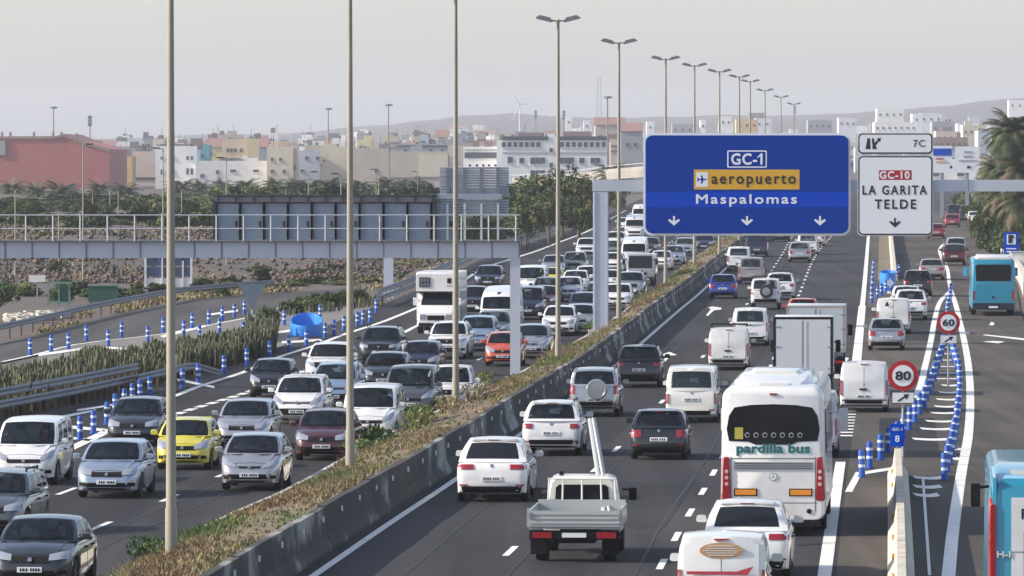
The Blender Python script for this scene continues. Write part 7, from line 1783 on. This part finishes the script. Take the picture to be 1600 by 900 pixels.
for i in range(300):
    Y = r5.choice((1700, 1850, 2000, 2300, 2700, 3200, 3800, 4600, 5300)) * r5.uniform(.95, 1.05); px = r5.uniform(170, 1560)
    if Y > 4200 and px < 640: continue
    if px < 700 and Y > 2600: continue
    if px < 400 and Y > 2100: continue
    x = ray(px, 450).x * Y; hgt = r5.uniform(4.5, 9.5); z = T(x, Y); w = r5.uniform(7, 16) * F / Y
    yt = HZ - (z + hgt - CAMZ) * F / Y; key = r5.choice(cols if px > 720 else cols + ['terracotta', 'beige', 'cream', 'tan', 'white'])
    if key == 'brown': key = 'terracotta'
    side = 'left' if px < 700 else 'middle' if px < 1100 else 'right'
    where = {'left': 'above the tan walls on the left', 'middle': 'on the slope between institute and blue sign', 'right': 'on the slope above the signs'}[side]
    house(px - w / 2, px + w / 2, yt, Y, key, f'small hazy {wordy[key]} town house {where}', Wn((px - w * .22, px + w * .22), yt + w * .2, max(1.2, w * .12), max(1.2, w * .12)) if Y < 2800 else (), depth=9, roof='gable' if r5.random() < (.25 if px < 720 else .12) else None, group='small hazy town houses', parapet=Y < 2800, tanks=Y < 2600)
for i in range(95):
    Y = r5.uniform(1640, 1960); px = r5.uniform(172, 1000) if i % 3 else r5.uniform(420, 720); x = ray(px, 450).x * Y; key = r5.choice(cols); w = r5.uniform(9, 22); yt = r5.uniform(211, 236)
    house(px - w / 2, px + w / 2, yt, Y, key, f'narrow {wordy[key]} house in the second row behind the near blocks', Wn([px - w * .3, px, px + w * .3][:2 + i % 2], yt + 7, 2.6, 3.4) + Wn([px - w * .3, px, px + w * .3][:2 + i % 2], yt + 15, 2.6, 3.4), depth=9, roof='gable' if i % 7 == 0 else None, group='second row of town houses')
# dark tree clumps between the far houses
for i in range(70):
    Y = r5.uniform(1700, 5200); px = r5.uniform(720 if Y > 3000 else 420, 1560); x = ray(px, 450).x * Y; yt = HZ - (T(x, Y) + r5.uniform(3, 6) - CAMZ) * F / Y
    bush(px, yt, Y, 'hazy tree clump between the far town houses', 'tree clumps between the far houses', BUSHP, w=r5.uniform(7, 22), name='tree_clump')
# overpass
CB = principled('bridge_concrete', (.28, .265, .235), .9, noise_amt=.2, noise_scale=.3); Y = 880
root = thing('overpass', 'pale concrete overpass curving behind the thick gantry column', 'bridge'); b = MB(); rings = []
for px, py, yy in ((800, 283, 1010), (860, 281, 960), (905, 276, 930), (950, 270, 900), (1000, 266, 880), (1080, 262, 865), (1250, 260, 850)):
    p = at(px, py, yy); rings.append([(p.x, yy - 4, p.z - 1.0), (p.x, yy + 4, p.z - 1.0), (p.x, yy + 4.8, p.z), (p.x, yy - 4.8, p.z)])
b.rings(rings); b.build('deck', CB, root)
for z0, z1, nm in ((.0, .55, 'parapet'), (.95, 1.02, 'hand_rail')):
    b = MB(); b.rings([[(r[3][0], r[3][1] - .02, r[3][2] + z0), (r[3][0], r[3][1] + .25, r[3][2] + z0), (r[3][0], r[3][1] + .25, r[3][2] + z1), (r[3][0], r[3][1] - .02, r[3][2] + z1)] for r in rings]); b.build(nm, CB if nm == 'parapet' else RAILC, root)
for px, yy in ((868, 955), (918, 925), (965, 895)):
    x = ray(px, 450).x * yy; z = at(px, 285, yy).z - T(x, yy); bx(root, 'pier', (x, yy, T(x, yy) + z / 2 - .5), (1.1, 2.0, z + .8), CB)
# wind turbines and masts
TW = principled('turbine_white', (.62, .62, .64), .5)
def turbine(px, yhub, Y, R_, a0, label):
    x = ray(px, 450).x * Y; z0 = T(x, Y); zh = at(px, yhub, Y).z; root = thing('wind_turbine', label, 'wind turbine', (x, Y, z0), 0)
    b = MB(); b.tube((0, 0, 0), (0, 0, zh - z0), R_ * .055, R_ * .03, 10); b.build('tower', TW, root, 50)
    b = MB(); b.rloft([(-R_ * .12, R_ * .03, R_ * .03, zh - z0 - R_ * .03, zh - z0 + R_ * .04, R_ * .01), (R_ * .12, R_ * .04, R_ * .04, zh - z0 - R_ * .04, zh - z0 + R_ * .05, R_ * .01)]); b.build('nacelle', TW, root)
    for k in range(3):
        a = R(a0 + 120 * k); d = Vector((math.cos(a), 0, math.sin(a))); c = Vector((0, -R_ * .14, zh - z0)); s_ = d.cross(Vector((0, 1, 0))); b = MB(); rings = []
        for t, w in ((0, .03), (.15, .06), (.6, .04), (1, .012)): p = c + d * R_ * t; rings.append([tuple(p + s_ * R_ * w), tuple(p + Vector((0, R_ * .012, 0))), tuple(p - s_ * R_ * w * .6), tuple(p - Vector((0, R_ * .012, 0)))])
        b.rings(rings); b.build('blade', TW, root)
turbine(812, 163, 2300, 6.2, 5, 'wind turbine with three blades above the white institute')
for px, yt, Y, lb in ((837, 172, 2300, 'thin second pole right of the wind turbine'), (881, 172, 2000, 'dark chimney-like mast right of the fourth lamp post'), (141, 180, 1500, 'small antenna mast beside the pink hall'), (1242, 165, 3000, 'thin far antenna above the blue sign')):
    x = ray(px, 450).x * Y; z0 = T(x, Y); z1 = at(px, yt, Y).z; root = thing('antenna_mast', lb, 'mast', (x, Y, z0)); b = MB(); b.tube((0, 0, 0), (0, 0, z1 - z0), .3, .12, 6); b.build('pole', GALVD, root)
    for k in range(3): bx(root, 'antenna', (0, -.3, (z1 - z0) * (.97 - .05 * k)), (1.0, .3, .8), GALVD)
Y = 2400; x = ray(936, 450).x * Y; z0 = T(x, Y); z1 = at(936, 120, Y).z; root = thing('lattice_tower', 'tall hazy lattice tower left of the fifth lamp post', 'tower', (x, Y, z0)); H = z1 - z0; LT = principled('lattice_steel', (.42, .40, .42), .7)
for sx in (-1, 1):
    for sy in (-1, 1): b = MB(); b.tube((sx * 1.3, sy * 1.3, 0), (sx * .6, sy * .6, H), .12, n=4); b.build('leg', LT, root)
for k in range(14):
    z = H * k / 14; w = 1.3 - .7 * k / 14; b = MB(); b.tube((-w, -w, z), (w * .95, -w, z + H / 14), .07, n=4); b.tube((w, -w, z), (-w * .95, -w, z + H / 14), .07, n=4); b.build('cross_brace', LT, root)
# far billboards on a distant gantry at the right
def billboard(x0, x1, y0, y1, Y, label, bands, legs=True):
    a, c = at(x0, y1, Y), at(x1, y0, Y); xc = (a.x + c.x) / 2; root = thing('overhead_sign', label, 'road sign', (xc, Y, T(xc, Y))); zc = (a.z + c.z) / 2 - T(xc, Y); bx(root, 'sign_face', (0, 0, zc), (c.x - a.x, .12, c.z - a.z), SW)
    for bx0, bx1, by0, by1, mt in bands: p, q = at(bx0, by1, Y), at(bx1, by0, Y); bx(root, 'print', ((p.x + q.x) / 2 - xc, -.09, (p.z + q.z) / 2 - T(xc, Y)), (q.x - p.x, .05, q.z - p.z), mt)
    bx(root, 'post', (0, .25, zc / 2), (.4, .3, zc), GALV)
billboard(1457, 1488, 228, 270, 780, 'distant sign with a blue upper panel right of the white sign', [(1458, 1487, 232, 243, SB2), (1462, 1474, 247, 249, SR), (1462, 1480, 252, 254, SY), (1484, 1488, 259, 263, SK)])
billboard(1492, 1531, 229, 270, 780, 'distant plain white sign with three dark text lines', [(1506, 1518, 236, 239, GREYP), (1505, 1519, 243, 246, GREYP), (1498, 1526, 250, 252, GREYP), (1511, 1516, 259, 263, SK)])

# ================================================================== drivers seen through the windscreens
SKIN = principled('skin', (.42, .26, .19), .6); HAIR = principled('dark_hair', (.03, .022, .018), .8)
SHIRTS = [principled('shirt_dark', (.04, .045, .06), .9), principled('shirt_pale', (.45, .45, .46), .9), principled('shirt_red', (.30, .06, .06), .9), principled('shirt_blue', (.08, .14, .28), .9)]
def driver_mesh():
    pts = [(0, -.06, .0, .15), (0, -.09, .22, .145), (0, -.10, .40, .15), (0, -.08, .52, .07), (0, -.06, .60, .055), (0, -.04, .68, .085), (0, -.035, .76, .092), (0, -.04, .83, .07),
           (-.17, -.08, .44, .062), (-.24, .02, .24, .05), (-.17, .26, .22, .038), (-.15, .36, .27, .028), (-.13, .42, .31, .022),
           (.17, -.08, .44, .062), (.24, .02, .24, .05), (.17, .26, .22, .038), (.15, .36, .27, .028), (.13, .42, .31, .022),
           (-.10, .18, -.02, .085), (-.11, .42, .0, .06), (.10, .18, -.02, .085), (.11, .42, .0, .06), (0, .06, .705, .022)]
    ed = [(0, 1), (1, 2), (2, 3), (3, 4), (4, 5), (5, 6), (6, 7), (2, 8), (8, 9), (9, 10), (10, 11), (11, 12), (2, 13), (13, 14), (14, 15), (15, 16), (16, 17), (0, 18), (18, 19), (0, 20), (20, 21), (5, 22)]
    me = bpy.data.meshes.new('person'); me.from_pydata([p[:3] for p in pts], ed, []); o = bpy.data.objects.new('person', me); COL.objects.link(o)
    m = o.modifiers.new('skin', 'SKIN'); o.modifiers.new('sub', 'SUBSURF').levels = 1
    me.update()
    if not me.skin_vertices: 
        bm = bmesh.new(); bm.from_mesh(me); bm.verts.layers.skin.verify(); bm.to_mesh(me); bm.free()
    for i, v in enumerate(me.skin_vertices[0].data): v.radius = (pts[i][3],) * 2; v.use_root = (i == 0)
    dg = bpy.context.evaluated_depsgraph_get(); dg.update(); out = bpy.data.meshes.new_from_object(o.evaluated_get(dg)); bpy.data.objects.remove(o)
    out.materials.clear(); out.materials.append(SHIRTS[0]); out.materials.append(SKIN)
    for p in out.polygons: c = p.center; p.material_index = 1 if c.z > .555 or (c.y > .30 and c.z > .15) else 0; p.use_smooth = True
    return out
DRV = driver_mesh()
hb = MB(); hb.lathe([(.05, -.06), (.098, -.02), (.105, .04), (.085, .10), (.03, .125)], 12, c=(0, -.055, .775)); HAIRM = hb.mesh('hair', [HAIR], 60)
sw = MB(); rings = []
for i in range(17):
    a = 2 * math.pi * i / 16; c = Vector((.18 * math.cos(a), 0, .18 * math.sin(a))); rings.append([tuple(c * k + Vector((0, d, 0))) for k, d in ((1.07, 0), (1, .013), (.93, 0), (1, -.013))])
sw.rings(rings, caps=False); SWM = sw.mesh('steering_wheel', [PLAS], 60)
n = 0
for car, root in placed_cars:
    if root.location.y > 235: continue
    away = abs(root.rotation_euler.z) < 1.5
    z = car.belt - .50 + max(0, (car.H - 1.45)) * .35; sy = car.A[0] - 1.12; x = -.36
    w = link('steering_wheel', SWM, root, (x, sy + .44, z + .30)); w.rotation_euler = (R(-22), 0, 0)
    mw = Matrix.LocRotScale(root.location, root.rotation_euler, None) @ Vector((x, sy, z))
    o = link('person', DRV, None, tuple(mw)); o.rotation_euler = root.rotation_euler
    lab = root['label'].split(',')[0]
    words = ('person driving the ' + lab).split()[:15]
    while words[-1] in ('the', 'of', 'a', 'by', 'in', 'at', 'with', 'on', 'and', 'to', 'right', 'left', 'just', 'between'): words.pop()
    tag(o, ' '.join(words), 'person', 'drivers in the nearest vehicles')
    o.material_slots[0].link = 'OBJECT'; o.material_slots[0].material = SHIRTS[n % 4]; link('hair', HAIRM, o); n += 1
# ================================================================== the hazy air
hm = bpy.data.materials.new('haze'); hm.use_nodes = True; hn = hm.node_tree; hn.nodes.clear()
ho = hn.nodes.new('ShaderNodeOutputMaterial'); hv = hn.nodes.new('ShaderNodeVolumePrincipled')
hv.inputs['Color'].default_value = (.84, .87, .96, 1); hv.inputs['Density'].default_value = HAZE; hv.inputs['Anisotropy'].default_value = 0.2
hn.links.new(hv.outputs[0], ho.inputs['Volume'])
b = MB(); b.box((0, 5000, 59), (21000, 10700, 120)); o = b.build('haze', hm); tag(o, kind='stuff')
